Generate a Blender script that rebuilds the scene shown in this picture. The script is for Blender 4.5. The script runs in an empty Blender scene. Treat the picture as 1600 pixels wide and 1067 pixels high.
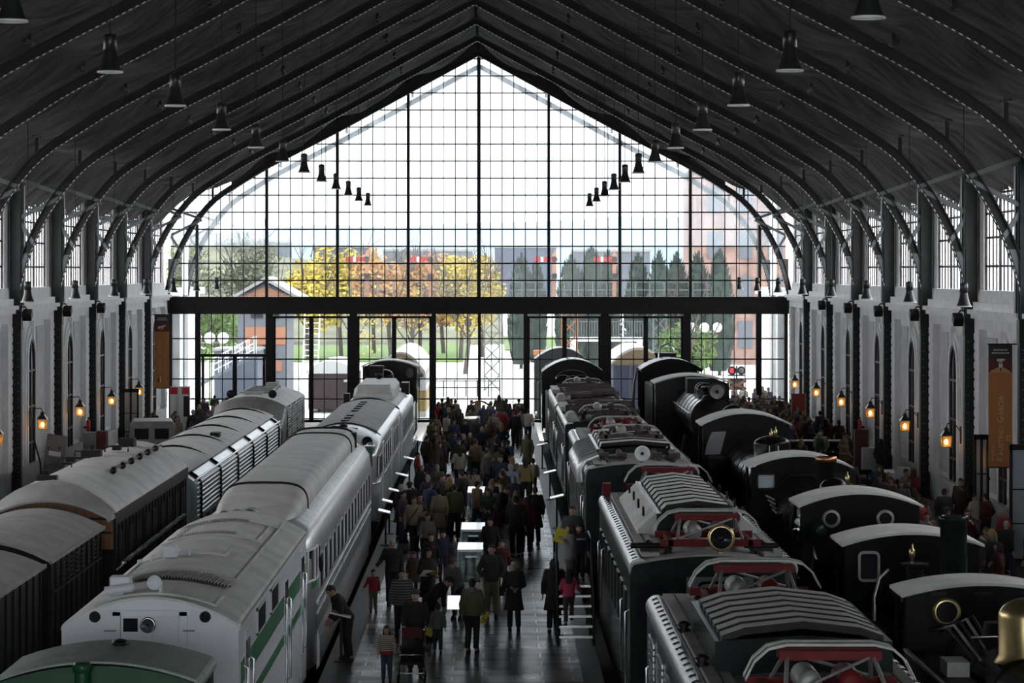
import bpy, bmesh, math, random
from mathutils import Vector, Matrix, Euler, noise
PI = math.pi
random.seed(7)
scene = bpy.context.scene
COL = scene.collection

# ------------------------------------------------------------------ camera
CX, CH, FPX = 0.87, 8.4, 4450.0
cam_d = bpy.data.cameras.new('camera'); cam = bpy.data.objects.new('camera', cam_d); COL.objects.link(cam)
cam.location = (CX, 0.0, CH); cam.rotation_euler = (PI/2, 0, 0)
cam_d.sensor_width = 36.0; cam_d.lens = 36.0*FPX/1600.0
cam_d.shift_x = (800-772)/1600.0; cam_d.shift_y = -(533.5-423)/1600.0
cam_d.clip_start = 0.5; cam_d.clip_end = 4000
scene.camera = cam
# ------------------------------------------------------------------ view, sky, sun
scene.view_settings.view_transform = 'Standard'; scene.view_settings.look = 'None'
scene.view_settings.gamma = 1.0; scene.view_settings.use_curve_mapping = False
scene.view_settings.exposure = 0.45
scene.cycles.max_bounces = 9; scene.cycles.diffuse_bounces = 4; scene.cycles.glossy_bounces = 4
scene.cycles.transparent_max_bounces = 16
scene.cycles.sample_clamp_indirect = 6.0
world = bpy.data.worlds.new('overcast_sky'); scene.world = world; world.use_nodes = True
wn = world.node_tree.nodes; wl = world.node_tree.links
bg = wn['Background']; bg.inputs['Strength'].default_value = 11.0
tc = wn.new('ShaderNodeTexCoord'); cl = wn.new('ShaderNodeTexNoise'); cl.inputs['Scale'].default_value = 3.0
rmp = wn.new('ShaderNodeValToRGB')
rmp.color_ramp.elements[0].color = (0.90, 0.95, 0.97, 1); rmp.color_ramp.elements[1].color = (1, 1, 1, 1)
wl.new(tc.outputs['Generated'], cl.inputs['Vector']); wl.new(cl.outputs['Fac'], rmp.inputs['Fac']); wl.new(rmp.outputs['Color'], bg.inputs['Color'])
sd = bpy.data.lights.new('sun', 'SUN'); sd.energy = 2.5; sd.angle = math.radians(6); sd.color = (1.0, 0.96, 0.88)
sun = bpy.data.objects.new('sun', sd); COL.objects.link(sun)
sun.rotation_euler = Vector((0.12, 0.62, -0.78)).to_track_quat('-Z', 'Y').to_euler()
def portal(name, loc, rot, sx, sy):
    d = bpy.data.lights.new(name, 'AREA'); d.shape = 'RECTANGLE'; d.size = sx; d.size_y = sy
    d.cycles.is_portal = True
    o = bpy.data.objects.new(name, d); COL.objects.link(o); o.location = loc; o.rotation_euler = rot
portal('sky_portal_gable', (0, 158.2, 10.2), (-PI/2, 0, 0), 34.2, 20.4)
portal('sky_portal_west', (-17.9, 101, 9.6), (0, -PI/2, 0), 4.2, 112)
portal('sky_portal_south', (0, -9.2, 8.0), (PI/2, 0, 0), 30, 9.4)
portal('sky_portal_east', (17.9, 101, 9.6), (0, PI/2, 0), 4.2, 112)

# ------------------------------------------------------------------ mesh helpers
class MB:
    def __init__(s): s.v = []; s.f = []; s.m = []; s.s = []
    def add(s, vs, fs, mi=0, sm=False):
        o = len(s.v); s.v += [tuple(p) for p in vs]
        for f in fs: s.f.append([i+o for i in f]); s.m.append(mi); s.s.append(sm)
        return s
    def box(s, c, d, mi=0, rot=None):
        x, y, z = d[0]/2, d[1]/2, d[2]/2
        vs = [Vector((sx*x, sy*y, sz*z)) for sz in (-1, 1) for sy in (-1, 1) for sx in (-1, 1)]
        if rot: R = Euler(rot).to_matrix(); vs = [R @ p for p in vs]
        C = Vector(c)
        return s.add([p+C for p in vs], [(0,2,3,1),(4,5,7,6),(0,1,5,4),(2,6,7,3),(0,4,6,2),(1,3,7,5)], mi)
    def bx(s, x0, x1, y0, y1, z0, z1, mi=0):
        return s.box(((x0+x1)/2, (y0+y1)/2, (z0+z1)/2), (abs(x1-x0), abs(y1-y0), abs(z1-z0)), mi)
    def beam(s, p, q, w, h, mi=0):
        p, q = Vector(p), Vector(q); d = (q-p); L = d.length
        if L < 1e-6: return s
        R = d.to_track_quat('Y', 'Z').to_matrix(); C = (p+q)/2
        vs = [R @ Vector((sx*w/2, sy*L/2, sz*h/2)) + C for sz in (-1, 1) for sy in (-1, 1) for sx in (-1, 1)]
        return s.add(vs, [(0,2,3,1),(4,5,7,6),(0,1,5,4),(2,6,7,3),(0,4,6,2),(1,3,7,5)], mi)
    def cyl(s, p, q, r0, r1=None, n=14, mi=0, caps=True):
        r1 = r0 if r1 is None else r1
        p, q = Vector(p), Vector(q); d = q-p
        R = d.to_track_quat('Z', 'Y').to_matrix()
        a = [R @ Vector((math.cos(2*PI*i/n), math.sin(2*PI*i/n), 0)) for i in range(n)]
        s.add([p+r0*u for u in a]+[q+r1*u for u in a], [(i, (i+1)%n, n+(i+1)%n, n+i) for i in range(n)], mi, True)
        if caps:
            if r0 > 1e-5: s.add([p+r0*u for u in a], [list(range(n))[::-1]], mi)
            if r1 > 1e-5: s.add([q+r1*u for u in a], [list(range(n))], mi)
        return s
    def tube(s, pts, r, n=8, mi=0, closed=False):
        P = [Vector(p) for p in pts]; N = len(P); rings = []
        up = None
        for i in range(N):
            if closed: t = P[(i+1)%N]-P[i-1]
            else: t = P[min(i+1, N-1)]-P[max(i-1, 0)]
            t.normalize()
            if up is None:
                up = Vector((0,0,1)) if abs(t.z) < 0.9 else Vector((1,0,0))
            u = (up - t*up.dot(t)); u.normalize(); w = t.cross(u); up = u
            rr = r[i] if isinstance(r, (list, tuple)) else r
            rings.append([P[i]+rr*(math.cos(2*PI*k/n)*u+math.sin(2*PI*k/n)*w) for k in range(n)])
        vs = [p for ring in rings for p in ring]; fs = []
        for i in range(N if closed else N-1):
            j = (i+1) % N
            for k in range(n): fs.append((i*n+k, i*n+(k+1)%n, j*n+(k+1)%n, j*n+k))
        s.add(vs, fs, mi, True)
        if not closed: s.add(rings[0], [list(range(n))[::-1]], mi); s.add(rings[-1], [list(range(n))], mi)
        return s
    def lathe(s, prof, c=(0,0,0), axis='z', n=24, mi=0):
        C = Vector(c); vs = []; N = len(prof)
        for r, h in prof:
            for k in range(n):
                a = 2*PI*k/n; u, w = r*math.cos(a), r*math.sin(a)
                p = (u, w, h) if axis == 'z' else ((u, h, w) if axis == 'y' else (h, u, w))
                vs.append(C+Vector(p))
        fs = [(i*n+k, i*n+(k+1)%n, (i+1)*n+(k+1)%n, (i+1)*n+k) for i in range(N-1) for k in range(n)]
        return s.add(vs, fs, mi, True)
    def ell(s, c, r, n=14, m=8, mi=0):
        if not isinstance(r, (tuple, list)): r = (r, r, r)
        prof = []; C = Vector(c); vs = []
        for i in range(m+1):
            t = PI*i/m
            for k in range(n):
                a = 2*PI*k/n
                vs.append(C+Vector((r[0]*math.sin(t)*math.cos(a), r[1]*math.sin(t)*math.sin(a), -r[2]*math.cos(t))))
        return s.add(vs, [(i*n+k, i*n+(k+1)%n, (i+1)*n+(k+1)%n, (i+1)*n+k) for i in range(m) for k in range(n)], mi, True)
    def prism(s, poly, axis, a0, a1, mi=0, sm=False):
        def P(u, w, a): return (u, a, w) if axis == 'y' else ((a, u, w) if axis == 'x' else (u, w, a))
        n = len(poly)
        s.add([P(u, w, a0) for u, w in poly]+[P(u, w, a1) for u, w in poly], [(i, (i+1)%n, n+(i+1)%n, n+i) for i in range(n)], mi, sm)
        s.add([P(u, w, a0) for u, w in poly], [list(range(n))], mi); s.add([P(u, w, a1) for u, w in poly], [list(range(n))[::-1]], mi)
        return s
    def loft(s, secs, mi=0, sm=True, closed=True, caps=True):
        n = len(secs[0]); vs = [p for c in secs for p in c]
        K = n if closed else n-1
        s.add(vs, [(i*n+k, i*n+(k+1)%n, (i+1)*n+(k+1)%n, (i+1)*n+k) for i in range(len(secs)-1) for k in range(K)], mi, sm)
        if caps: s.add(secs[0], [list(range(n))], mi); s.add(secs[-1], [list(range(n))[::-1]], mi)
        return s
    def ring(s, c, r0, r1, axis, t, n=24, mi=0):
        prof = [(r0, -t/2), (r1, -t/2), (r1, t/2), (r0, t/2), (r0, -t/2)]
        return s.lathe(prof, c, axis, n, mi)
    def shift(s, d):
        s.v = [(a+d[0], b+d[1], c+d[2]) for a, b, c in s.v]; return s
    def mesh(s, name, mats):
        me = bpy.data.meshes.new(name); me.from_pydata(s.v, [], s.f)
        if not isinstance(mats, (list, tuple)): mats = [mats]
        for m in mats: me.materials.append(m)
        me.polygons.foreach_set('material_index', [min(i, len(mats)-1) for i in s.m])
        me.polygons.foreach_set('use_smooth', s.s)
        me.update(); 
        bm = bmesh.new(); bm.from_mesh(me); bmesh.ops.recalc_face_normals(bm, faces=bm.faces); bm.to_mesh(me); bm.free()
        return me
    def build(s, name, mats, parent=None, loc=None, bevel=0.0):
        o = bpy.data.objects.new(name, s.mesh(name, mats)); COL.objects.link(o)
        if loc: o.location = loc
        if parent: o.parent = parent
        if bevel:
            b = o.modifiers.new('bevel', 'BEVEL'); b.width = bevel; b.segments = 2; b.limit_method = 'ANGLE'; b.angle_limit = math.radians(50)
        return o

def tag(o, label=None, cat=None, group=None, kind=None):
    if label: o['label'] = label
    if cat: o['category'] = cat
    if group: o['group'] = group
    if kind: o['kind'] = kind
    return o
def thing(name, label, cat, loc=(0,0,0), rz=0.0, group=None):
    o = bpy.data.objects.new(name, None); COL.objects.link(o); o.empty_display_size = 0.2
    o.location = loc; o.rotation_euler = (0, 0, rz)
    return tag(o, label, cat, group)
def struct(mb, name, mats, bevel=0.0): return tag(mb.build(name, mats, bevel=bevel), kind='structure')
def dup(root, loc=None, rz=None, label=None, group=None, scale=None):
    r = root.copy(); COL.objects.link(r)
    if loc is not None: r.location = loc
    if rz is not None: r.rotation_euler = (0, 0, rz)
    if scale is not None: r.scale = (scale,)*3
    if label: r['label'] = label
    if group: r['group'] = group
    for ch in list(root.children):
        c = ch.copy(); COL.objects.link(c); c.parent = r
        for g in list(ch.children):
            d = g.copy(); COL.objects.link(d); d.parent = c
    return r
ORD = ['nearest', 'second', 'third', 'fourth', 'fifth', 'sixth', 'seventh', 'eighth', 'ninth', 'tenth', 'eleventh', 'twelfth', 'thirteenth', 'fourteenth', 'fifteenth', 'sixteenth', 'seventeenth']
NTH = ['first'] + ORD[1:]
def gp(px, py):
    """the floor point the photograph shows at this pixel"""
    d = CH*FPX/(py-423.0); return (CX+(px-772)*d/FPX, d)

# ------------------------------------------------------------------ materials
def mat(name, col, rough=0.6, metal=0.0, var=0.0, scale=4.0, bump=0.0, bscale=20.0, emit=None, spec=0.5, stretch=None, coat=0.0):
    m = bpy.data.materials.new(name); m.use_nodes = True
    nt = m.node_tree; b = nt.nodes['Principled BSDF']
    b.inputs['Base Color'].default_value = (*col, 1); b.inputs['Roughness'].default_value = rough; b.inputs['Metallic'].default_value = metal
    b.inputs['Specular IOR Level'].default_value = spec; b.inputs['Coat Weight'].default_value = coat
    if var or bump:
        t = nt.nodes.new('ShaderNodeTexCoord'); src = t.outputs['Object']
        if stretch:
            mp = nt.nodes.new('ShaderNodeMapping'); mp.inputs['Scale'].default_value = stretch
            nt.links.new(src, mp.inputs['Vector']); src = mp.outputs['Vector']
    if var:
        n = nt.nodes.new('ShaderNodeTexNoise'); n.inputs['Scale'].default_value = scale; n.inputs['Detail'].default_value = 6
        r = nt.nodes.new('ShaderNodeValToRGB')
        r.color_ramp.elements[0].position = 0.3; r.color_ramp.elements[1].position = 0.7
        r.color_ramp.elements[0].color = (*[max(0, c*(1-var)) for c in col], 1); r.color_ramp.elements[1].color = (*[min(1, c*(1+var)) for c in col], 1)
        nt.links.new(src, n.inputs['Vector']); nt.links.new(n.outputs['Fac'], r.inputs['Fac']); nt.links.new(r.outputs['Color'], b.inputs['Base Color'])
    if bump:
        n = nt.nodes.new('ShaderNodeTexNoise'); n.inputs['Scale'].default_value = bscale; n.inputs['Detail'].default_value = 4
        bp = nt.nodes.new('ShaderNodeBump'); bp.inputs['Strength'].default_value = bump; bp.inputs['Distance'].default_value = 0.02
        nt.links.new(src, n.inputs['Vector']); nt.links.new(n.outputs['Fac'], bp.inputs['Height']); nt.links.new(bp.outputs['Normal'], b.inputs['Normal'])
    if emit:
        b.inputs['Emission Color'].default_value = (*emit[0], 1); b.inputs['Emission Strength'].default_value = emit[1]
    return m
def glass(name, clear, tint, dirt_col=(0.9, 0.92, 0.95), gloss=0.06, streak=0.0):
    m = bpy.data.materials.new(name); m.use_nodes = True; nt = m.node_tree; nt.nodes.clear()
    out = nt.nodes.new('ShaderNodeOutputMaterial')
    tr = nt.nodes.new('ShaderNodeBsdfTransparent'); tr.inputs['Color'].default_value = (*tint, 1)
    tl = nt.nodes.new('ShaderNodeBsdfTranslucent'); tl.inputs['Color'].default_value = (*dirt_col, 1)
    gl = nt.nodes.new('ShaderNodeBsdfGlossy'); gl.inputs['Roughness'].default_value = 0.05
    m1 = nt.nodes.new('ShaderNodeMixShader'); m1.inputs['Fac'].default_value = 1-clear
    m2 = nt.nodes.new('ShaderNodeMixShader'); m2.inputs['Fac'].default_value = gloss
    if streak:
        t = nt.nodes.new('ShaderNodeTexCoord'); mp = nt.nodes.new('ShaderNodeMapping'); mp.inputs['Scale'].default_value = (1.4, 1.0, 0.25)
        n = nt.nodes.new('ShaderNodeTexNoise'); n.inputs['Scale'].default_value = 0.7; n.inputs['Detail'].default_value = 5
        mr = nt.nodes.new('ShaderNodeMapRange'); mr.inputs['From Min'].default_value = 0.3; mr.inputs['From Max'].default_value = 0.7
        mr.inputs['To Min'].default_value = max(0, 1-clear-streak); mr.inputs['To Max'].default_value = min(1, 1-clear+streak)
        nt.links.new(t.outputs['Object'], mp.inputs['Vector']); nt.links.new(mp.outputs['Vector'], n.inputs['Vector'])
        nt.links.new(n.outputs['Fac'], mr.inputs['Value']); nt.links.new(mr.outputs['Result'], m1.inputs['Fac'])
    nt.links.new(tr.outputs[0], m1.inputs[1]); nt.links.new(tl.outputs[0], m1.inputs[2])
    nt.links.new(m1.outputs[0], m2.inputs[1]); nt.links.new(gl.outputs[0], m2.inputs[2]); nt.links.new(m2.outputs[0], out.inputs['Surface'])
    return m
def paving(name, c1, c2, mortar, rough, sx, sy):
    m = bpy.data.materials.new(name); m.use_nodes = True; nt = m.node_tree; b = nt.nodes['Principled BSDF']
    t = nt.nodes.new('ShaderNodeTexCoord'); br = nt.nodes.new('ShaderNodeTexBrick')
    br.inputs['Scale'].default_value = 1.0; br.inputs['Brick Width'].default_value = sx; br.inputs['Row Height'].default_value = sy
    br.inputs['Mortar Size'].default_value = 0.035; br.inputs['Mortar Smooth'].default_value = 0.3; br.inputs['Bias'].default_value = 0.0; br.inputs['Color1'].default_value = (*c1, 1); br.inputs['Color2'].default_value = (*c2, 1); br.inputs['Mortar'].default_value = (*mortar, 1)
    n = nt.nodes.new('ShaderNodeTexNoise'); n.inputs['Scale'].default_value = 0.9; n.inputs['Detail'].default_value = 8
    mr = nt.nodes.new('ShaderNodeMapRange'); mr.inputs['To Min'].default_value = rough-0.1; mr.inputs['To Max'].default_value = rough+0.14
    bp = nt.nodes.new('ShaderNodeBump'); bp.inputs['Strength'].default_value = 0.9; bp.inputs['Distance'].default_value = 0.03
    nt.links.new(t.outputs['Object'], br.inputs['Vector']); nt.links.new(t.outputs['Object'], n.inputs['Vector'])
    nt.links.new(br.outputs['Color'], b.inputs['Base Color']); nt.links.new(n.outputs['Fac'], mr.inputs['Value']); nt.links.new(mr.outputs['Result'], b.inputs['Roughness'])
    inv = nt.nodes.new('ShaderNodeMath'); inv.operation = 'SUBTRACT'; inv.inputs[0].default_value = 1.0
    nt.links.new(br.outputs['Fac'], inv.inputs[1]); nt.links.new(inv.outputs[0], bp.inputs['Height']); nt.links.new(bp.outputs['Normal'], b.inputs['Normal'])
    return m
M = {}
M['iron'] = mat('green_black_iron', (0.022, 0.026, 0.027), 0.45, 0.0, 0.25, 2.0, spec=0.2)
M['iron_rib'] = mat('black_rib_iron', (0.018, 0.019, 0.019), 0.55, 0.0, 0.25, 2.0, spec=0.2)  # darker iron for the truss ribs
M['iron_lit'] = mat('lit_grey_green_iron', (0.10, 0.115, 0.12), 0.4, 0.0, 0.2, 2.0)  # lighter copy of the iron, light on the gussets put into its colour
M['rivet_glint'] = mat('rivet_highlights', (0.75, 0.75, 0.72), 0.5)  # bright colour paints the light that the rivets catch
M['black'] = mat('black_paint', (0.010, 0.010, 0.011), 0.45, 0.0, 0.3, 5.0, spec=0.2)
M['gloss_black'] = mat('glossy_black_enamel', (0.006, 0.0065, 0.007), 0.24, 0.0, 0.3, 3.0, spec=0.12)
M['soot'] = mat('sooty_black', (0.012, 0.012, 0.012), 0.6, 0.0, 0.4, 3.0, 0.2, 12, spec=0.1)
M['cloth'] = mat('grey_roof_netting', (0.060, 0.060, 0.057), 0.95, 0.0, 0.55, 0.7, 0.5, 4, stretch=(1.0, 4.0, 1.0), spec=0.1)
M['roofing'] = mat('roof_boards', (0.06, 0.06, 0.06), 0.9)
M['plaster'] = mat('pale_grey_plaster', (0.78, 0.785, 0.79), 0.75, 0.0, 0.10, 1.5, 0.1, 30)
M['stone'] = mat('light_stone_trim', (0.84, 0.845, 0.85), 0.7, 0.0, 0.1, 3.0)
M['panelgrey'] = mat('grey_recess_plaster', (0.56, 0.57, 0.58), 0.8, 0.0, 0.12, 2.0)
M['darkglass'] = mat('dark_window_glass', (0.018, 0.019, 0.024), 0.12, spec=0.3)
M['coachglass'] = mat('dark_coach_window', (0.012, 0.013, 0.015), 0.45, spec=0.08)
M['maroonframe'] = mat('dark_brown_joinery', (0.05, 0.035, 0.035), 0.5)
M['floor'] = paving('dark_platform_paving', (0.045, 0.047, 0.050), (0.085, 0.088, 0.094), (0.12, 0.125, 0.13), 0.28, 1.25, 0.72)
M['floorb'] = paving('side_platform_paving', (0.045, 0.045, 0.047), (0.06, 0.06, 0.062), (0.02, 0.02, 0.02), 0.42, 0.9, 0.45)
def floor_gloss(m, fac):
    nt = m.node_tree; b = nt.nodes['Principled BSDF']; out = nt.nodes['Material Output']
    b.inputs['Specular IOR Level'].default_value = 0.0
    gl = nt.nodes.new('ShaderNodeBsdfGlossy'); fr = nt.nodes.new('ShaderNodeFresnel'); fr.inputs['IOR'].default_value = 1.4
    mu = nt.nodes.new('ShaderNodeMath'); mu.operation = 'MULTIPLY'; mu.inputs[1].default_value = fac
    mx = nt.nodes.new('ShaderNodeMixShader')
    for a, c in (('Roughness', gl.inputs['Roughness']), ('Normal', gl.inputs['Normal'])): nt.links.new(b.inputs[a].links[0].from_socket, c)
    br = next(n for n in nt.nodes if n.type == 'TEX_BRICK'); m3 = nt.nodes.new('ShaderNodeMapRange')
    m3.inputs['From Min'].default_value = 0.04; m3.inputs['From Max'].default_value = 0.12; m3.inputs['To Min'].default_value = 0.7; m3.inputs['To Max'].default_value = 1.5
    m4 = nt.nodes.new('ShaderNodeMath'); m4.operation = 'MULTIPLY'
    nt.links.new(br.outputs['Color'], m3.inputs['Value']); nt.links.new(m3.outputs['Result'], m4.inputs[1]); nt.links.new(mu.outputs[0], m4.inputs[0])
    nt.links.new(fr.outputs[0], mu.inputs[0]); nt.links.new(m4.outputs[0], mx.inputs['Fac']); nt.links.new(b.outputs[0], mx.inputs[1]); nt.links.new(gl.outputs[0], mx.inputs[2]); nt.links.new(mx.outputs[0], out.inputs['Surface'])
floor_gloss(M['floor'], 0.75); floor_gloss(M['floorb'], 0.4)
M['kerb'] = mat('dark_platform_edge', (0.035, 0.036, 0.038), 0.5, 0.0, 0.3, 3.0)
M['ballast'] = mat('oily_track_bed', (0.015, 0.015, 0.015), 0.9, 0.0, 0.5, 8.0, 0.6, 25)
M['steel'] = mat('bright_steel', (0.55, 0.56, 0.58), 0.25, 0.9)
M['rust'] = mat('rusty_steel', (0.06, 0.045, 0.04), 0.6, 0.3, 0.4, 6)
M['white'] = mat('white_paint', (0.75, 0.75, 0.75), 0.5)
M['brass'] = mat('brass', (0.62, 0.50, 0.24), 0.3, 0.9, 0.15, 4)
M['copper'] = mat('copper', (0.55, 0.24, 0.13), 0.3, 0.9)
M['red'] = mat('pantograph_red', (0.125, 0.010, 0.012), 0.5, 0.0, 0.25, 6, spec=0.15)
M['brightred'] = mat('bright_red', (0.55, 0.02, 0.02), 0.5)
M['greymetal'] = mat('dull_grey_metal', (0.28, 0.28, 0.275), 0.45, 0.4, 0.2, 4)
M['roofgrey'] = mat('dusty_grey_roof', (0.60, 0.60, 0.585), 0.55, 0.0, 0.16, 1.5, 0.15, 9)
M['roofgreyd'] = mat('dusty_dark_roof', (0.31, 0.31, 0.30), 0.6, 0.0, 0.2, 1.8, 0.2, 10)
M['silver'] = mat('silver_paint', (0.55, 0.56, 0.57), 0.3, 0.6, 0.1, 2.0, 0.1, 6)
M['lavender'] = mat('pale_blue_grey_paint', (0.66, 0.685, 0.735), 0.4, 0.0, 0.05, 1.5)
M['trimgreen'] = mat('stripe_green', (0.025, 0.17, 0.075), 0.4, 0.0, 0.2, 3)
M['cabgreen'] = mat('dark_bottle_green', (0.010, 0.062, 0.031), 0.3, 0.0, 0.2, 3, spec=0.25)
M['locogreen'] = mat('black_green_paint', (0.011, 0.017, 0.016), 0.25, 0.0, 0.25, 3.0, spec=0.12)
M['teak'] = mat('varnished_teak', (0.20, 0.085, 0.032), 0.4, 0.0, 0.35, 3, 0.1, 10, stretch=(6, 6, 0.6))
M['brownside'] = mat('dark_brown_boards', (0.022, 0.017, 0.013), 0.5, 0.0, 0.35, 3, spec=0.2, stretch=(1, 5, 0.5))
M['darkside'] = mat('dark_green_brown_boards', (0.014, 0.0145, 0.0135), 0.55, 0.0, 0.35, 3, spec=0.2, stretch=(1, 5, 0.5))
M['orange'] = mat('orange_banner_cloth', (0.42, 0.17, 0.055), 0.8, 0.0, 0.05, 2)
M['bannertop'] = mat('banner_dark_header', (0.035, 0.028, 0.03), 0.8)
M['bannermaroon'] = mat('banner_dark_maroon', (0.10, 0.025, 0.022), 0.8)
M['cream'] = mat('cream_print', (0.60, 0.55, 0.42), 0.8)
M['ochre'] = mat('pale_ochre_print', (0.50, 0.28, 0.12), 0.8)
M['lampmetal'] = mat('dark_lamp_enamel', (0.02, 0.021, 0.021), 0.35)
M['reflector'] = mat('white_lamp_reflector', (0.8, 0.8, 0.8), 0.3)
M['glow'] = mat('glowing_lantern_flame', (1, 0.7, 0.35), 0.5, emit=((1.0, 0.62, 0.22), 14.0))
M['lanternpane'] = glass('amber_lantern_glass', 0.75, (1.0, 0.72, 0.42), (1.0, 0.6, 0.3), 0.05)
M['panel_glow'] = mat('white_panel_added_glow', (0.8, 0.8, 0.8), 0.3, emit=((1, 1, 1), 0.75))  # glow added so the desk panel reads as pure white
M['redlight'] = mat('red_signal_lens', (0.8, 0.03, 0.05), 0.3, emit=((1.0, 0.04, 0.07), 2.2))
M['clearpane'] = glass('clear_window_glass', 0.994, (0.455, 0.465, 0.475), gloss=0.01)
M['dirtypane'] = glass('dusty_window_glass', 0.84, (0.46, 0.475, 0.49), (0.33, 0.355, 0.38), 0.01, 0.07)
M['frostpane'] = glass('frosted_window_glass', 0.8, (0.75, 0.745, 0.755), (0.60, 0.59, 0.605), 0.01)
M['backpane'] = glass('grimy_window_glass', 0.85, (0.82, 0.83, 0.84), (0.4, 0.4, 0.4), 0.01)
M['caseglass'] = glass('display_case_glass', 0.96, (0.85, 0.9, 0.9), gloss=0.10)
M['casetop'] = mat('white_case_lid', (0.8, 0.8, 0.8), 0.12)
M['skin'] = mat('skin', (0.36, 0.215, 0.155), 0.55)
M['eye'] = mat('dark_eye', (0.02, 0.015, 0.012), 0.3)
M['lip'] = mat('lip', (0.28, 0.10, 0.085), 0.5)
M['yellowpaper'] = mat('yellow_paper', (0.60, 0.55, 0.05), 0.7)
M['paper'] = mat('white_paper', (0.75, 0.75, 0.72), 0.7)
# ================================================================== THE HALL
RZ = -0.75                       # rail head below the platforms
ARCH = [(17.0,6.9),(16.85,7.62),(16.56,8.68),(16.14,9.74),(15.43,10.98),(14.37,12.21),(12.96,13.16),(11.55,14.01),(7.67,16.02),(3.79,18.14),(0.0,20.2)]
ROOF = [(17.35,11.75),(15.4,12.95),(13.0,14.1),(11.55,14.9),(7.67,16.95),(3.79,19.1),(0.0,21.2)]
def interp(tab, x):
    x = abs(x)
    for (x1, z1), (x0, z0) in zip(tab, tab[1:]):
        if x0 <= x <= x1: return z0+(z1-z0)*(x-x0)/(x1-x0)
    return tab[0][1]
def archz(x): return interp(ARCH, x)
def roofz(x): return interp(ROOF, x)
COLS = [146.4-10*k for k in range(15)]           # column lines, far to near
GY = 157.0
TR = {'L1': -4.3, 'L2': -9.0, 'R1': 4.95, 'R2': 9.05}
# floors
mb = MB(); mb.bx(-19, 19, -8, 157.2, -1.5, -0.97); struct(mb, 'floor', M['ballast'])
mb = MB(); mb.bx(-2.15, 2.7, -8, 157.2, -1.2, 0); struct(mb, 'floor', M['floor'])
mb = MB(); mb.bx(-17.3, -10.75, -8, 157.2, -1.2, 0); struct(mb, 'floor', M['floorb'])
mb = MB(); mb.bx(10.75, 17.3, -8, 157.2, -1.2, 0); struct(mb, 'floor', M['floorb'])
for x0, x1 in ((-2.72, -2.15), (2.7, 3.12), (-10.75, -10.55), (10.55, 10.75)):
    mb = MB(); mb.bx(x0, x1, -8, 157.2, -1.2, 0.004); struct(mb, 'trim_1', M['kerb'])
# tracks
for nm, (key, x) in zip(('silver coaches', 'brown wooden wagons', 'electric locomotives', 'steam locomotives'), TR.items()):
    t = thing('railway_track', 'sunken steel railway track under the row of '+nm, 'track', (x, 0, RZ-0.22))
    for s in (-1, 1):
        r = MB(); r.bx(s*0.87-0.035, s*0.87+0.035, 0, 230, 0.14, 0.22); r.bx(s*0.87-0.01, s*0.87+0.01, 0, 230, 0.04, 0.14); r.bx(s*0.87-0.07, s*0.87+0.07, 0, 230, 0.0, 0.04)
        r.build('rail', M['rust'], t)
    sl = MB()
    for k in range(190): sl.bx(-1.3, 1.3, 30+k*0.68, 30.24+k*0.68, -0.12, 0.0)
    tag(sl.build('sleepers', M['soot'], t), kind='stuff')

# roof netting, hung between the trusses and sagging
mb = MB()
half = []
NU = 44
ys = []
cols_asc = sorted(COLS+[156.6])
lines = [-7.5]+cols_asc
for a, b in zip(lines, lines[1:]):
    n = 30 if b > 60 else 4
    for k in range(n): ys.append((a+(b-a)*k/n, k/n))
ys.append((156.6, 0.0))
us = [17.35*(1-2*i/(2*NU)) for i in range(2*NU+1)]
vs = []
for y, t in ys:
    for u in us:
        z = roofz(u)-0.12
        s = math.sin(PI*t)
        seg = abs(math.sin(PI*(abs(u)+0.2)/3.9))
        z -= s*(0.12+0.55*seg)
        z += s*0.10*math.sin(y*5.2+3.0*noise.noise(Vector((u*0.35, y*0.5, 1.7))))*(0.4+0.6*seg)
        z += s*0.26*noise.noise(Vector((u*0.55, y*1.9, 3.1)))+0.06*noise.noise(Vector((u*1.7, y*3.3, 9.0)))*(0.3+s)
        vs.append((u, y, z))
W_ = len(us)
mb.add(vs, [(i*W_+j, i*W_+j+1, (i+1)*W_+j+1, (i+1)*W_+j) for i in range(len(ys)-1) for j in range(W_-1)], 0, True)
struct(mb, 'ceiling', M['cloth'])
mb = MB()
pr = [(x, z+0.35) for x, z in ROOF]+[(-x, z+0.35) for x, z in ROOF[::-1][1:]]
pr2 = [(x*1.01, z+0.2) for x, z in pr][::-1]
mb.prism(pr+pr2, 'y', -8, 157.6); struct(mb, 'roof', M['roofing'])

# trusses
def smooth_path():
    pts = [(-x, z) for x, z in ARCH]+[(x, z) for x, z in ARCH[::-1][1:]]
    out = []
    n = len(pts)
    for i in range(n-1):
        p0, p1, p2, p3 = pts[max(i-1,0)], pts[i], pts[i+1], pts[min(i+2,n-1)]
        kink = abs(p1[0]) < 8 and abs(p2[0]) < 8
        for k in range(3):
            t = k/3
            if kink: out.append((p1[0]+(p2[0]-p1[0])*t, p1[1]+(p2[1]-p1[1])*t))
            else:
                f = lambda a, b, c, d: 0.5*((2*b)+(-a+c)*t+(2*a-5*b+4*c-d)*t*t+(-a+3*b-3*c+d)*t**3)
                out.append((f(p0[0],p1[0],p2[0],p3[0]), f(p0[1],p1[1],p2[1],p3[1])))
    out.append(pts[-1]); return out
PATH = smooth_path()
def frame_at(i):
    a, b = PATH[max(i-1,0)], PATH[min(i+1,len(PATH)-1)]
    t = Vector((b[0]-a[0], b[1]-a[1])); t.normalize(); n = Vector((-t.y, t.x))
    return t, n
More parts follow.
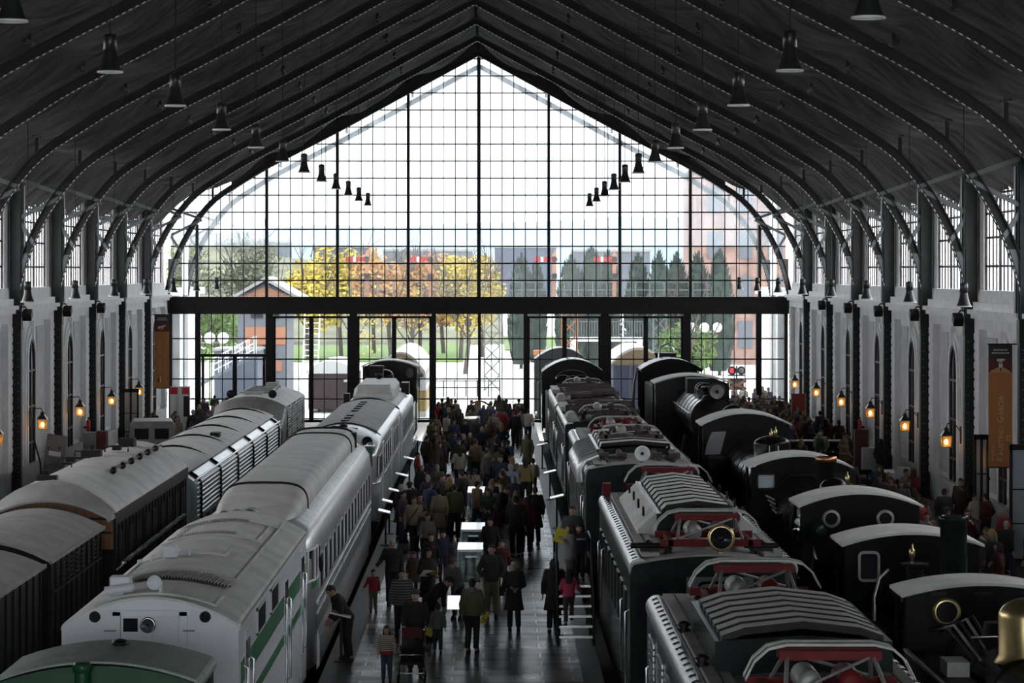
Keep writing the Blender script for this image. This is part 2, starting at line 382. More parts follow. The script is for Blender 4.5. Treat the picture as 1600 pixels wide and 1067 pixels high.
def ibeam(depth, fw, ft, wt):
    d, f, w = depth, fw/2, wt/2
    return [(-f,0),(f,0),(f,ft),(w,ft),(w,d-ft),(f,d-ft),(f,d),(-f,d),(-f,d-ft),(-w,d-ft),(-w,ft),(-f,ft)]   # (y, height)
def make_truss():
    t = thing('roof_truss', 'x', 'truss', (0, 0, 0))
    rib = MB(); secs = []
    prof = ibeam(0.30, 0.34, 0.04, 0.06)
    for i, (x, z) in enumerate(PATH):
        tt, n = frame_at(i)
        secs.append([(x+n.x*h, y, z+n.y*h) for y, h in prof])
    rib.loft(secs, 0, False)
    rv = rib; acc = 0.0
    for i in range(1, len(PATH)):
        a, b = Vector(PATH[i-1]), Vector(PATH[i]); L = (b-a).length; pos = 0.2-acc
        tt, n = frame_at(i)
        while pos < L:
            p = a+(b-a)*pos/L
            for y in (-0.15, ):
                q = math.atan2(tt.y, tt.x); rv.box((p.x-n.x*0.008, -0.165, p.y-n.y*0.008), (0.10, 0.03, 0.022), 1, (0, -q, 0))
            pos += 0.2
        acc = (acc+L) % 0.2
    rib.build('rib', [M['iron_rib'], M['rivet_glint']], t)
    for s in (-1, 1):
        g = MB()
        poly = [(s*17.05, 6.3), (s*17.05, 9.05), (s*16.45, 9.05)]+[(s*x, z) for x, z in ((16.56,8.68),(16.85,7.62),(17.0,6.9))]
        g.prism(poly, 'y', -0.05, 0.05); g.build('gusset_plate', M['iron_lit'], t)
        for p, q in (((15.25,11.25),(16.95,11.85)), ((15.2,11.2),(16.9,10.35)), ((16.9,10.3),(16.28,9.35))):
            st = MB(); st.beam((s*p[0],0,p[1]), (s*q[0],0,q[1]), 0.16, 0.14); st.build('strut', M['iron_lit'], t)
        for x in (3.9, 7.75, 11.6, 14.6):
            z = archz(x)
            po = MB(); po.bx(s*x-0.06, s*x+0.06, -0.06, 0.06, z+0.45, roofz(x)-0.05); po.bx(s*x-0.05, s*x+0.05, -0.75, 0.75, roofz(x)-0.42, roofz(x)-0.30)
            po.build('purlin_post', M['iron_rib'], t)
    kp = MB(); kp.bx(-0.07, 0.07, -0.07, 0.07, 20.5, 21.1); kp.build('king_post', M['iron'], t)
    return t
T0 = make_truss()
ty = [156.6]+COLS[:12]
for i, y in enumerate(ty):
    lab = ('arched iron roof truss framing the top of the glazed end wall' if i == 0 else 'arched riveted iron roof truss, %s in front of the glazed end wall' % NTH[i-1])
    if i == 0: T0.location = (0, y, 0); T0['label'] = lab; T0['group'] = 'arched roof trusses'
    else: dup(T0, (0, y, 0), None, lab, 'arched roof trusses')

# columns
def make_column(s):
    t = thing('iron_column', 'x', 'column', (0,0,0))
    p = MB(); H = 12.6
    p.bx(-0.03, 0.03, -0.16, 0.16, 0, H); p.bx(-0.2, 0.2, -0.2, -0.15, 0, H); p.bx(-0.2, 0.2, 0.15, 0.2, 0, H)
    p.bx(-0.26, 0.26, -0.26, 0.26, 0, 0.35); p.bx(-0.24, 0.24, -0.23, 0.23, 6.2, 6.9); p.bx(-0.26, 0.26, -0.24, 0.24, 12.2, 12.6)
    p.bx(-0.22, 0.22, -0.18, 0.18, 0.35, 6.2)
    for k in range(20):
        p.box((-s*0.12, -0.215, 0.6+k*0.3), (0.03, 0.012, 0.03), 1)
    p.build('shaft', [M['iron'], M['greymetal']], t)
    pl = MB(); pl.bx(-0.2, 0.2, 0.62, 0.9, 7.0, 11.6); pl.build('rear_flange', M['iron_lit'], t)
    return t
for s, side in ((-1, 'west'), (1, 'east')):
    C0 = make_column(s)
    for i, y in enumerate(COLS[:11]):
        lab = 'dark iron wall column, %s from the glazed end wall on the %s side' % (NTH[i], side)
        if i == 0: C0.location = (s*17.0, y, 0); C0['label'] = lab; C0['group'] = 'iron wall columns'
        else: dup(C0, (s*17.0, y, 0), None, lab, 'iron wall columns')

# side walls with pilasters, cornice and arched recesses
WIN = [0]
def wname(): WIN[0] += 1; return 'window_%d' % WIN[0]
def archpoly(w, z0, zs, za, n=10, c=0.0):
    """pointed-round arch outline (u, z)"""
    pts = [(c-w, z0), (c-w, zs)]
    for k in range(1, n): 
        a = PI*(1-k/n); pts.append((c+w*math.cos(a), zs+(za-zs)*math.sin(a)**0.85))
    return pts+[(c+w, zs), (c+w, z0)]
def strip(outer, inner):
    return outer+inner[::-1]
for s, side in ((-1, 'left'), (1, 'right')):
    X = s*17.3
    mb = MB()
    mb.bx(X, X+s*0.5, -8, 157.3, -1.2, 7.6, 0)
    mb.bx(X, X+s*0.5, -8, 157.3, 11.5, 12.3, 0)
    ends = sorted(COLS)
    for y in ends+[156.6]:
        mb.bx(X-s*0.02, X+s*0.5, y-0.95, y+0.95, 7.6, 11.6, 0)
    mb.bx(X, X+s*0.5, -8, 46.5, 7.6, 11.6, 0)
    for a, b in zip(ends, ends[1:]+[156.6]):
        a2, b2 = a+0.45, b-0.45
        if b < 55: continue
        x1 = X-s*0.12
        mb.bx(X, X-s*0.5, a2, b2, 6.95, 7.1, 1); mb.bx(X, X-s*0.38, a2, b2, 6.8, 6.95, 1); mb.bx(X, X-s*0.25, a2, b2, 6.45, 6.8, 0)
        mb.bx(X, X-s*0.3, a2, b2, 7.1, 7.35, 1); mb.bx(X, X-s*0.14, a2+0.2, b2-0.2, 7.35, 7.75, 1)
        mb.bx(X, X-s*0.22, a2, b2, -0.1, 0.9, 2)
        for y0, y1 in ((a2+0.1, a2+1.0), (b2-1.0, b2-0.1)):
            mb.bx(X, X-s*0.26, y0, y1, 0.9, 6.45, 0)
            for k in range(17): mb.bx(X-s*0.26, X-s*0.28, y0-0.02, y0+0.16, 0.95+k*0.32, 1.17+k*0.32, 1)
            for k in range(17): mb.bx(X-s*0.26, X-s*0.28, y1-0.16, y1+0.02, 0.95+k*0.32, 1.17+k*0.32, 1)
        yc = (a2+b2)/2
        # grey side panels and the moulded surround of the arch
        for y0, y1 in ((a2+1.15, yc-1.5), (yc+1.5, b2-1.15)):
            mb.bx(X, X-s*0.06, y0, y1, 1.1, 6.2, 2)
        for w, zz, d in ((1.28, 6.25, 0.07), (1.05, 6.0, 0.12)):
            o = archpoly(w, 0.3, 4.75, zz, 12, yc); i_ = archpoly(w-0.2, 0.3, 4.7, zz-0.24, 12, yc)
            mb.prism(strip(o, i_), 'x', X, X-s*d, 1)
        mb.prism([(yc-0.16,5.75),(yc+0.16,5.75),(yc+0.1,6.45),(yc-0.1,6.45)], 'x', X, X-s*0.2, 1)
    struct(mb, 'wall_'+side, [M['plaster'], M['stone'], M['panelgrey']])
    for a, b in zip(ends, ends[1:]+[156.6]):
        if b < 55: continue
        yc = (a+b)/2
        fr = MB(); o = archpoly(0.85, 0.3, 4.7, 5.75, 12, yc); i_ = archpoly(0.76, 0.38, 4.7, 5.64, 12, yc)
        fr.prism(strip(o, i_), 'x', X-s*0.02, X-s*0.09)
        for zz in (1.7, 3.1, 4.5): fr.bx(X-s*0.02, X-s*0.08, yc-0.8, yc+0.8, zz-0.04, zz+0.04)
        fr.bx(X-s*0.02, X-s*0.08, yc-0.035, yc+0.035, 0.38, 5.6)
        w = tag(fr.build(wname(), M['maroonframe']), kind='structure')
        g = MB(); g.prism(archpoly(0.8, 0.34, 4.7, 5.68, 12, yc), 'x', X-s*0.01, X-s*0.04); g.build('pane', M['darkglass'], w)
    # clerestory windows with iron tracery
    XW = X+s*0.06
    alls = [e for e in sorted(ends+[156.6]) if e > 45]
    for a, b in zip(alls, alls[1:]):
        y0, y1 = a+0.95, b-0.95
        fr = MB(); L = y1-y0
        near = b > 70
        T = 0.012
        fr.bx(XW-T, XW+T, y0, y1, 7.6, 7.7); fr.bx(XW-T, XW+T, y0, y1, 11.42, 11.5)
        nb = 12 if near else 6
        for k in range(nb+1):
            y = y0+L*k/nb; w, tt = (0.11, 0.03) if k % 4 == 0 else (0.042, 0.022)
            fr.bx(XW-tt, XW+tt, y-w, y+w, 7.6, 11.5)
        for zz in (8.55, 9.5, 10.3, 10.95): fr.bx(XW-T, XW+T, y0, y1, zz-0.04, zz+0.04)
        if near:
            for k in range(nb):
                ya = y0+L*k/nb; d = L/nb
                fr.tube([(XW, ya, 10.35), (XW, ya+0.08, 10.62), (XW, ya+d/2, 10.9), (XW, ya+d-0.08, 10.62), (XW, ya+d, 10.35)], 0.018, 4)
            for k in range(nb//2):
                yc = y0+L*(2*k+1)/nb; fr.ring((XW, yc, 11.2), 0.15, 0.21, 'x', 0.03, 12)
                fr.beam((XW, yc-0.6, 10.98), (XW, yc+0.6, 11.42), 0.02, 0.03); fr.beam((XW, yc+0.6, 10.98), (XW, yc-0.6, 11.42), 0.02, 0.03)
        w = tag(fr.build(wname(), M['black']), kind='structure')
        g = MB(); g.bx(XW+s*0.03, XW+s*0.034, y0, y1, 7.6, 11.5); g.build('pane', M['frostpane'], w)
mb = MB(); mb.bx(-17.8, 17.8, -8.4, -8.0, -1.2, 3.4); mb.bx(-17.8, -14.9, -8.4, -8.0, 3.4, 12); mb.bx(14.9, 17.8, -8.4, -8.0, 3.4, 12); mb.prism([(-17.8,12),(17.8,12),(13,14.6),(0,21.6),(-13,14.6)], 'y', -8.4, -8.0); struct(mb, 'wall_back', M['plaster'])
fr = MB()
for k in range(21): fr.bx(-15+k*1.5-0.05, -15+k*1.5+0.05, -8.25, -8.15, 3.4, 12)
for k in range(10): fr.bx(-15, 15, -8.24, -8.16, 3.4+k*0.95-0.03, 3.4+k*0.95+0.03)
w = tag(fr.build(wname(), M['black']), kind='structure'); g = MB(); g.bx(-14.95, 14.95, -8.22, -8.2, 3.4, 12); g.build('pane', M['backpane'], w)
# ------------------------------------------------------------------ glazed end wall
def barpost(mb, x, w, z0, z1, d=0.25): mb.bx(x-w/2, x+w/2, GY-d/2, GY+d/2, z0, z1)
mb = MB(); mb.bx(-17.3, 17.3, GY-0.3, GY+0.3, 6.08, 6.92); mb.bx(-17.3, 17.3, GY-0.42, GY+0.42, 6.02, 6.12); mb.bx(-17.3, 17.3, GY-0.42, GY+0.42, 6.88, 6.97); mb.bx(-17.3, 17.3, GY-0.36, GY-0.3, 6.5, 6.56)
struct(mb, 'trim_2', M['black'])
mb = MB(); bot = [(x, archz(x)+0.02) for x in (-13.6,-12.96,-11.55,-7.67,-3.79,0,3.79,7.67,11.55,12.96,13.6)]; top = [(x, roofz(x)+0.3) for x, _ in bot]
mb.prism(bot+top[::-1], 'y', GY-0.15, GY+0.15); struct(mb, 'wall_gable', M['roofing'])
UP = [-16.95, -15.5, -11.66, -7.76, -3.86, 0.03, 3.88, 7.8, 11.68, 15.5, 16.95]
for x in UP[1:-1]:
    mb = MB(); w = 0.16 if abs(x) > 0.5 else 0.2; barpost(mb, x, w, 6.9, archz(x)+0.1, 0.35); struct(mb, 'trim_3', M['black'])
def ztop(x): return archz(x)+0.05 if abs(x) < 13.4 else min(roofz(x)-0.05, archz(13.4)+0.6)
for x0, x1 in zip(UP, UP[1:]):
    fr = MB(); n = max(2, round((x1-x0)/0.65))
    for k in range(1, n):
        x = x0+(x1-x0)*k/n; barpost(fr, x, 0.05, 6.9, ztop(x), 0.05)
    for j in range(15):
        z = 6.93+0.939*j
        xs = [x0+(x1-x0)*q/40 for q in range(41)]; ok = [x for x in xs if ztop(x) > z]
        if len(ok) > 1: fr.bx(min(ok), max(ok), GY-0.03, GY+0.03, z-0.036, z+0.036)
    w = tag(fr.build(wname(), M['black']), kind='structure')
    g = MB(); g.bx(x0, x1, GY+0.04, GY+0.044, 6.9, 9.747); g.build('pane', M['clearpane'], w)
    xs = [x0+(x1-x0)*q/12 for q in range(13)]
    g = MB(); g.prism([(x0, 9.747), (x1, 9.747)]+[(x, max(9.76, ztop(x))) for x in xs[::-1]], 'y', GY+0.04, GY+0.044); g.build('pane', M['dirtypane'], w)
LO = [(-16.95,.2),(-15.45,.3),(-11.5,.42),(-9.2,.0),(-6.88,.42),(-4.64,.0),(-2.45,.25),(.06,.16),(2.6,.22),(4.75,.0),(6.97,.46),(9.23,.0),(11.5,.42),(15.45,.3),(16.95,.2)]
for x, w in LO:
    if w: mb = MB(); barpost(mb, x, w, 0, 6.1, 0.4); struct(mb, 'trim_4', M['black'])
nd = 0
for (x0, w0), (x1, w1) in zip(LO, LO[1:]):
    door = (w0 == 0 or w1 == 0)
    fr = MB(); a, b = x0+w0/2, x1-w1/2
    n = max(2, round((b-a)/0.65))
    for k in range(1, n): barpost(fr, a+(b-a)*k/n, 0.045, 0, 6.05, 0.05)
    for z in (0.25, 1.34, 2.44, 3.53, 4.66): fr.bx(a, b, GY-0.03, GY+0.03, z-0.034, z+0.034)
    if door:
        nd += 1
        for x in (a+0.06, b-0.06): barpost(fr, x, 0.13, 0.03, 5.9, 0.12)
        fr.bx(a, b, GY-0.06, GY+0.06, 5.78, 5.9); fr.bx(a, b, GY-0.06, GY+0.06, 0.03, 0.2)
        w = tag(fr.build('door_%d' % nd, M['black']), kind='structure')
    else:
        if x0 == -15.45:
            fr.bx(a, b, GY-0.08, GY+0.08, 3.66, 3.82); barpost(fr, -13.42, 0.24, 0, 3.7, 0.16); barpost(fr, a+0.12, 0.14, 0, 3.7, 0.14); barpost(fr, b-0.1, 0.14, 0, 3.7, 0.14)
        w = tag(fr.build(wname(), M['black']), kind='structure')
    g = MB(); g.bx(a, b, GY+0.04, GY+0.044, 0.05 if door else 0, 6.05); g.build('pane', M['clearpane'], w)

# ------------------------------------------------------------------ hanging bell lamps
def make_lamp():
    t = thing('pendant_lamp', 'x', 'lamp')
    sh = MB(); sh.lathe([(0.205,0.0),(0.20,0.02),(0.165,0.10),(0.125,0.24),(0.105,0.36),(0.10,0.38),(0.0,0.40)], n=20); sh.build('shade', M['lampmetal'], t)
    hd = MB(); hd.lathe([(0.10,0.37),(0.115,0.38),(0.115,0.60),(0.10,0.63),(0.03,0.65),(0.0,0.65)], n=16); hd.build('housing', M['lampmetal'], t)
    rf = MB(); rf.lathe([(0.20,0.004),(0.195,0.03),(0.16,0.10),(0.10,0.25),(0.0,0.30)], n=20); rf.ell((0,0,0.12), 0.07, 10, 6); rf.build('reflector', M['reflector'], t)
    rim = MB(); rim.ring((0,0,0.0), 0.198, 0.222, 'z', 0.03, 24); rim.build('rim', M['reflector'], t)
    return t
L0 = make_lamp(); first = True
def hang(x, y, z, label, group, top, mats=None):
    global first
    if first: t = L0; t.location = (x, y, z); first = False; t['label'] = label; t['group'] = group
    else:
        t = dup(L0, (x, y, z), None, label, group)
        for c in list(t.children):
            if c.name.startswith('cord'): bpy.data.objects.remove(c)
    c = MB(); c.cyl((0,0,0.64), (0,0,top-z), 0.012, n=6); c.build('cord', M['black'], t)
for i in range(12):
    y = 38.2+9.8*i; hang(-5.6, y, 11.75, 'bell-shaped pendant lamp over the silver coaches, %s from the glazed end wall' % NTH[11-i], 'pendant lamps over the silver coaches', roofz(5.6)-0.3)
for i in range(12):
    y = 36.0+9.55*i; hang(5.6, y, 11.6, 'bell-shaped pendant lamp over the electric locomotives, %s from the glazed end wall' % NTH[11-i], 'pendant lamps over the electric locomotives', roofz(5.6)-0.3)
for i in range(7):
    y = 89.6+10.15*i; hang(-13.8, y, 7.42, 'bell-shaped lamp beside the west wall windows, %s from the glazed end wall' % NTH[6-i], 'bell lamps along the west wall', roofz(13.8)-0.1)
for i in range(8):
    y = 78.4+10.25*i; hang(13.8, y, 7.42, 'bell-shaped lamp beside the east wall windows, %s from the glazed end wall' % NTH[7-i], 'bell lamps along the east wall', roofz(13.8)-0.1)

# ------------------------------------------------------------------ lit wall lanterns
def make_lantern(s):
    t = thing('wall_lantern', 'x', 'lantern')
    f = MB()
    for a in (-1, 1):
        for b in (-1, 1): f.beam((a*0.14, b*0.14, 0), (a*0.17, b*0.17, 0.36), 0.025, 0.025)
    f.bx(-0.16, 0.16, -0.16, 0.16, -0.03, 0.01); f.bx(-0.19, 0.19, -0.19, 0.19, 0.35, 0.38); f.build('frame', M['brass'], t)
    c = MB(); c.loft([[(a*0.2, b*0.2, 0.38) for a, b in ((-1,-1),(1,-1),(1,1),(-1,1))], [(a*0.07, b*0.07, 0.55) for a, b in ((-1,-1),(1,-1),(1,1),(-1,1))]], 0, False); c.lathe([(0.07,0.55),(0.09,0.6),(0.05,0.66),(0.0,0.68)], n=12); c.build('cap', M['lampmetal'], t)
    g = MB(); g.loft([[(a*0.135, b*0.135, 0.01) for a, b in ((-1,-1),(1,-1),(1,1),(-1,1))], [(a*0.165, b*0.165, 0.35) for a, b in ((-1,-1),(1,-1),(1,1),(-1,1))]], 0, False, caps=False); g.build('pane', M['lanternpane'], t)
    e = MB(); e.ell((0,0,0.16), (0.065,0.065,0.10), 10, 6); e.build('flame', M['glow'], t)
    b = MB(); b.tube([(s*0.5,0,0.2),(s*0.48,0,0.55),(s*0.3,0,0.78),(s*0.05,0,0.80),(0,0,0.66)], 0.02, 6); b.cyl((s*0.5,0,0.1),(s*0.5,0,0.7),0.035,n=8); b.build('bracket', M['lampmetal'], t)
    return t
for s, y0, n, side in ((-1, 90.3, 6, 'west'), (1, 89.2, 7, 'east')):
    A0 = make_lantern(s)
    for i in range(n):
        y = y0+10*i; lab = 'glowing brass wall lantern on the %s wall, %s from the glazed end wall' % (side, NTH[n-1-i])
        if i == 0: A0.location = (s*16.62, y, 2.28); A0['label'] = lab; A0['group'] = 'lit wall lanterns'
        else: dup(A0, (s*16.62, y, 2.28), None, lab, 'lit wall lanterns')
# spotlights clamped to the columns
def make_spot(s):
    t = thing('spotlight', 'x', 'spotlight')
    b = MB(); b.box((0,0,0), (0.34,0.42,0.3), rot=(0.5,0,0)); b.build('body', M['black'], t, bevel=0.02)
    k = MB(); k.tube([(0,0.05,0.16),(s*0.1,0.1,0.3),(s*0.3,0.12,0.3)], 0.03, 6); k.build('bracket', M['black'], t)
    return t
for s, ii, side in ((-1, (2,3,4), 'west'), (1, (1,2,3,4,5), 'east')):
    S0 = None
    for i in ii:
        lab = 'black spotlight on the %s iron column from the end wall, %s side' % (NTH[i], side)
        p = (s*16.55, COLS[i]-0.1, 6.75)
        if S0 is None: S0 = make_spot(s); S0.location = p; S0['label'] = lab; S0['group'] = 'column spotlights'
        else: dup(S0, p, None, lab, 'column spotlights')
# ================================================================== OUTSIDE, BEYOND THE GLASS
M['concrete'] = mat('bright_concrete_yard', (0.66, 0.65, 0.62), 0.8, 0.0, 0.12, 0.3)
M['hill'] = mat('scrubby_hillside', (0.115, 0.12, 0.07), 0.9, 0.0, 0.8, 0.12, stretch=(1,1,2))
M['farhill'] = mat('haze_blue_hills', (0.24, 0.32, 0.38), 0.9, 0.0, 0.15, 0.01)  # aerial haze put into the pale blue of the hills
M['lawn'] = mat('green_lawn', (0.10, 0.17, 0.03), 0.9, 0.0, 0.4, 0.6)
M['leafyellow'] = mat('yellow_spring_leaves', (0.44, 0.34, 0.05), 0.8, 0.0, 0.4, 1.0)
M['leaforange'] = mat('orange_tinted_leaves', (0.40, 0.21, 0.06), 0.8, 0.0, 0.4, 1.0)
M['leafgreen'] = mat('green_leaves', (0.085, 0.15, 0.03), 0.8, 0.0, 0.5, 1.0)
M['cypress'] = mat('cypress_foliage', (0.028, 0.045, 0.034), 0.9, 0.0, 0.4, 1.2)
M['scrub'] = mat('grey_green_scrub', (0.14, 0.15, 0.09), 0.9, 0.0, 0.4, 1.0)
M['bark'] = mat('grey_brown_bark', (0.07, 0.055, 0.047), 0.9, 0.0, 0.4, 4)
M['salmon'] = mat('salmon_render', (0.34, 0.15, 0.08), 0.8)
M['greybuild'] = mat('grey_render', (0.12, 0.13, 0.15), 0.8)
M['bluebuild'] = mat('slate_blue_metal_cladding', (0.065, 0.08, 0.115), 0.6)
M['brick'] = mat('red_brick_wall', (0.27, 0.17, 0.14), 0.9, 0.0, 0.4, 0.8)
M['darkred'] = mat('dark_red_wagon_paint', (0.035, 0.012, 0.011), 0.6, 0.0, 0.2, 2)
M['yellow'] = mat('yellow_paint', (0.38, 0.25, 0.035), 0.5)
M['tan'] = mat('tan_roof_end', (0.28, 0.18, 0.08), 0.6)
M['bluewagon'] = mat('blue_wagon_paint', (0.02, 0.035, 0.10), 0.5)
M['mastgrey'] = mat('grey_lattice_steel', (0.10, 0.105, 0.115), 0.5)
M['signalred'] = mat('signal_arm_red', (0.30, 0.012, 0.016), 0.6)
M['orangesteel'] = mat('orange_painted_steel', (0.30, 0.11, 0.03), 0.5)
mb = MB(); mb.bx(-400, 400, 157.8, 1400, -1.6, -0.02); struct(mb, 'ground', M['concrete'])
mb = MB(); mb.bx(-400, -18, -60, 157.8, -1.6, -0.02); struct(mb, 'ground', M['concrete'])
mb = MB(); mb.bx(18, 400, -60, 157.8, -1.6, -0.02); struct(mb, 'ground', M['concrete'])
# the open truss and walls of the porch beyond the glass
dup(T0, (0, 166.6, 0), None, 'pale open roof truss standing outside beyond the glazed end wall', 'arched roof trusses')
for s, sd_ in ((-1, 'left'), (1, 'right')):
    mb = MB(); mb.bx(s*17.0, s*17.35, 166.3, 166.9, -0.1, 13); mb.bx(s*17.3, s*17.8, 157.3, 176, -0.1, 7.4); mb.bx(s*16.9, s*17.3, 161, 162, -0.1, 7.0); mb.bx(s*17.0, s*17.8, 157.3, 176, 7.0, 7.4)
    struct(mb, 'wall_'+sd_, M['plaster'])
def hillmesh(name, x0, x1, y, hs, depth, m, seed, nx=60):
    mb = MB(); vs = []
    for i in range(nx+1):
        x = x0+(x1-x0)*i/nx; h = 0
        t = i/nx*(len(hs)-1); k = min(int(t), len(hs)-2); h = hs[k]+(hs[k+1]-hs[k])*(t-k)
        h += 0.12*h*noise.noise(Vector((x*0.02, seed, 1))) + 0.05*h*noise.noise(Vector((x*0.1, seed, 4)))
        vs += [(x, y-depth, -0.5), (x, y-depth*0.4, h*0.65), (x, y, h), (x, y+depth*0.3, h*0.6), (x, y+depth, -0.5)]
    mb.add(vs, [(i*5+j, i*5+j+1, (i+1)*5+j+1, (i+1)*5+j) for i in range(nx) for j in range(4)], 0, True)
    return struct(mb, name, m)
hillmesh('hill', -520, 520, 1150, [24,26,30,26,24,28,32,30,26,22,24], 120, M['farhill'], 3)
hillmesh('hill', -140, 2, 430, [17,17.5,16,15,13,9,3], 120, M['hill'], 8)
mb = MB(); mb.bx(-30, -2, 262, 330, -0.02, 0.12); mb.bx(2, 40, 300, 360, -0.02, 0.12); struct(mb, 'ground', M['lawn'])
# distant town blocks along the skyline
for i, (x, w, z, c) in enumerate(((-52,16,14.5,'greybuild'),(-33,12,13.5,'bluebuild'),(-14,20,12.8,'greybuild'),(8,14,13.6,'bluebuild'),(28,18,12.8,'greybuild'))):
    t = thing('apartment_block', 'distant %s apartment block on the skyline, %s counted from the hillside' % ({'greybuild':'grey','bluebuild':'slate blue'}[c], NTH[i]), 'building', (x, 620+10*i, 0), 0, 'distant town blocks')
    b = MB(); b.bx(-w/2, w/2, 0, 12, -0.5, z); b.build('wall', M[c], t)
    b = MB()
    for q in range(int(w/3)):
        for zz in range(2, int(z)-2, 3): b.bx(-w/2+1+q*3, -w/2+2.6+q*3, -0.12, 0.0, zz, zz+1.5)
    tag(b.build('windows', M['bluebuild'], t), kind='stuff')
    b = MB(); b.bx(-w/2-0.3, w/2+0.3, -0.3, 12.3, z, z+0.5); b.build('roof', M['greymetal'], t)

# trees
def leafball(mb, c, r, n, sz, rnd, mi=0):
    for _ in range(n):
        u = Vector((rnd.gauss(0,1), rnd.gauss(0,1), rnd.gauss(0,1))); u.normalize(); k = rnd.random()**0.45
        p = Vector(c)+Vector((u.x*r[0], u.y*r[1], u.z*r[2]))*k
        a = Vector((rnd.gauss(0,1), rnd.gauss(0,1), rnd.gauss(0,1))); a.normalize(); b = a.orthogonal().normalized()
        s = sz*(0.6+rnd.random()*0.8)
        mb.add([p-a*s, p+b*s*0.6, p+a*s, p-b*s*0.6], [(0,1,2,3)], mi)
def branches(mb, base, h, n, rnd, spread=0.45, r0=0.2, levels=2):
    top = Vector(base)+Vector((rnd.uniform(-.3,.3), rnd.uniform(-.3,.3), h*0.6)); mb.tube([base, (Vector(base)+top)/2+Vector((rnd.uniform(-.2,.2),0,0)), top], [r0, r0*0.8, r0*0.6], 7)
    for i in range(n):
        a = 2*PI*i/n+rnd.random(); st = Vector(base)+(top-Vector(base))*rnd.uniform(0.45, 1.0)
        L = h*rnd.uniform(0.3, 0.5); d = Vector((math.cos(a)*spread*1.6, math.sin(a)*spread*1.6, 1)).normalized()
        m1 = st+d*L*0.5+Vector((0,0,-0.1)); e = st+d*L+Vector((0,0,0.2*L))
        mb.tube([st, m1, e], [r0*0.45, r0*0.3, r0*0.1], 5)
        if levels > 1:
            for q in range(4):
                s2 = m1+(e-m1)*rnd.random(); d2 = (d+Vector((rnd.uniform(-1,1), rnd.uniform(-1,1), rnd.uniform(0,.8)))).normalized()
                m2 = s2+d2*L*0.3+Vector((rnd.uniform(-.3,.3),0,rnd.uniform(-.2,.3))); mb.tube([s2, m2, m2+d2*L*0.25+Vector((rnd.uniform(-.3,.3),0,rnd.uniform(-.1,.4)))], [r0*0.2, r0*0.12, r0*0.05], 4)
def tree(label, x, y, h, w, leaf, n, sz, seed, group=None, trunk=True, bare=False):
    rnd = random.Random(seed); t = thing('tree', label, 'tree', (x, y, 0), 0, group)
    b = MB(); branches(b, (0,0,-0.1), h, 7, rnd, 0.5*w/h+0.2, h*0.022); b.build('trunk', M['bark'], t)
    if n:
        f = MB()
        for k in range(7):
            a = rnd.random()*2*PI; q = rnd.random()*0.5
            leafball(f, (math.cos(a)*w*q*0.9, math.sin(a)*w*q*0.6, h*rnd.uniform(0.42, 0.82)), (w*0.36, w*0.3, h*0.2), n//7, sz, rnd)
        f.build('foliage', leaf, t)
    return t
ylw = [(-16.6,0),(-14.0,0),(-11.2,2),(-8.8,1),(-6.4,1),(-4.2,1),(-2.3,0),(-0.3,0)]
pos_word = ['next to the salmon gable roof','second from the salmon gable roof','west of the first signal arm','behind the first signal arm','between the two western signal arms','behind the second signal arm','east of the second signal arm','just west of the middle mullion']
for i, (x, c) in enumerate(ylw):
    lf = (M['leafyellow'], M['leaforange'], M['leafgreen'])[c]; nm = ('yellow', 'orange tinted', 'fresh green')[c]
    tree('%s spring tree seen through the end glass, %s' % (nm, pos_word[i]), x, 268+(i%3)*9, 10.2+(i%2)*0.6, 5.0, lf, 2600, 0.24, 40+i, 'blossoming trees outside')
for i, (x, y, h, w, lab) in enumerate(((-9.5, 215, 7.5, 4, 'bare leafless tree outside behind the yellow railcar'), (-5.6, 222, 8, 4, 'bare leafless tree beside the green lawn outside'), (-1.5, 232, 9.5, 3, 'bare dark tree trunk outside just left of the lattice mast'))):
    tree(lab, x, y, h, w, M['leafyellow'], 220, 0.12, 60+i)
tree('bare tangled tree outside behind the railway crossing signal', 13.6, 184, 7.6, 4.5, M['leafgreen'], 0, 0.1, 71)
tree('green bushy tree outside behind the crossing signal', 14.2, 191, 5.0, 4.2, M['leafgreen'], 2600, 0.16, 72)
tree('pale green tree beyond the bench lamps by the east wall', 21.5, 200, 6.0, 2.2, M['leafgreen'], 900, 0.15, 74)
for i, x in enumerate((-24.5, -20.5)):
    tree('dark leafy tree outside behind the three-globe lamp, %s counted from the hall' % NTH[i], x, 214+i*8, 6.5, 4.5, M['leafgreen'], 1300, 0.2, 81+i)
for i, (x, y, h, w) in enumerate(((-44, 330, 13.5, 8), (-36, 322, 12.5, 8), (-52, 340, 14.5, 9), (-29, 345, 13.5, 8), (-47, 352, 15, 9))):
    tree('grey-green scrub tree on the hillside outside, %s counted from the yellow trees' % NTH[(3,2,4,0,1)[i]] if False else 'grey-green scrub tree on the hillside outside, %s by size' % ('third','smallest','second','fourth','largest')[i], x, y, h, w, M['scrub'], 1500, 0.3, 120+i)
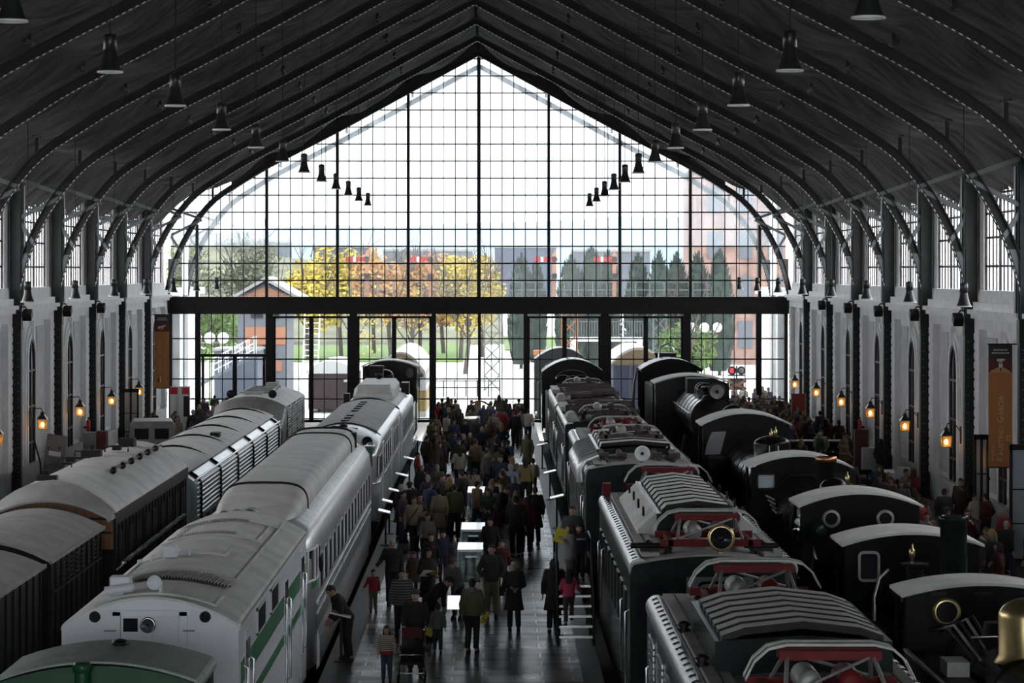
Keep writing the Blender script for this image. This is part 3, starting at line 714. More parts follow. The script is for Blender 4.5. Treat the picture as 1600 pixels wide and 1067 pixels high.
def cypress(label, x, y, h, w, seed):
    rnd = random.Random(seed); t = thing('cypress_tree', label, 'tree', (x, y, 0), 0, 'cypress trees outside')
    b = MB(); b.cyl((0,0,-0.1), (0,0,h*0.5), 0.14, 0.05, 8); b.build('trunk', M['bark'], t)
    f = MB(); prof = []
    for k in range(13):
        q = k/12; prof.append((max(0.02, w/2*math.sin(PI*min(1, q*0.92+0.1))**0.5*(1-0.2*q)), 0.35+q*(h-0.35)))
    f.lathe(prof, n=18)
    f.v = [(a*(1+0.22*noise.noise(Vector((a*2,b*2,c*1.1)))), b*(1+0.22*noise.noise(Vector((a*2,b*2,c*1.1)))), c) for a, b, c in f.v]
    for _ in range(500):
        q = rnd.random(); a = rnd.random()*2*PI; r = w/2*math.sin(PI*min(1, q*0.92+0.1))**0.5*(1-0.2*q)*1.03
        p = Vector((r*math.cos(a), r*math.sin(a), 0.35+q*(h-0.5))); d = Vector((math.cos(a)*0.35, math.sin(a)*0.35, 1)).normalized(); e = d.orthogonal().normalized()
        f.add([p-e*0.1, p+d*0.5, p+e*0.1], [(0,1,2)])
    f.build('foliage', M['cypress'], t)
for i, (x, y, h, w) in enumerate(((3.2, 245, 9.8, 2.3), (4.6, 250, 9.2, 1.8), (7.2, 236, 9.6, 2.6), (9.0, 238, 10.4, 2.4), (10.5, 240, 10.0, 2.3), (12.6, 232, 9.7, 2.3), (14.2, 230, 9.9, 2.4), (15.8, 233, 9.8, 2.4), (17.4, 231, 9.9, 2.3), (19.0, 229, 10.0, 2.4))):
    cypress('tall dark cypress outside, %s in the row counted from the lattice mast' % NTH[i], x, y, h, w, 90+i)
# brick building and lamp globes on the right
t = thing('brick_building', 'tall red brick building seen through the dusty glass near the east wall', 'building', (23.2, 255, 0))
b = MB(); b.bx(-4.2, 12, 0, 18, -0.2, 17.5); b.build('wall', M['brick'], t)
b = MB(); b.bx(-4.6, 12.4, -0.4, 18.4, 17.5, 18.0); b.build('roof', M['greymetal'], t)
for k in range(3):
    for j in range(4):
        b = MB(); b.bx(-3.2+k*2.7, -1.9+k*2.7, -0.1, 0.05, 1.5+j*4, 3.9+j*4); b.build('window', M['greybuild'], t)
# orange and grey signal building with gable roof
t = thing('signal_building', 'grey two-storey building with salmon panels and a gabled roof outside', 'building', (-14.6, 193, 0))
b = MB(); b.bx(-1.9, 1.4, 0, 7, -0.1, 6.9); b.prism([(-2.3,6.4),(2.2,6.4),(0,7.55)], 'y', 0.1, 7); b.build('wall', M['greybuild'], t)
for x0, x1, z0, z1 in ((-1.4,1.35,3.4,4.6),(-0.3,1.1,1.6,2.3),(-1.75,1.75,6.55,6.75)):
    b = MB(); b.bx(x0, x1, -0.06, 0, z0, z1); b.build('panel', M['salmon'], t)
b = MB(); b.prism([(-1.6,6.65),(1.6,6.65),(0,7.35)], 'y', -0.05, 0.1); b.build('gable_panel', M['salmon'], t)
b = MB(); b.prism([(-2.9,6.1),(0,7.75),(2.9,6.1),(2.9,6.3),(0,8.0),(-2.9,6.3)], 'y', -0.7, 8); b.build('roof', M['greymetal'], t)
for x0, z0 in ((-1.0,5.2),(0.1,5.2),(-0.2,2.5)):
    b = MB(); b.bx(x0, x0+0.8, -0.08, 0, z0, z0+0.9); b.build('window', M['darkglass'], t)
t = thing('metal_shed', 'slate blue metal clad block beside the salmon panelled building', 'building', (-16.4, 185, 0))
b = MB(); b.bx(-0.9, 1.9, 0, 5, -0.1, 3.2); b.build('wall', M['bluebuild'], t)
b = MB(); b.bx(-1.0, 2.0, -0.1, 5.1, 3.2, 3.35); b.build('roof', M['greymetal'], t)
# ramp with white railings
t = thing('ramp', 'sloping footbridge ramp with white railings outside near the west wall', 'ramp', (-18.0, 182, 0))
b = MB(); b.prism([(-1.8,0),(3.6,2.9),(3.6,3.1),(-1.8,0.25)], 'y', -0.8, 0.8); b.bx(-1.8, 4.2, -0.8, 0.8, 0, 0.05); b.build('deck', M['greybuild'], t)
for y in (-0.8, 0.8):
    b = MB()
    for q in range(13):
        x = -1.8+q*0.45; z = 0.25+(x+1.8)*2.85/5.4; b.cyl((x,y,z),(x,y,z+1.1),0.03,n=6)
    for dz in (0.3, 0.7, 1.1): b.tube([(-1.8,y,0.25+dz),(3.6,y,3.1+dz)], 0.03, 6)
    b.build('railing', M['white'], t)
t = thing('metal_stair', 'white open metal staircase outside beside the salmon panelled building', 'staircase', (-11.3, 188, 0))
for s in (-0.5, 0.5):
    b = MB(); b.beam((s,0,0),(s,3,5.6),0.06,0.2); b.beam((s,0,1),(s,3,6.6),0.04,0.05); b.build('side_rail', M['white'], t)
for k in range(14):
    b = MB(); b.bx(-0.5,0.5,k*0.215,0.25+k*0.215,0.36*k+0.2,0.36*k+0.25); b.build('tread', M['white'], t)
def globe_lamp(label, x, y, h, n, r):
    t = thing('globe_lamp_post', label, 'lamp post', (x, y, 0))
    b = MB(); b.cyl((0,0,0),(0,0,h),0.06,0.04,10); b.build('post', M['leafgreen'], t)
    if n > 1:
        b = MB(); b.tube([(-(n-1)*0.42,0,h),((n-1)*0.42,0,h)],0.03,6); b.build('crossbar', M['greymetal'], t)
    for k in range(n):
        b = MB(); b.ell(((k-(n-1)/2)*0.84,0,h+0.3), r, 16, 10); b.build('globe', M['white'], t)
globe_lamp('lamp post with three white globes outside beside the ramp railings', -16.9, 178, 3.9, 3, 0.36)
globe_lamp('lamp post with three white globes outside near the brick building', 14.6, 186, 4.4, 3, 0.32)
# signal gantry with semaphores
t = thing('signal_gantry', 'signal gantry footbridge with railings crossing the yard outside', 'gantry', (0, 200, 0))
b = MB(); b.bx(-9.2, 16, -0.6, 0.6, 6.25, 6.5); b.build('walkway', M['mastgrey'], t)
for y in (-0.6, 0.6):
    b = MB()
    for q in range(26): b.cyl((-9.2+q, y, 6.5), (-9.2+q, y, 7.6), 0.025, n=5)
    for z in (7.05, 7.6): b.beam((-9.2,y,z),(16,y,z),0.05,0.05)
    b.build('railing', M['mastgrey'], t)
def lattice(x, w, z0, z1, m, name):
    b = MB()
    for a in (-1,1):
        for c in (-1,1): b.beam((x+a*w/2,c*w/2,z0),(x+a*w/2,c*w/2,z1),0.08,0.08)
    n = int((z1-z0)/0.9); d = (z1-z0)/n
    for k in range(n):
        for c in (-1,1):
            b.beam((x-w/2,c*w/2,z0+k*d),(x+w/2,c*w/2,z0+(k+1)*d),0.05,0.05); b.beam((x+w/2,c*w/2,z0+k*d),(x-w/2,c*w/2,z0+(k+1)*d),0.05,0.05)
            b.beam((c*w/2+x,-w/2,z0+k*d),(c*w/2+x,w/2,z0+(k+1)*d),0.05,0.05)
    b.build(name, m, t)
lattice(0.72, 1.05, 0, 6.25, M['mastgrey'], 'lattice_mast'); lattice(12.5, 0.9, 0, 6.25, M['mastgrey'], 'lattice_mast')
def semaphore(label, x, lit):
    s = thing('semaphore_signal', label, 'signal', (x, 199.7, 6.5), 0, 'semaphore signals')
    b = MB(); b.bx(-0.13, 0.13, -0.1, 0.1, 0, 2.9); b.lathe([(0.16,2.9),(0.16,3.0),(0.05,3.15),(0.04,3.35),(0,3.4)], n=10); b.build('post', M['salmon'], s)
    a = MB(); a.bx(-1.45, -0.95, -0.2, -0.15, 2.55, 2.87, 0); a.bx(-0.95, -0.78, -0.2, -0.15, 2.55, 2.87, 1); a.bx(-0.78, 0.0, -0.2, -0.15, 2.55, 2.87, 0); a.build('arm', [M['signalred'], M['white']], s)
    p = MB(); p.cyl((0,-0.22,2.7),(0,-0.12,2.7),0.2,n=16); p.build('spectacle_plate', M['darkred'], s)
    l = MB(); l.bx(-0.18,0.18,-0.25,-0.1,1.35,1.7); l.beam((-0.6,-0.2,1.45),(0.1,-0.2,1.6),0.05,0.05); l.build('lamp_box', M['black'], s)
semaphore('red and white semaphore arm on an orange post, nearest to the hillside', -8.05, 1)
semaphore('red and white semaphore arm in front of orange trees', -3.6, 1)
semaphore('red and white semaphore arm beside the pale cypress, partly behind a mullion', 5.1, 1)
semaphore('red and white semaphore arm in front of the dark cypress row', 9.3, 1)
t = thing('lattice_crane', 'orange painted lattice crane mast outside behind the arched steam locomotive', 'crane', (5.9, 190, 0))
lattice(0, 1.0, 0, 6.2, M['orangesteel'], 'mast'); lattice(-1.9, 0.8, 0, 2.8, M['orangesteel'], 'mast')
b = MB(); b.bx(-2.4, 0.6, -0.6, 0.6, 2.8, 3.1); b.build('beam', M['orangesteel'], t)
t = thing('footbridge', 'grey footbridge with fine railings outside behind the wagons', 'bridge', (9.0, 214, 0))
b = MB(); b.bx(-2.4, 3, -0.7, 0.7, 3.1, 3.4); b.bx(-2.4, -2.0, -0.5, 0.5, 0, 3.1); b.bx(2.6, 3, -0.5, 0.5, 0, 3.1); b.build('deck', M['white'], t)
b = MB()
for q in range(28): b.cyl((-2.4+q*0.2,-0.7,3.4),(-2.4+q*0.2,-0.7,4.6),0.02,n=4)
b.beam((-2.4,-0.7,4.6),(3,-0.7,4.6),0.05,0.05); b.build('railing', M['mastgrey'], t)
t = thing('yard_fence', 'low dark fence outside between the lawn and the tracks', 'fence', (-4.0, 190, 0))
b = MB()
for q in range(8): b.cyl((q*0.75,0,0),(q*0.75,0,1.1),0.04,n=6)
b.beam((0,0,1.05),(5.3,0,1.05),0.05,0.06); b.beam((0,0,0.6),(5.3,0,0.6),0.05,0.06); b.build('rails', M['black'], t)
# level-crossing signal
t = thing('crossing_signal', 'level crossing signal with one lit red lamp outside by the crowd', 'signal', (*[(1151-772)*165.0/FPX+CX, 165.0], 0))
b = MB(); b.cyl((0,0,0),(0,0,2.9),0.05,n=8); b.build('post', M['mastgrey'], t)
for s, k in ((-0.27, 'redlight'), (0.27, 'greymetal')):
    b = MB(); b.cyl((s,-0.08,2.62),(s,0.02,2.62),0.25,n=20); b.build('target', M['black'], t)
    l = MB(); l.ell((s,-0.09,2.62),(0.15,0.06,0.15),16,8); l.build('lamp_lens', M[k], t)
b = MB(); b.bx(-0.5,0.5,-0.02,0.03,2.3,2.38); b.build('bracket', M['black'], t)
b = MB()
for s in (-1, 1): b.beam((-0.55*s,-0.09-0.03*s,1.55),(0.55*s,-0.09-0.03*s,2.05),0.05,0.15)
b.build('cross_board', M['salmon'], t)
b = MB(); b.bx(-0.42,0.42,-0.04,-0.01,1.5,2.1); b.build('backing_board', M['darkred'], t)
# rolling stock in the yard
def wheel(b, x, y, r=0.46, z=RZ+0.46, t=0.13):
    b.cyl((x-t/2, y, z), (x+t/2, y, z), r, n=20)
def bodyprof(hw, z0, zs, zc, rc=0.15, n=10, cx=0.0):
    """half-width, floor, side top, crown height, corner radius -> closed (x, z) outline starting low left"""
    pts = [(-hw, z0), (-hw, zs-rc)]
    for k in range(1, 4):
        a = PI-PI/2*k/4*0.75; pts.append((-hw+rc+rc*math.cos(a), zs-rc+rc*math.sin(a)*1.0))
    x0, zz0 = pts[-1]
    for k in range(1, n):
        q = -1+2*k/n; pts.append((-x0*q*-1 if False else q*abs(x0), zz0+(zc-zz0)*(1-q*q)))
    pts += [(-x, z) for x, z in pts[:5][::-1]]
    return [(x+cx, z) for x, z in pts]
def wheels(t, ys, hw=0.8, r=0.46):
    for y in ys:
        for s in (-1, 1):
            b = MB(); wheel(b, s*hw, y, r, r); b.cyl((s*hw-0.09,y,r),(s*hw+0.09,y,r),0.12,n=10); b.build('wheel', M['soot'], t)
def veh(name, label, cat, x, y, group=None):
    return thing(name, label, cat, (x, y, RZ), 0, group)
V0 = (0, 0, -RZ)          # parts are drawn with z measured from the platforms and shifted to the rail
t = veh('covered_wagon', 'dark red covered goods wagon with a white roof outside', 'wagon', -8.8, 169)
b = MB(); b.prism(bodyprof(1.35, 0.2, 2.35, 2.4), 'y', 0, 9); b.shift(V0).build('body', M['darkred'], t)
b = MB(); b.prism(bodyprof(1.48, 2.3, 2.5, 3.05, 0.1), 'y', -0.1, 9.1); b.shift(V0).build('roof', M['white'], t)
for x in (-1.3, -0.45, 0.42, 1.27):
    b = MB(); b.bx(x-0.04, x+0.04, -0.06, 0, 0.2, 2.4); b.shift(V0).build('post', M['darkred'], t)
b = MB(); b.bx(0.75, 0.95, -0.03, 0, 1.8, 2.0); b.shift(V0).build('label_plate', M['white'], t); wheels(t, (1.6, 7.4))
t = veh('railcar', 'white and yellow railcar outside behind the small tank engine', 'railcar', -4.5, 164)
b = MB(); b.prism(bodyprof(1.45, 0.0, 2.9, 3.75, 0.5), 'y', 0, 20); b.shift(V0).build('body', M['white'], t)
b = MB(); b.prism([(x*0.9, z-0.12) for x, z in bodyprof(1.45, 2.6, 2.9, 3.75, 0.5)], 'y', -0.06, 0); b.shift(V0).build('front_visor', M['tan'], t)
b = MB(); b.bx(1.45, 1.47, 0, 20, 0.3, 1.5); b.bx(-1.4, 1.4, -0.03, 0, 0.3, 1.5); b.shift(V0).build('stripe', M['yellow'], t)
for k in range(3):
    b = MB(); b.bx(-1.1+k*0.8, -0.5+k*0.8, -0.04, 0, 1.7, 2.5); b.shift(V0).build('window', M['darkglass'], t)
for k in range(5):
    b = MB(); b.bx(1.45, 1.475, 1.5+k*3.5, 3.6+k*3.5, 1.8, 2.6); b.shift(V0).build('window', M['darkglass'], t)
wheels(t, (2, 4.5, 15.5, 18))
t = veh('goods_van', 'blue van with a tan arched roof end outside', 'wagon', 9.3, 166)
b = MB(); b.prism(bodyprof(1.5, 0.1, 3.0, 3.05, 0.1), 'y', 0, 11); b.shift(V0).build('body', M['bluewagon'], t)
b = MB(); b.prism(bodyprof(1.62, 2.95, 3.1, 3.95, 0.1), 'y', 0.05, 11.1); b.shift(V0).build('roof', M['white'], t)
b = MB(); b.prism(bodyprof(1.5, 2.9, 3.05, 3.8, 0.1), 'y', -0.04, 0.05); b.shift(V0).build('roof_end', M['tan'], t)
for x in (-1.45,-0.5,0.5,1.45):
    b = MB(); b.bx(x-0.05, x+0.05, -0.07, 0, 0.1, 3.0); b.shift(V0).build('post', M['mastgrey'], t)
wheels(t, (1.8, 9.2))
# ================================================================== TRAINS
def P(mb, name, m, par, bevel=0.0): return mb.shift(V0).build(name, m, par, bevel=bevel)
def PS(mb, name, m, par, bevel=0.0): return mb.shift(V0).build(name, m, par, bevel=bevel)
def SUB(mb, name, m, par): return mb.shift(V0).build(name, m, par)
def roofprof(hw, zs, zc, rc=0.15, th=0.03, n=12):
    """thin curved roof shell outline"""
    o = bodyprof(hw+0.015, zs-0.25, zs, zc, rc, n); o = o[1:-1]
    i = [(x*(1-th/hw), z-th) for x, z in o]
    return o+i[::-1]
def arcz(hw, zs, zc, x): q = x/hw; return zs+(zc-zs)*(1-q*q)
def seam(mb, hw, zs, zc, y, r=0.02, x0=None, x1=None, mi=0, n=14):
    x0 = -hw*0.93 if x0 is None else x0; x1 = hw*0.93 if x1 is None else x1
    mb.tube([(x0+(x1-x0)*k/n, y, arcz(hw, zs, zc, x0+(x1-x0)*k/n)+0.012) for k in range(n+1)], r, 6, mi)
def sidewin(t, x, y0, y1, z0, z1, frame, pane, name='window', s=1, th=0.03, fw=0.05):
    f = MB(); f.bx(x, x+s*th, y0, y1, z0, z0+fw); f.bx(x, x+s*th, y0, y1, z1-fw, z1); f.bx(x, x+s*th, y0, y0+fw, z0, z1); f.bx(x, x+s*th, y1-fw, y1, z0, z1)
    w = P(f, name, frame, t); g = MB(); g.bx(x, x+s*th*1.15, y0+fw, y1-fw, z0+fw, z1-fw); g.shift(V0).build('pane', M['coachglass'], w); return w
def rrect(cx, cz, w, h, r, n=5):
    pts = []
    for qx, qz, a0 in ((1,1,0),(-1,1,90),(-1,-1,180),(1,-1,270)):
        for k in range(n+1):
            a = math.radians(a0+90*k/n); pts.append((cx+qx*(w/2-r)+r*math.cos(a), cz+qz*(h/2-r)+r*math.sin(a)))
    return pts
def frontwin(t, y, cx, cz, w, h, r, frame, pane, name='window', th=0.04, fw=0.05):
    f = MB(); f.prism(strip(rrect(cx,cz,w+2*fw,h+2*fw,r+fw)+[rrect(cx,cz,w+2*fw,h+2*fw,r+fw)[0]], rrect(cx,cz,w,h,r)+[rrect(cx,cz,w,h,r)[0]]), 'y', y-th, y)
    wi = P(f, name, frame, t); g = MB(); g.prism(rrect(cx,cz,w*1.01,h*1.01,r), 'y', y-th*0.3, y); g.shift(V0).build('pane', pane, wi); return wi
def roundwin(t, y, cx, cz, r, m, pane):
    f = MB(); f.ring((cx,y-0.02,cz), r-0.03, r+0.03, 'y', 0.06, 28); w = P(f, 'porthole', m, t)
    g = MB(); g.cyl((cx,y-0.015,cz),(cx,y,cz),r-0.02,n=24); g.shift(V0).build('pane', pane, w)
def lamp(t, c, r, L=0.25, shell='black', face='reflector', rim='greymetal'):
    x, y, z = c
    b = MB(); b.lathe([(0.0,L),(r*0.7,L),(r*0.98,L*0.55),(r,0.0),(r*0.9,0.0)], (x,y,z), 'y', 22); h = P(b, 'headlamp', M[shell], t)
    b = MB(); b.ring((x,y,z), r*0.88, r*1.08, 'y', 0.06, 26); b.shift(V0).build('rim', M[rim], h)
    b = MB(); b.lathe([(0.0,0.05),(r*0.3,0.045),(r*0.9,0.0)], (x,y+0.01,z), 'y', 22); b.shift(V0).build('reflector', M[face], h)
    b = MB(); b.ell((x,y,z), r*0.25, 10, 6); b.shift(V0).build('bulb', M['darkglass'], h)
    b = MB(); b.bx(x-0.04,x+0.04,y+L*0.3,y+L*0.6,z-r-0.18,z-r*0.8); b.shift(V0).build('bracket', M[shell], h)
def underframe(t, hw, L, z=0.1, m='soot'):
    b = MB(); b.bx(-hw+0.15, hw-0.15, 0.3, L-0.3, -0.35, z); b.bx(-hw, hw, 0.0, L, z-0.1, z); P(b, 'underframe', M[m], t)
def buffers(t, hw, y, s):
    for x in (-0.9, 0.9):
        b = MB(); b.cyl((x,y,-0.0+0.3),(x,y+s*0.45,0.3),0.07,n=10); b.cyl((x,y+s*0.45,0.3),(x,y+s*0.5,0.3),0.22,n=18); P(b, 'buffer', M['soot'], t)

# ---- green shunter at the very front of the first track
t = veh('shunting_locomotive', 'dark green cab of a small shunting locomotive in front of the silver van', 'locomotive', TR['L1'], 34.0)
hw = 1.33
b = MB(); b.prism(bodyprof(hw, 0.2, 3.08, 3.27, 0.14), 'y', 3.0, 5.0); P(b, 'cab', M['cabgreen'], t)
b = MB(); b.prism(roofprof(hw+0.02, 3.14, 3.34, 0.16, 0.03), 'y', 2.9, 5.1); P(b, 'roof', mat('pale_green_roof', (0.20, 0.25, 0.21), 0.5, 0.0, 0.2, 2.5), t)  # roof a paler green than the cab
b = MB(); b.prism(bodyprof(0.75, 0.2, 2.25, 2.4, 0.15), 'y', 0.1, 3.0); P(b, 'hood', M['cabgreen'], t)
for x in (-0.86, 0.72): frontwin(t, 2.99, x, 2.72, 0.66, 0.52, 0.12, M['black'], M['darkglass'])
b = MB(); b.cyl((-0.16,2.86,2.3),(-0.16,2.86,3.2),0.10,n=14); b.lathe([(0.10,3.2),(0.125,3.22),(0.125,3.3),(0.09,3.34),(0.0,3.34)], (-0.16,2.86,0), 'z', 14); P(b, 'exhaust_pipe', M['cabgreen'], t)
sidewin(t, hw, 3.5, 4.5, 2.35, 2.9, M['black'], M['darkglass'])
underframe(t, hw, 5.2, 0.2); wheels(t, (1.2, 4.0)); buffers(t, hw, 0.0, -1)
b = MB(); b.ell((0.1,4.6,3.36),(0.12,0.2,0.05),10,6); P(b, 'roof_vent', M['black'], t)
b = MB(); b.tube([(hw+0.05,3.25,2.2),(hw+0.05,3.25,2.95)],0.02,6); P(b, 'handrail', M['steel'], t)

# ---- silver and green generator van
F = t = veh('generator_van', 'silver grey van with green stripes and a roof grille behind the green shunter', 'railway vehicle', TR['L1'], 42.8)
hw, zs, zc, L = 1.33, 3.14, 3.50, 15.4
b = MB(); b.prism(bodyprof(hw, 0.05, zs-0.03, zc-0.03, 0.14), 'y', 0, L); P(b, 'body', M['lavender'], t)
b = MB(); b.prism(roofprof(hw, zs, zc, 0.14), 'y', 0.02, L-0.02); P(b, 'roof', M['roofgrey'], t)
b = MB()
for y, x0, x1 in ((0.35,-0.9,0.95),(3.9,-0.95,0.95),(6.6,-1.0,0.5),(10.0,-1.0,0.85),(13.2,-1.0,1.0)): seam(b, hw, zs, zc, y, 0.022, x0, x1)
for x, y0, y1 in ((0.95,0.35,1.6),(0.95,3.9,14.4),(0.5,6.6,7.6),(0.78,10,13.2),(-0.95,3.9,6.6),(-0.85,10,13.2)): b.tube([(x,y0,arcz(hw,zs,zc,x)+.012),(x,y1,arcz(hw,zs,zc,x)+.012)],0.022,6)
P(b, 'roof_panels', M['roofgrey'], t)
b = MB()
N = 34; 
for k in range(N+1):
    x = -0.68+1.64*k/N; wy = 0.9*math.sqrt(max(0,1-((x-0.14)/0.86)**2)); z = arcz(hw,zs,zc,x)+0.04
    b.beam((x,2.9-wy*0.55,z),(x+0.04,2.9+wy*0.55,z),0.013,0.03,0)
P(b, 'roof_grille', M['roofgreyd'], t)
b = MB(); 
pts = [(-0.68+1.64*k/20) for k in range(21)]
b.add([(x,2.9-0.5*math.sqrt(max(0,1-((x-0.14)/0.86)**2)),arcz(hw,zs,zc,x)+0.022) for x in pts]+[(x,2.9+0.5*math.sqrt(max(0,1-((x-0.14)/0.86)**2)),arcz(hw,zs,zc,x)+0.022) for x in pts],[(k,k+1,22+k,21+k) for k in range(20)])
P(b, 'grille_opening', M['black'], t)
b = MB(); b.lathe([(0.025,0.40),(0.035,0.2),(0.06,0.08),(0.115,0.0),(0.105,0.0),(0.03,0.1),(0.0,0.1)],(0.03,0.30,3.68),'y',20); b.bx(0.08,0.12,0.45,0.6,3.5,3.66); P(b, 'horn', M['lavender'], t)
b = MB(); b.cyl((-0.78,0.75,3.50),(-0.38,0.75,3.55),0.07,n=16); b.ell((-0.38,0.75,3.55),(0.05,0.07,0.07)); b.bx(-0.62,-0.5,0.7,0.8,3.35,3.5); P(b, 'air_cylinder', M['lavender'], t)
b = MB(); b.bx(-0.74,-0.42,0.95,1.25,3.38,3.70); P(b, 'vent_box', M['lavender'], t, 0.02)
b = MB(); b.bx(-0.5,-0.28,6.0,6.4,3.48,3.68); P(b, 'vent_box', M['lavender'], t, 0.02)
for k in range(5):
    b = MB(); b.tube([(-0.95+k*0.22,6.2,arcz(hw,zs,zc,-0.95+k*0.22)),(-0.95+k*0.22,6.2,arcz(hw,zs,zc,-0.95+k*0.22)+0.1),(-0.9+k*0.22,6.3,arcz(hw,zs,zc,-0.95+k*0.22)+0.1)],0.018,6); P(b, 'roof_bracket', M['lavender'], t)
for x0, y in ((-0.9,10.4),(-0.9,13.0)):
    b = MB()
    for k in range(26): b.box((x0+k*0.05, y, arcz(hw,zs,zc,x0+k*0.05)+0.03),(0.02,0.12,0.04),rot=(0,0,0.3))
    P(b, 'vent_strip', M['roofgreyd'], t)
for x in (-0.83, 0.83):
    b = MB(); b.ring((x,-0.005,3.2),0.06,0.085,'y',0.03,18); b.cyl((x,-0.012,3.2),(x,0,3.2),0.065,n=16,mi=1); P(b, 'marker_light', [M['black'], M['darkglass']], t)
b = MB(); b.bx(-0.56,-0.44,-0.05,0,1.0,3.28); b.bx(0.44,0.56,-0.05,0,1.0,3.28); b.bx(-0.62,0.62,-0.05,0,3.22,3.3); P(b, 'door_frame', M['lavender'], t)
b = MB(); b.bx(-0.43,0.43,-0.025,0,1.0,3.2); d = P(b, 'end_door', M['lavender'], t)
b = MB(); b.bx(-0.40,-0.18,-0.035,-0.02,2.98,3.18); b.shift(V0).build('pane', M['darkglass'], d)
b = MB(); b.bx(-0.40,0.42,-0.035,-0.025,2.9,2.92); b.bx(-0.40,0.42,-0.035,-0.025,2.82,2.84); b.shift(V0).build('moulding', M['lavender'], d)
lamp(t, (-0.02,-0.10,3.09), 0.11, 0.1, 'lavender', 'steel', 'steel')
for s in (-1, 1):
    b = MB(); b.tube([(s*0.5,-0.09,3.0),(s*0.68,-0.09,3.0)],0.012,6); P(b, 'handrail', M['greymetal'], t)
for z0, z1 in ((2.15,2.48),(1.62,1.78)):
    b = MB(); b.bx(hw+0.0,hw+0.008,0.35,L-0.3,z0,z1); b.bx(hw,hw+0.012,0.35,L-0.3,z0-0.03,z0); b.bx(hw,hw+0.012,0.35,L-0.3,z1,z1+0.03,1); P(b, 'side_stripe', [M['trimgreen'], M['white']], t)
for y in (1.0, 9.2, 13.6):
    b = MB(); b.bx(hw,hw+0.02,y,y+0.85,0.35,2.85); d = P(b, 'side_door', M['lavender'], t)
    b = MB(); b.bx(hw+0.02,hw+0.03,y+0.1,y+0.75,2.0,2.7); b.shift(V0).build('pane', M['darkglass'], d)
    for yy in (y-0.1, y+0.95):
        b = MB(); b.tube([(hw,yy,0.8),(hw+0.06,yy,0.85),(hw+0.06,yy,2.3),(hw,yy,2.35)],0.018,6); P(b, 'handrail', M['steel'], t)
for y in (3.2, 6.0): sidewin(t, hw, y, y+1.5, 2.5, 2.95, M['lavender'], M['darkglass'], s=1)
b = MB(); b.bx(hw-0.02,hw+0.012,0.3,L-0.3,3.02,3.06); P(b, 'gutter', M['roofgreyd'], t)
underframe(t, hw, L, 0.12); wheels(t, (1.8, 4.3, 11.2, 13.7)); buffers(t, hw, 0, -1)
for y in (2.0, 6.5, 11.0):
    b = MB(); b.bx(0.9,1.25,y,y+1.4,-0.3,0.05); P(b, 'equipment_box', M['greymetal'], t)

# ---- silver coach with a domed raised roof
t = veh('streamlined_coach', 'silver streamlined coach with raised domed roof behind the striped van', 'railway vehicle', TR['L1'], 59.4)
hw, L = 1.36, 30.0
def G_sec(y, k, kz=1.0):
    pr = [(-hw,0.0),(-hw,2.35),(-hw+0.05,2.72),(-hw+0.18,2.92),(-0.95,3.05),(-0.5,3.10),(0.5,3.10),(0.95,3.05),(hw-0.18,2.92),(hw-0.05,2.72),(hw,2.35),(hw,0.0)]
    return [(x*k, y, z*(kz if z > 2 else 1)) for x, z in pr]
b = MB(); b.loft([G_sec(0.0,0.55,0.86),G_sec(0.15,0.78,0.91),G_sec(0.5,0.92,0.955),G_sec(1.1,0.985,0.985),G_sec(2.0,1.0,1.0),G_sec(L-1.2,1,1),G_sec(L-0.4,0.96,0.97),G_sec(L,0.85,0.9)])
for k in range(60): b.beam((0.97,1.9+k*0.45,3.052),(1.19,1.9+k*0.45,2.945),0.05,0.02)
P(b, 'body', M['silver'], t)
fw, fx = 0.96, 0.0
def fair(y, k, h):
    pts = []
    for q in range(17):
        a = PI*q/16; c, s_ = math.cos(a), math.sin(a)
        pts.append((-(abs(c)**0.55)*math.copysign(1,c)*fw*k, y, 2.95+h*(s_**0.5)))
    return pts
b = MB(); b.loft([fair(0.9,0.25,0.05),fair(1.3,0.72,0.18),fair(2.1,0.9,0.35),fair(3.2,0.97,0.52),fair(4.6,1.0,0.64),fair(5.2,1.0,0.66),fair(L-3.0,1.0,0.66),fair(L-2.2,0.97,0.6),fair(L-1.6,0.9,0.4)]); P(b, 'roof_fairing', M['roofgrey'], t)
b = MB()
for y in (4.9, 24.5, L-2.6): b.tube([(x*1.005,y,z+0.01) for x, _, z in fair(y,1.0,0.66)],0.03,6)
P(b, 'roof_band', M['black'], t)
for x, r, ma in ((-0.28,0.13,'silver'),(-0.02,0.15,'silver'),(0.27,0.19,'silver')):
    b = MB(); b.lathe([(r*0.7,0.35),(r,0.1),(r,0.0),(r*0.86,0.0),(r*0.6,0.12),(0,0.15)],(x-0.25,0.75,3.22 if x else 3.3),'y',22); h = P(b, 'headlamp', M['silver'], t)
    b = MB(); b.ell((x-0.25,0.85,3.22 if x else 3.3),(r*0.6,0.03,r*0.6),14,6); b.shift(V0).build('reflector', M['steel' if x == 0 else 'darkglass'], h)
    b = MB(); b.bx(x-0.3,x-0.2,0.8,1.0,2.8,3.15); b.shift(V0).build('bracket', M['silver'], h)
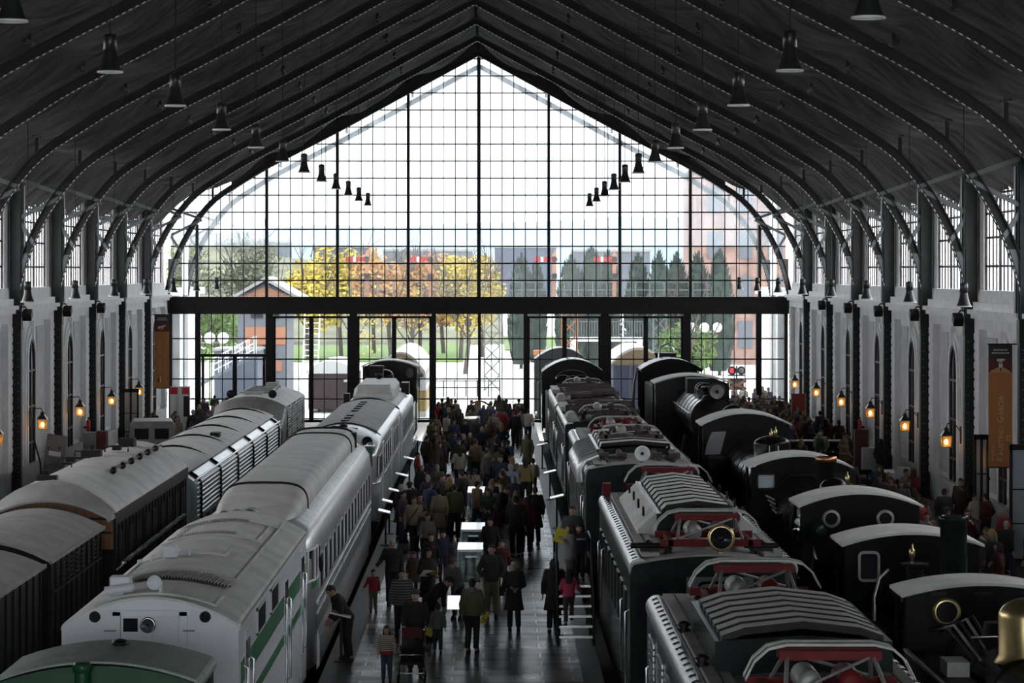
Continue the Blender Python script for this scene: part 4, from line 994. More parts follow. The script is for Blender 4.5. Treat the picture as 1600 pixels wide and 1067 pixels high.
for s in (-1, 1):
    g = MB(); pts = [(s*0.35,0.02),(s*0.95,0.2),(s*1.24,0.55),(s*1.345,1.1),(s*1.37,1.75)]
    for (xa, ya), (xb, yb) in zip(pts, pts[1:]):
        g.add([(xa,ya-0.02,1.85),(xb,yb-0.02,1.85),(xb,yb-0.02,2.5),(xa,ya-0.02,2.5)],[(0,1,2,3)]); 
    w = P(g, 'cab_window', M['darkglass'], t)
    f = MB(); f.tube([(x+s*0.01,y-0.03,1.84) for x,y in pts],0.03,6); f.tube([(x+s*0.01,y-0.03,2.51) for x,y in pts],0.03,6)
    for x, y in pts[1:]: f.tube([(x+s*0.01,y-0.03,1.84),(x+s*0.01,y-0.03,2.51)],0.03,6)
    f.shift(V0).build('window_frame', M['white'], w)
    g = MB()
    for (xa, ya), (xb, yb) in zip(pts, pts[1:]): g.add([(xa,ya-0.03,1.66),(xb,yb-0.03,1.66),(xb,yb-0.03,1.8),(xa,ya-0.03,1.8)],[(0,1,2,3)])
    P(g, 'green_band', M['trimgreen'], t)
for k in range(15): sidewin(t, hw-0.005, 2.8+k*1.7, 3.7+k*1.7, 1.42, 2.22, M['silver'], M['darkglass'], s=1, th=0.02)
b = MB(); b.bx(hw,hw+0.025,1.9,L-1.2,1.22,1.27); b.bx(hw,hw+0.02,1.9,L-1.2,1.0,1.03); P(b, 'belt_moulding', M['steel'], t)
b = MB(); b.loft([[(hw-0.02,2.0,0.75),(hw+0.05,2.0,0.45),(hw+0.05,2.0,-0.1),(hw-0.02,2.0,-0.2)],[(hw-0.02,L-4,0.75),(hw+0.05,L-4,0.45),(hw+0.05,L-4,-0.1),(hw-0.02,L-4,-0.2)]],0,False); P(b, 'skirt', M['silver'], t)
b = MB(); b.tube([(hw+0.08,1.3,2.2),(hw+0.08,1.55,2.5)],0.015,6); b.ell((hw+0.12,1.3,2.15),(0.05,0.03,0.17)); P(b, 'mirror', M['black'], t)
b = MB(); b.bx(-1.15,1.15,L,L+0.6,0.2,2.7); P(b, 'gangway', M['black'], t)
b = MB(); b.bx(hw-0.25,hw+0.01,L-0.95,L-0.35,2.3,2.95); P(b, 'rear_vent', M['cabgreen'], t)
b = MB(); b.bx(0.85,1.0,L-3.2,L-2.9,3.0,3.5); P(b, 'fairing_vent', M['black'], t)
wheels(t, (2.5, 5, L-5, L-2.5)); underframe(t, hw-0.1, L, 0.0)

# ---- grey railcar with a row of roof vents
t = veh('diesel_railcar', 'pale grey railcar with a diagonal row of dark roof vents', 'railway vehicle', TR['L1'], 94.3)
hw, zs, zc, L = 1.33, 2.78, 3.12, 23.0
def H_sec(y, k, dz=0.0):
    return [(x*k, y, z-(dz if z > 2.2 else 0)) for x, z in bodyprof(hw, 0.0, zs, zc, 0.24)]
b = MB(); b.loft([H_sec(0,0.80,0.42),H_sec(0.6,0.92,0.36),H_sec(1.5,0.975,0.2),H_sec(2.6,0.995,0.06),H_sec(4.2,1.0),H_sec(L,1.0)]); P(b, 'body', M['silver'], t)
b = MB(); b.prism(roofprof(hw-0.2, zs+0.12, zc+0.02, 0.05), 'y', 4.2, L); P(b, 'roof', M['roofgreyd'], t)
b = MB(); b.tube([(x*0.97,4.2,z+0.01) for x, z in bodyprof(hw,0,zs,zc,0.24)[3:-3]],0.035,6); b.tube([(x*0.97,L-0.3,z+0.02) for x, z in bodyprof(hw,0,zs,zc,0.24)[3:-3]],0.06,6); P(b, 'roof_band', M['black'], t)
for k in range(9):
    if k in (3,): continue
    b = MB(); x = -0.05; y = 5.2+k*1.75; b.bx(x-0.12,x+0.12,y,y+0.75,zc-0.02,zc+0.07); P(b, 'roof_vent', M['black'], t)
b = MB(); b.box((0.05,1.9,2.62),(0.95,0.05,0.5),rot=(-1.2,0,0)); P(b, 'windscreen_panel', M['lavender'], t)
b = MB(); b.tube([(-0.75,3.0,2.95),(-0.3,2.8,3.08),(0.2,3.1,3.02),(0.5,2.8,3.0)],0.04,6); b.ell((0.02,3.0,3.1),(0.15,0.2,0.07)); P(b, 'roof_pipes', M['black'], t)
b = MB(); b.lathe([(0.0,0.3),(0.16,0.25),(0.18,0.0),(0.12,0.0),(0.0,0.1)],(0.95,0.4,2.72),'y',16); P(b, 'horn', M['black'], t)
b = MB(); b.lathe([(0.0,0.5),(0.14,0.45),(0.16,0.0),(0.0,0.0)],(1.06,0.35,2.55),'y',16); P(b, 'headlamp', M['silver'], t)
for y0, y1, z0, z1 in ((0.9,1.9,1.5,2.2),(2.1,3.4,1.5,2.2)): sidewin(t, hw-0.04, y0, y1, z0, z1, M['white'], M['darkglass'], s=1, th=0.05)
for k in range(9): sidewin(t, hw-0.005, 4.4+k*1.95, 5.6+k*1.95, 1.5, 2.3, M['silver'], M['darkglass'], s=1, th=0.02)
b = MB(); b.bx(hw-0.01,hw+0.02,1.5,L,1.28,1.33); b.tube([(0.9,0.05,1.31),(1.2,0.4,1.31),(1.33,1.5,1.31)],0.035,6); P(b, 'belt_moulding', M['steel'], t)
for y in (3.8, 12, 20.5):
    b = MB(); b.bx(hw,hw+0.03,y,y+0.9,0.3,2.5); P(b, 'side_door', M['silver'], t)
wheels(t, (2.5, 5, L-5, L-2.5)); underframe(t, hw, L, 0.1)

# ---- short silver coach with a boxy roof pod
t = veh('railcar_trailer', 'short silver railcar with a boxy equipment pod on its roof', 'railway vehicle', TR['L1'], 118.0)
hw, zs, zc, L = 1.36, 2.62, 2.95, 16.5
b = MB(); b.prism(bodyprof(hw, 0.0, zs, zc, 0.3), 'y', 0, L); P(b, 'body', M['silver'], t)
b = MB(); b.prism(roofprof(hw-0.25, zs+0.15, zc+0.02, 0.05), 'y', 0.05, L-0.05); P(b, 'roof', M['roofgrey'], t)
b = MB(); b.loft([[(-0.85,3.5,2.9),(0.85,3.5,2.9),(0.85,3.5,3.05),(0.7,3.5,3.12),(-0.7,3.5,3.12),(-0.85,3.5,3.05)],[(-0.85,4.6,2.9),(0.85,4.6,2.9),(0.85,4.6,3.3),(0.68,4.6,3.5),(-0.68,4.6,3.5),(-0.85,4.6,3.3)],[(-0.85,12,2.9),(0.85,12,2.9),(0.85,12,3.3),(0.68,12,3.5),(-0.68,12,3.5),(-0.85,12,3.3)]],0,False); P(b, 'roof_pod', M['roofgrey'], t, 0.04)
b = MB(); b.lathe([(0.1,3.48),(0.1,3.62),(0.16,3.64),(0.16,3.74),(0,3.76)],(-0.05,11,0),'z',12); P(b, 'exhaust', M['black'], t)
b = MB(); b.bx(0.9,1.25,13,14.4,2.7,3.25); b.bx(-1.2,-0.95,2.6,3.2,2.75,3.2); P(b, 'roof_vent', M['black'], t)
for k in range(7): sidewin(t, hw-0.005, 1.2+k*2.0, 2.4+k*2.0, 1.4, 2.2, M['white'], M['darkglass'], s=1, th=0.02)
b = MB(); b.bx(hw,hw+0.02,0.2,L-0.2,1.2,1.25); P(b, 'belt_moulding', M['steel'], t)
wheels(t, (2, 4.2, L-4.2, L-2)); underframe(t, hw, L, 0.1)

# ---- generic steam locomotive facing the camera
def steam(name, label, x, y, cab0, cab1, cabhw, cabz, cabc, boiler0, br, bz, group=None, paint='gloss_black', roof='roofgrey', L=None):
    """y is the smokebox front; cab0..cab1 and boiler0 are distances behind y"""
    t = veh(name, label, 'locomotive', x, y, group)
    b = MB(); b.cyl((0,boiler0,bz),(0,cab0+0.1,bz),br,n=32); P(b, 'boiler', M[paint], t)
    b = MB()
    nb = max(2, int((cab0-boiler0)/1.3))
    for k in range(nb): b.ring((0,boiler0+0.15+(cab0-boiler0-0.3)*k/(nb-1),bz), br-0.01, br+0.018, 'y', 0.07, 32)
    P(b, 'boiler_bands', M['black'], t)
    b = MB(); b.lathe([(br*1.03,0.5),(br*1.03,0.0),(br*0.97,-0.03),(br*0.8,-0.05),(br*0.78,-0.09),(br*0.4,-0.16),(0,-0.18)],(0,boiler0,bz),'y',32); b.cyl((0,boiler0-0.16,bz),(0,boiler0-0.3,bz),0.04,n=8); P(b, 'smokebox', M['soot'], t)
    b = MB(); b.bx(-cabhw+0.1,cabhw-0.1,boiler0-0.3,cab1+0.2,-0.05,0.12); b.bx(-0.6,0.6,boiler0-0.2,cab1,-0.4,0.0); b.bx(-cabhw,cabhw,boiler0-0.45,boiler0-0.3,-0.35,0.15); P(b, 'frame', M['soot'], t)
    c = MB(); c.prism(bodyprof(cabhw-0.08, 0.1, cabz-0.02, cabc-0.04, 0.04), 'y', cab0, cab0+0.08)
    for s in (-1, 1):
        c.bx(s*(cabhw-0.08),s*(cabhw-0.02),cab0,cab1,0.1,1.5); c.bx(s*(cabhw-0.08),s*(cabhw-0.02),cab0,cab0+0.3,1.5,cabz); c.bx(s*(cabhw-0.08),s*(cabhw-0.02),cab1-0.25,cab1,1.5,cabz)
    c.bx(-cabhw+0.08,cabhw-0.08,cab1-0.08,cab1,0.1,1.4)
    P(c, 'cab', M[paint], t)
    r = MB(); pr = [(-cabhw-0.06+ (2*cabhw+0.12)*k/14, 0) for k in range(15)]; o = [(u, arcz(cabhw+0.06,cabz,cabc,u)) for u, _ in pr]
    r.prism(o+[(u, z-0.05) for u, z in o[::-1]], 'y', cab0-0.15, cab1+0.15); P(r, 'cab_roof', M[roof], t)
    buffers(t, cabhw, boiler0-0.45, -1); 
    return t
def chimney(t, x, y, z0, z1, r, cap=None, m='soot', flare=1.25):
    b = MB(); b.lathe([(r*1.5,z0),(r*1.05,z0+0.15),(r,z0+0.25),(r*1.02,z1-0.1),(r*flare,z1-0.08),(r*flare,z1),(r*0.85,z1),(r*0.8,z1-0.2),(0,z1-0.2)],(x,y,0),'z',22); c = P(b, 'chimney', M[m], t)
    if cap: b = MB(); b.lathe([(r*1.04,z1-0.12),(r*flare*1.05,z1-0.09),(r*flare*1.08,z1+0.02),(r*0.85,z1+0.03)],(x,y,0),'z',22); b.shift(V0).build('cap', M[cap], c)
def dome(t, x, y, z0, r, h, m='gloss_black', name='steam_dome', hemi=0.8):
    b = MB(); pf = [(r*1.15,z0),(r,z0+0.12),(r,z0+h-r*hemi)]+[(r*math.cos(a), z0+h-r*hemi+r*hemi*math.sin(a)) for a in [PI/2*k/8 for k in range(1,9)]]
    b.lathe(pf,(x,y,0),'z',26); return P(b, name, M[m], t)
def handrail(t, x0, y0, y1, z, s=1):
    b = MB(); b.tube([(x0,y0,z),(x0,y1,z)],0.018,6)
    k = y0
    while k <= y1: b.beam((x0,k,z),(x0-s*0.1,k,z),0.02,0.02); k += 1.0
    P(b, 'handrail', M['steel'], t)
def drivers(t, ys, r=0.62, x=0.85):
    for y in ys:
        for s in (-1, 1):
            b = MB(); b.ring((s*x,y,r),r*0.86,r,'x',0.13,28); b.cyl((s*x-0.07,y,r),(s*x+0.07,y,r),r*0.16,n=12)
            for k in range(10): b.beam((s*x,y,r),(s*x,y+math.cos(k*PI/5)*r*0.9,r+math.sin(k*PI/5)*r*0.9),0.05,0.05)
            b.build('wheel', M['soot'], t)
def whistle(t, x, y, z):
    b = MB(); b.lathe([(0.03,z),(0.03,z+0.1),(0.055,z+0.12),(0.055,z+0.25),(0.02,z+0.28),(0.015,z+0.36),(0,z+0.36)],(x,y,0),'z',12); P(b, 'whistle', M['brass'], t)

# small tank engine at the far end of the first track
t = steam('tank_locomotive', 'black tank engine with arched cab windows at the glazed end, behind the silver railcars', -4.55, 137.2, 10.6, 12.8, 1.42, 3.45, 3.78, 0.6, 0.72, 2.15)
chimney(t, -0.3, 1.6, 2.8, 3.75, 0.26, flare=1.5); b = MB(); b.bx(-0.62,0.02,1.2,2.0,3.05,3.78); P(b, 'chimney_hood', M['black'], t)
dome(t, 0, 4.6, 2.75, 0.42, 0.75); 
for s in (-1, 1): frontwin(t, 10.6, s*1.05, 3.1, 0.34, 0.5, 0.16, M['gloss_black'], M['caseglass']); handrail(t, s*0.8, 1.0, 10, 2.35, s)
for s in (-1, 1):
    b = MB(); b.bx(s*0.75,s*1.35,5.5,10.5,0.15,1.7); P(b, 'side_tank', M['gloss_black'], t)
drivers(t, (4, 5.6, 7.2), 0.6); b = MB(); b.ring((0.35,0.4,2.35),0.1,0.3,'y',0.1,18); P(b, 'headlamp', M['greymetal'], t)

# ================================================================== second track: wooden vehicles and the ribbed train
def wagon(label, y0, L, hw, zs, zc, side, roof, name='goods_wagon'):
    t = veh(name, label, 'railway vehicle', TR['L2'], y0)
    b = MB(); b.prism(bodyprof(hw-0.06, 0.0, zs-0.05, zs, 0.05), 'y', 0, L)
    b.prism([(x, z) for x, z in bodyprof(hw-0.06, zs-0.1, zs-0.04, zc-0.06, 0.03)], 'y', 0.0, L); P(b, 'body', M[side], t)
    pr = [(-hw+2*hw*k/16, arcz(hw, zs, zc, -hw+2*hw*k/16)) for k in range(17)]
    b = MB(); b.prism(pr+[(x, z-0.04) for x, z in pr[::-1]], 'y', -0.12, L+0.12); P(b, 'roof', M[roof], t)
    b = MB(); b.bx(hw-0.03,hw+0.03,-0.12,L+0.12,zs-0.05,zs+0.02); P(b, 'gutter', M['greymetal'], t)
    return t
t = wagon('dark wooden goods wagon, cut off by the photo edge beside the silver van', 43.5, 10.0, 1.42, 2.86, 3.2, 'darkside', 'roofgreyd')
for k in range(14):
    b = MB(); b.bx(1.36,1.40,0.1+k*0.74,0.17+k*0.74,0.0,2.78); P(b, 'side_post', M['darkside'], t)
for y in (2.2, 3.4):
    b = MB()
    for q in range(4): b.bx(1.38,1.42,y,y+0.5,2.15+q*0.1,2.2+q*0.1)
    P(b, 'louvre', M['greymetal'], t)
wheels(t, (2, 8)); underframe(t, 1.36, 10, 0.05)
b = MB(); b.tube([(1.62,4,0.1),(1.62,9.8,0.1)],0.03,6); P(b, 'footboard', M['steel'], t)
t = wagon('short dark covered wagon with a grey roof in front of the teak coach', 54.4, 7.2, 1.42, 2.86, 3.26, 'darkside', 'roofgreyd')
for k in range(11):
    b = MB(); b.bx(1.36,1.40,0.05+k*0.7,0.11+k*0.7,0.0,2.78); P(b, 'side_post', M['darkside'], t)
b = MB()
for k in range(7):
    for q in range(5): b.bx(1.38,1.41,0.7+k*0.85,1.1+k*0.85,2.3+q*0.09,2.33+q*0.09)
b.bx(1.37,1.42,0.3,6.9,2.2,2.24); P(b, 'louvre', mat('dull_louvre_grey', (0.05,0.05,0.048), 0.6, spec=0.2), t)
wheels(t, (1.5, 5.7)); underframe(t, 1.36, 7.2, 0.05)
# teak coach
t = veh('teak_coach', 'brown teak coach with a broad dusty curved roof and varnished end panel', 'railway vehicle', TR['L2'], 63.2)
hw, zs, zc, L = 1.45, 3.16, 3.72, 15.3
b = MB(); b.prism(bodyprof(hw-0.05, 0.0, zs-0.12, zc-0.16, 0.05), 'y', 0.25, L-0.2); P(b, 'body', M['brownside'], t)
pr = [(x, z) for x, z in bodyprof(hw, zs-0.3, zs, zc, 0.26)][1:-1]
def rsec(y, k, dz): return [(x*k, y, zs-0.3+(z-zs+0.3)*dz) for x, z in pr]+[(x*k*0.96, y, zs-0.34+(z-zs+0.3)*dz) for x, z in pr[::-1]]
b = MB(); b.loft([rsec(0.35,1.0,1.0),rsec(L,1.0,1.0)]); P(b, 'roof', M['roofgrey'], t)
b = MB(); b.loft([rsec(-0.35,0.97,0.55),rsec(0.0,0.99,0.8),rsec(0.36,1.002,1.004)]); P(b, 'roof_hood', M['roofgreyd'], t)
b = MB(); b.prism(bodyprof(hw-0.06, 2.2, 2.95, 3.35, 0.05), 'y', 0.16, 0.25); b.bx(-hw+0.08,hw-0.08,0.13,0.17,2.86,2.91,1); b.bx(-hw+0.08,hw-0.08,0.13,0.17,2.55,2.6,1); e = P(b, 'end_panel', [M['teak'], M['brownside']], t)
b = MB(); b.bx(-0.12,0.12,0.05,0.16,2.8,3.0); b.shift(V0).build('lamp_iron', M['black'], e)
b = MB(); b.bx(hw-0.05,hw,0.2,L-0.1,2.72,3.0); P(b, 'cornice_board', M['brownside'], t)
for k in range(24):
    b = MB(); b.bx(hw-0.06,hw-0.01,0.3+k*0.63,0.4+k*0.63,0.0,2.72); P(b, 'side_post', M['brownside'], t)
for k in range(9): sidewin(t, hw-0.055, 1.0+k*1.6, 1.9+k*1.6, 1.5, 2.5, M['brownside'], M['darkglass'], s=1, th=0.03)
for x, y, w, d, h in ((-0.15,0.55,0.45,0.25,0.12),(-0.3,8.6,0.5,0.35,0.2),(0.05,12.8,0.4,0.6,0.22)):
    b = MB(); z = arcz(hw,zs,zc,x)-0.02; b.bx(x-w/2,x+w/2,y,y+d,z,z+h); b.cyl((x,y+d/2,z+h),(x,y+d/2,z+h+0.1),0.05,n=8); P(b, 'roof_vent', M['black'], t)
b = MB()
for k in range(6): b.ell((0.75,5.0+k*1.7,arcz(hw,zs,zc,0.75)+0.05),(0.09,0.14,0.09),10,6)
b.tube([(0.75,4.8,arcz(hw,zs,zc,0.75)+0.06),(0.75,14.8,arcz(hw,zs,zc,0.75)+0.06)],0.025,6); P(b, 'roof_cable', M['black'], t)
for x, y in ((-0.55,5.0),(0.1,10.5),(-0.95,9.5),(-0.9,12.0)):
    b = MB(); z = arcz(hw,zs,zc,x); b.tube([(x-0.3,y,z),(x-0.3,y,z+0.14),(x+0.3,y,z+0.14),(x+0.3,y,z)],0.025,6); b.box((x,y+0.1,z+0.1),(0.22,0.3,0.12)); P(b, 'roof_bracket', M['black'], t)
wheels(t, (2, 4.4, 11, 13.4)); underframe(t, 1.36, L, 0.05)
b = MB()
for k in range(30): b.box((1.64,0.2+k*0.42,1.93),(0.1,0.25,0.05))
b.tube([(1.62,0,1.88),(1.62,12.9,1.88)],0.03,6)
for k in range(7): b.beam((1.4,0.4+k*2,1.7),(1.64,0.4+k*2,1.88),0.04,0.04)
P(b, 'footboard', M['steel'], t)

# ribbed low train
t = veh('ribbed_coach', 'low silver coach with ribbed sides and dark roof hoops behind the teak coach', 'railway vehicle', TR['L2'], 80.4)
hw, zs, zc, L = 1.45, 2.56, 2.98, 32.0
prof = []
base = bodyprof(hw, 0.0, zs, zc, 0.35)
b = MB(); b.prism(base, 'y', 0.15, L); P(b, 'body', M['silver'], t)
b = MB(); b.prism(roofprof(hw-0.28, zs+0.14, zc+0.015, 0.03), 'y', 0.2, L-0.1); P(b, 'roof', M['roofgrey'], t)
b = MB()
for k in range(9):
    z = 2.48-k*0.13; 
    b.cyl((hw-0.01,0.3,z),(hw-0.01,L-0.3,z),0.036,n=6); b.cyl((-hw+0.01,0.3,z),(-hw+0.01,L-0.3,z),0.036,n=6)
P(b, 'side_ribs', M['silver'], t)
for k in range(6):
    b = MB(); b.tube([(x*1.012,1.2+k*5.9,z+0.03) for x, z in base[1:-1]]+[(hw*1.015,1.2+k*5.9,1.3)],0.05,6); P(b, 'roof_hoop', M['black'], t)
b = MB(); b.prism([(x*1.02, z) for x, z in base], 'y', 0.0, 0.15); b.prism([(x*0.9, z*0.94) for x, z in base], 'y', -0.1, 0.0); P(b, 'end_wall', mat('pale_green_end', (0.28, 0.36, 0.34), 0.4), t)
b = MB(); b.bx(0.45,0.75,14,14.7,zc-0.1,zc+0.05); P(b, 'roof_vent', M['black'], t)
for k in range(18): sidewin(t, hw, 1.0+k*1.7, 2.2+k*1.7, 0.75, 1.35, M['greymetal'], M['darkglass'], s=1, th=0.02)
wheels(t, (3, 12, 21, 30), r=0.4); underframe(t, hw, L, 0.0)
t = veh('diesel_locomotive', 'tall grey diesel locomotive with sloping rear panel at the end of the ribbed coach', 'locomotive', TR['L2'], 112.9)
hw, zs, zc, L = 1.47, 2.98, 3.30, 13.4
def E_sec(y, k, dz): return [(x*k, y, z-dz if z > 1.5 else z) for x, z in bodyprof(hw, 0.0, zs, zc, 0.2)]
b = MB(); b.loft([E_sec(0,0.99,0.75),E_sec(2.6,0.985,0.0),E_sec(L,1,0)],0,False); P(b, 'body', M['greymetal'], t)
b = MB(); b.prism(roofprof(hw, zs, zc+0.02, 0.2), 'y', 2.6, L); P(b, 'roof', M['roofgrey'], t)
for x in (-0.85, 0.85):
    b = MB(); b.lathe([(0.0,0.35),(0.12,0.3),(0.17,0.05),(0.17,0.0),(0.0,0.0)],(x,3.0,3.38),'y',18); P(b, 'horn', M['black'], t)
b = MB()
for x in (-0.6,0.6): b.beam((x,5,3.36),(x*0.85,11,3.38),0.06,0.08)
for y in (5,7,9,11): b.beam((-0.6,y,3.36),(0.6,y,3.36),0.06,0.08)
P(b, 'roof_frame', M['greymetal'], t)
b = MB(); b.bx(-0.35,0.35,4.0,4.6,3.3,3.42); P(b, 'roof_hatch', M['roofgreyd'], t)
b = MB(); b.bx(0.0,0.5,10.2,11.2,3.3,3.55); b.cyl((0.45,11.15,3.3),(0.45,11.15,3.6),0.06,n=8); P(b, 'roof_box', M['roofgreyd'], t)
for y0, y1 in ((3.0,4.6),(5.2,7.6),(8.2,11.0)):
    b = MB()
    for q in range(11): b.beam((hw+0.015,y0,1.7+q*0.11),(hw+0.015,y1,1.7+q*0.11),0.04,0.06,0)
    b.bx(hw,hw+0.01,y0,y1,1.6,2.9,1); P(b, 'louvre', [M['steel'], M['black']], t)
b = MB(); b.bx(hw,hw+0.02,12.0,12.6,1.6,2.5); P(b, 'cab_window', M['darkglass'], t)
wheels(t, (2, 4.5, 9, 11.5)); underframe(t, hw, L, 0.1)

# ================================================================== third track: electric locomotives
def pantograph(t, y, z=3.05, top=3.85, w=1.9, red='red', facing=-1):
    p = MB(); 
    for s in (-0.75, 0.75): p.beam((s,y-0.95,z+0.22),(s,y+0.95,z+0.22),0.09,0.11)
    for yy in (-0.9, 0.9): p.beam((-0.95,y+yy,z+0.22),(0.95,y+yy,z+0.22),0.10,0.13)
    root = P(p, 'pantograph_frame', M[red], t)
    for s in (-1, 1):
        for yy in (-0.9, 0.9):
            b = MB(); b.lathe([(0.05,z-0.02),(0.09,z+0.03),(0.05,z+0.07),(0.09,z+0.11),(0.05,z+0.16),(0,z+0.18)],(s*0.8,y+yy,0),'z',12); b.shift(V0).build('insulator', M['black'], root)
    b = MB()
    for s in (-1, 1):
        for yy in (-0.85, 0.85):
            b.cyl((s*0.62,y+yy,z+0.28),(s*0.52,y+yy*0.15,top-0.12),0.028,n=8)
    b.cyl((-0.6,y-0.85,z+0.3),(0.52,y-0.15,top-0.12),0.022,n=8); b.cyl((0.6,y+0.85,z+0.3),(-0.52,y+0.15,top-0.12),0.022,n=8)
    b.shift(V0).build('arms', M['greymetal'], root)
    for x in (-0.28, 0.22):
        b = MB(); b.cyl((x,y-0.35,z+0.38),(x,y+0.35,z+0.38),0.16,n=16); b.ell((x,y-0.35,z+0.38),(0.16,0.08,0.16)); b.shift(V0).build('spring_cylinder', M[red if x > 0 else 'greymetal'], root)
    b = MB(); b.bx(-0.62,0.62,y-0.2,y-0.1,top-0.17,top-0.06); b.bx(-0.62,0.62,y+0.1,y+0.2,top-0.17,top-0.06); b.shift(V0).build('head_bar', M[red], root)
    for dy in (-0.16, 0.16):
        b = MB(); pts = [(-w/2-0.08,top-0.42),(-w/2+0.03,top-0.2),(-w/2+0.2,top-0.05),(-w/2+0.42,top),(w/2-0.42,top),(w/2-0.2,top-0.05),(w/2-0.03,top-0.2),(w/2+0.08,top-0.42)]
        vs = []
        for x, zz in pts: vs += [(x,y+dy-0.05,zz),(x,y+dy+0.05,zz),(x,y+dy+0.05,zz+0.035),(x,y+dy-0.05,zz+0.035)]
        n = len(pts)
        b.add(vs,[(i*4+j,i*4+(j+1)%4,(i+1)*4+(j+1)%4,(i+1)*4+j) for i in range(n-1) for j in range(4)],0); b.shift(V0).build('contact_bow', M['greymetal'], root)
M['edge_sheen'] = mat('roof_edge_highlight', (0.40,0.41,0.41), 0.25, 0.5)  # highlight along the rounded roof edge put into a lighter colour
def eloco(label, y0, L, hw=1.55, zs=3.0, zc=3.12, name='electric_locomotive', paint='locogreen', roof='roofgreyd'):
    t = veh(name, label, 'locomotive', TR['R1'], y0)
    b = MB(); b.prism(bodyprof(hw, 0.0, zs-0.02, zc-0.03, 0.18), 'y', 0, L); P(b, 'body', M[paint], t)
    b = MB(); b.prism(roofprof(hw, zs, zc, 0.18, 0.03), 'y', -0.02, L+0.02); P(b, 'roof', M[roof], t)
    for sg in (-1, 1):
        b = MB()
        b.tube([(sg*(hw-0.17),0.02,zs-0.155),(sg*(hw-0.17),L-0.02,zs-0.155)],0.20,20)
        for k in range(int(L/0.55)):
            for q in (0,):
                pts = [(sg*(hw-0.17+0.205*math.cos(a)),0.35+k*0.55+q,zs-0.155+0.205*math.sin(a)) for a in (0.95,1.2,1.45)]
                b.tube(pts, 0.009, 5, 1)
        P(b, 'roof_edge', [M['edge_sheen'], M['black']], t)
    for s in (-1, 1):
        b = MB(); b.bx(s*0.98,s*1.32,0.3,L-0.5,zs+0.05,zs+0.12); b.bx(s*1.13,s*1.15,0.3,L-0.5,zs+0.12,zs+0.13,1); P(b, 'walkway', [M['roofgreyd'], M['black']], t)
    underframe(t, hw, L, 0.05); wheels(t, [1.6+k*2.0 for k in range(int(L/2)-0)], r=0.5); buffers(t, hw, 0, -1)
    for y in (0.4, 2.4, L-3.2, L-1.2):
        b = MB(); b.tube([(-hw,y,0.6),(-hw-0.07,y,0.65),(-hw-0.07,y,2.0),(-hw,y,2.05)],0.02,6); P(b, 'handrail', M['steel'], t)
    return t
def hatch(t, x0, x1, y0, y1, z0, z1, n, inset=0.15, m='greymetal'):
    b = MB(); xc = (x0+x1)/2; b.prism([(x0,z0),(x0,z1-0.08),(xc,z1),(x1,z1-0.08),(x1,z0)],'y',y0,y1); h = P(b, 'roof_hatch', M['locogreen'], t)
    L = y1-y0
    b = MB()
    for k in range(n):
        ya = y0+0.15+(L-0.2)*k/n; yb = ya+(L-0.2)/n*0.62
        vs = []
        for x, zz, e in ((x0+0.1,z1-0.06,0.0),(x0+0.1+inset*2,z1+0.045,0.0),(xc,z1+0.13,0),(x1-0.1-inset*2,z1+0.045,0),(x1-0.1,z1-0.06,0)):
            vs += [(x,ya,zz+0.04),(x,yb,zz+0.04),(x,yb,zz-0.06),(x,ya,zz-0.06)]
        for j in range(4): b.add(vs,[(i*4+j,i*4+(j+1)%4,(i+1)*4+(j+1)%4,(i+1)*4+j) for i in range(4)],1 if j in (2,3) else 0)  # black fronts paint the dark gaps between the slats
        b.add(vs,[(0,1,2,3),(16,17,18,19)],1)
    b.shift(V0).build('louvre_slats', [M[m], M['black']], h)
    return h
# nearest electric locomotive
t = eloco('nearest electric locomotive with large louvred roof box and grey rounded roof edge', 32.5, 14.6)
hatch(t, -1.17, 1.17, 5.0, 9.6, 3.05, 3.60, 7, m='roofgrey'); pantograph(t, 2.2); pantograph(t, 12.2)
for k in range(3):
    b = MB(); y = 7.6+k*2.3
    for q in range(14): b.beam((-1.575,y,1.2+q*0.1),(-1.575,y+1.3,1.2+q*0.1),0.03,0.07)
    b.bx(-1.56,-1.55,y,y+1.3,1.15,2.6,1)
    P(b, 'side_grille', [M['steel'], M['black']], t)
b = MB(); b.ell((-0.2,4.1,3.16),(0.08,0.1,0.04)); b.box((-0.25,4.1,3.16),(0.3,0.1,0.05)); P(b, 'roof_fitting', M['black'], t)
for y in (5.6, 9.2):
    b = MB(); b.lathe([(0.06,3.1),(0.11,3.14),(0.06,3.18),(0.11,3.22),(0.05,3.27),(0,3.28)],(-1.3,y,0),'z',10); P(b, 'insulator', M['black'], t)
# second
t = eloco('second electric locomotive with plank-like roof hood and big brass-rimmed headlamp', 53.0, 15.4)
hatch(t, -0.82, 0.82, 4.0, 12.6, 3.05, 3.62, 9, 0.05, m='roofgrey')
b = MB()
for s in (-1, 1): b.prism([(s*0.82,3.58),(s*0.84,3.52),(s*1.2,3.2),(s*1.2,3.06),(s*0.82,3.06)],'y',4.2,12.4)
P(b, 'hood_side', M['roofgrey'], t)
for k in range(4):
    for s in (-1, 1):
        b = MB(); b.ring((s*1.02,5.4+k*2.0,3.47),0.05,0.1,'x',0.04,12); P(b, 'lifting_eye', M['black'], t)
pantograph(t, 1.6, top=3.8); pantograph(t, 13.8, top=3.85)
lamp(t, (0.15,0.05,3.42), 0.235, 0.3, 'greymetal', 'darkglass', 'brass')
for x in (-1.15, 1.0):
    b = MB(); b.cyl((x-0.35,0.9,3.2),(x+0.3,0.9,3.2),0.05,n=8); b.box((x,0.7,3.15),(0.35,0.2,0.06)); b.lathe([(0.05,3.1),(0.09,3.15),(0.05,3.2),(0.09,3.25),(0,3.3)],(x,1.1,0),'z',10); P(b, 'roof_switch', M['black'], t)
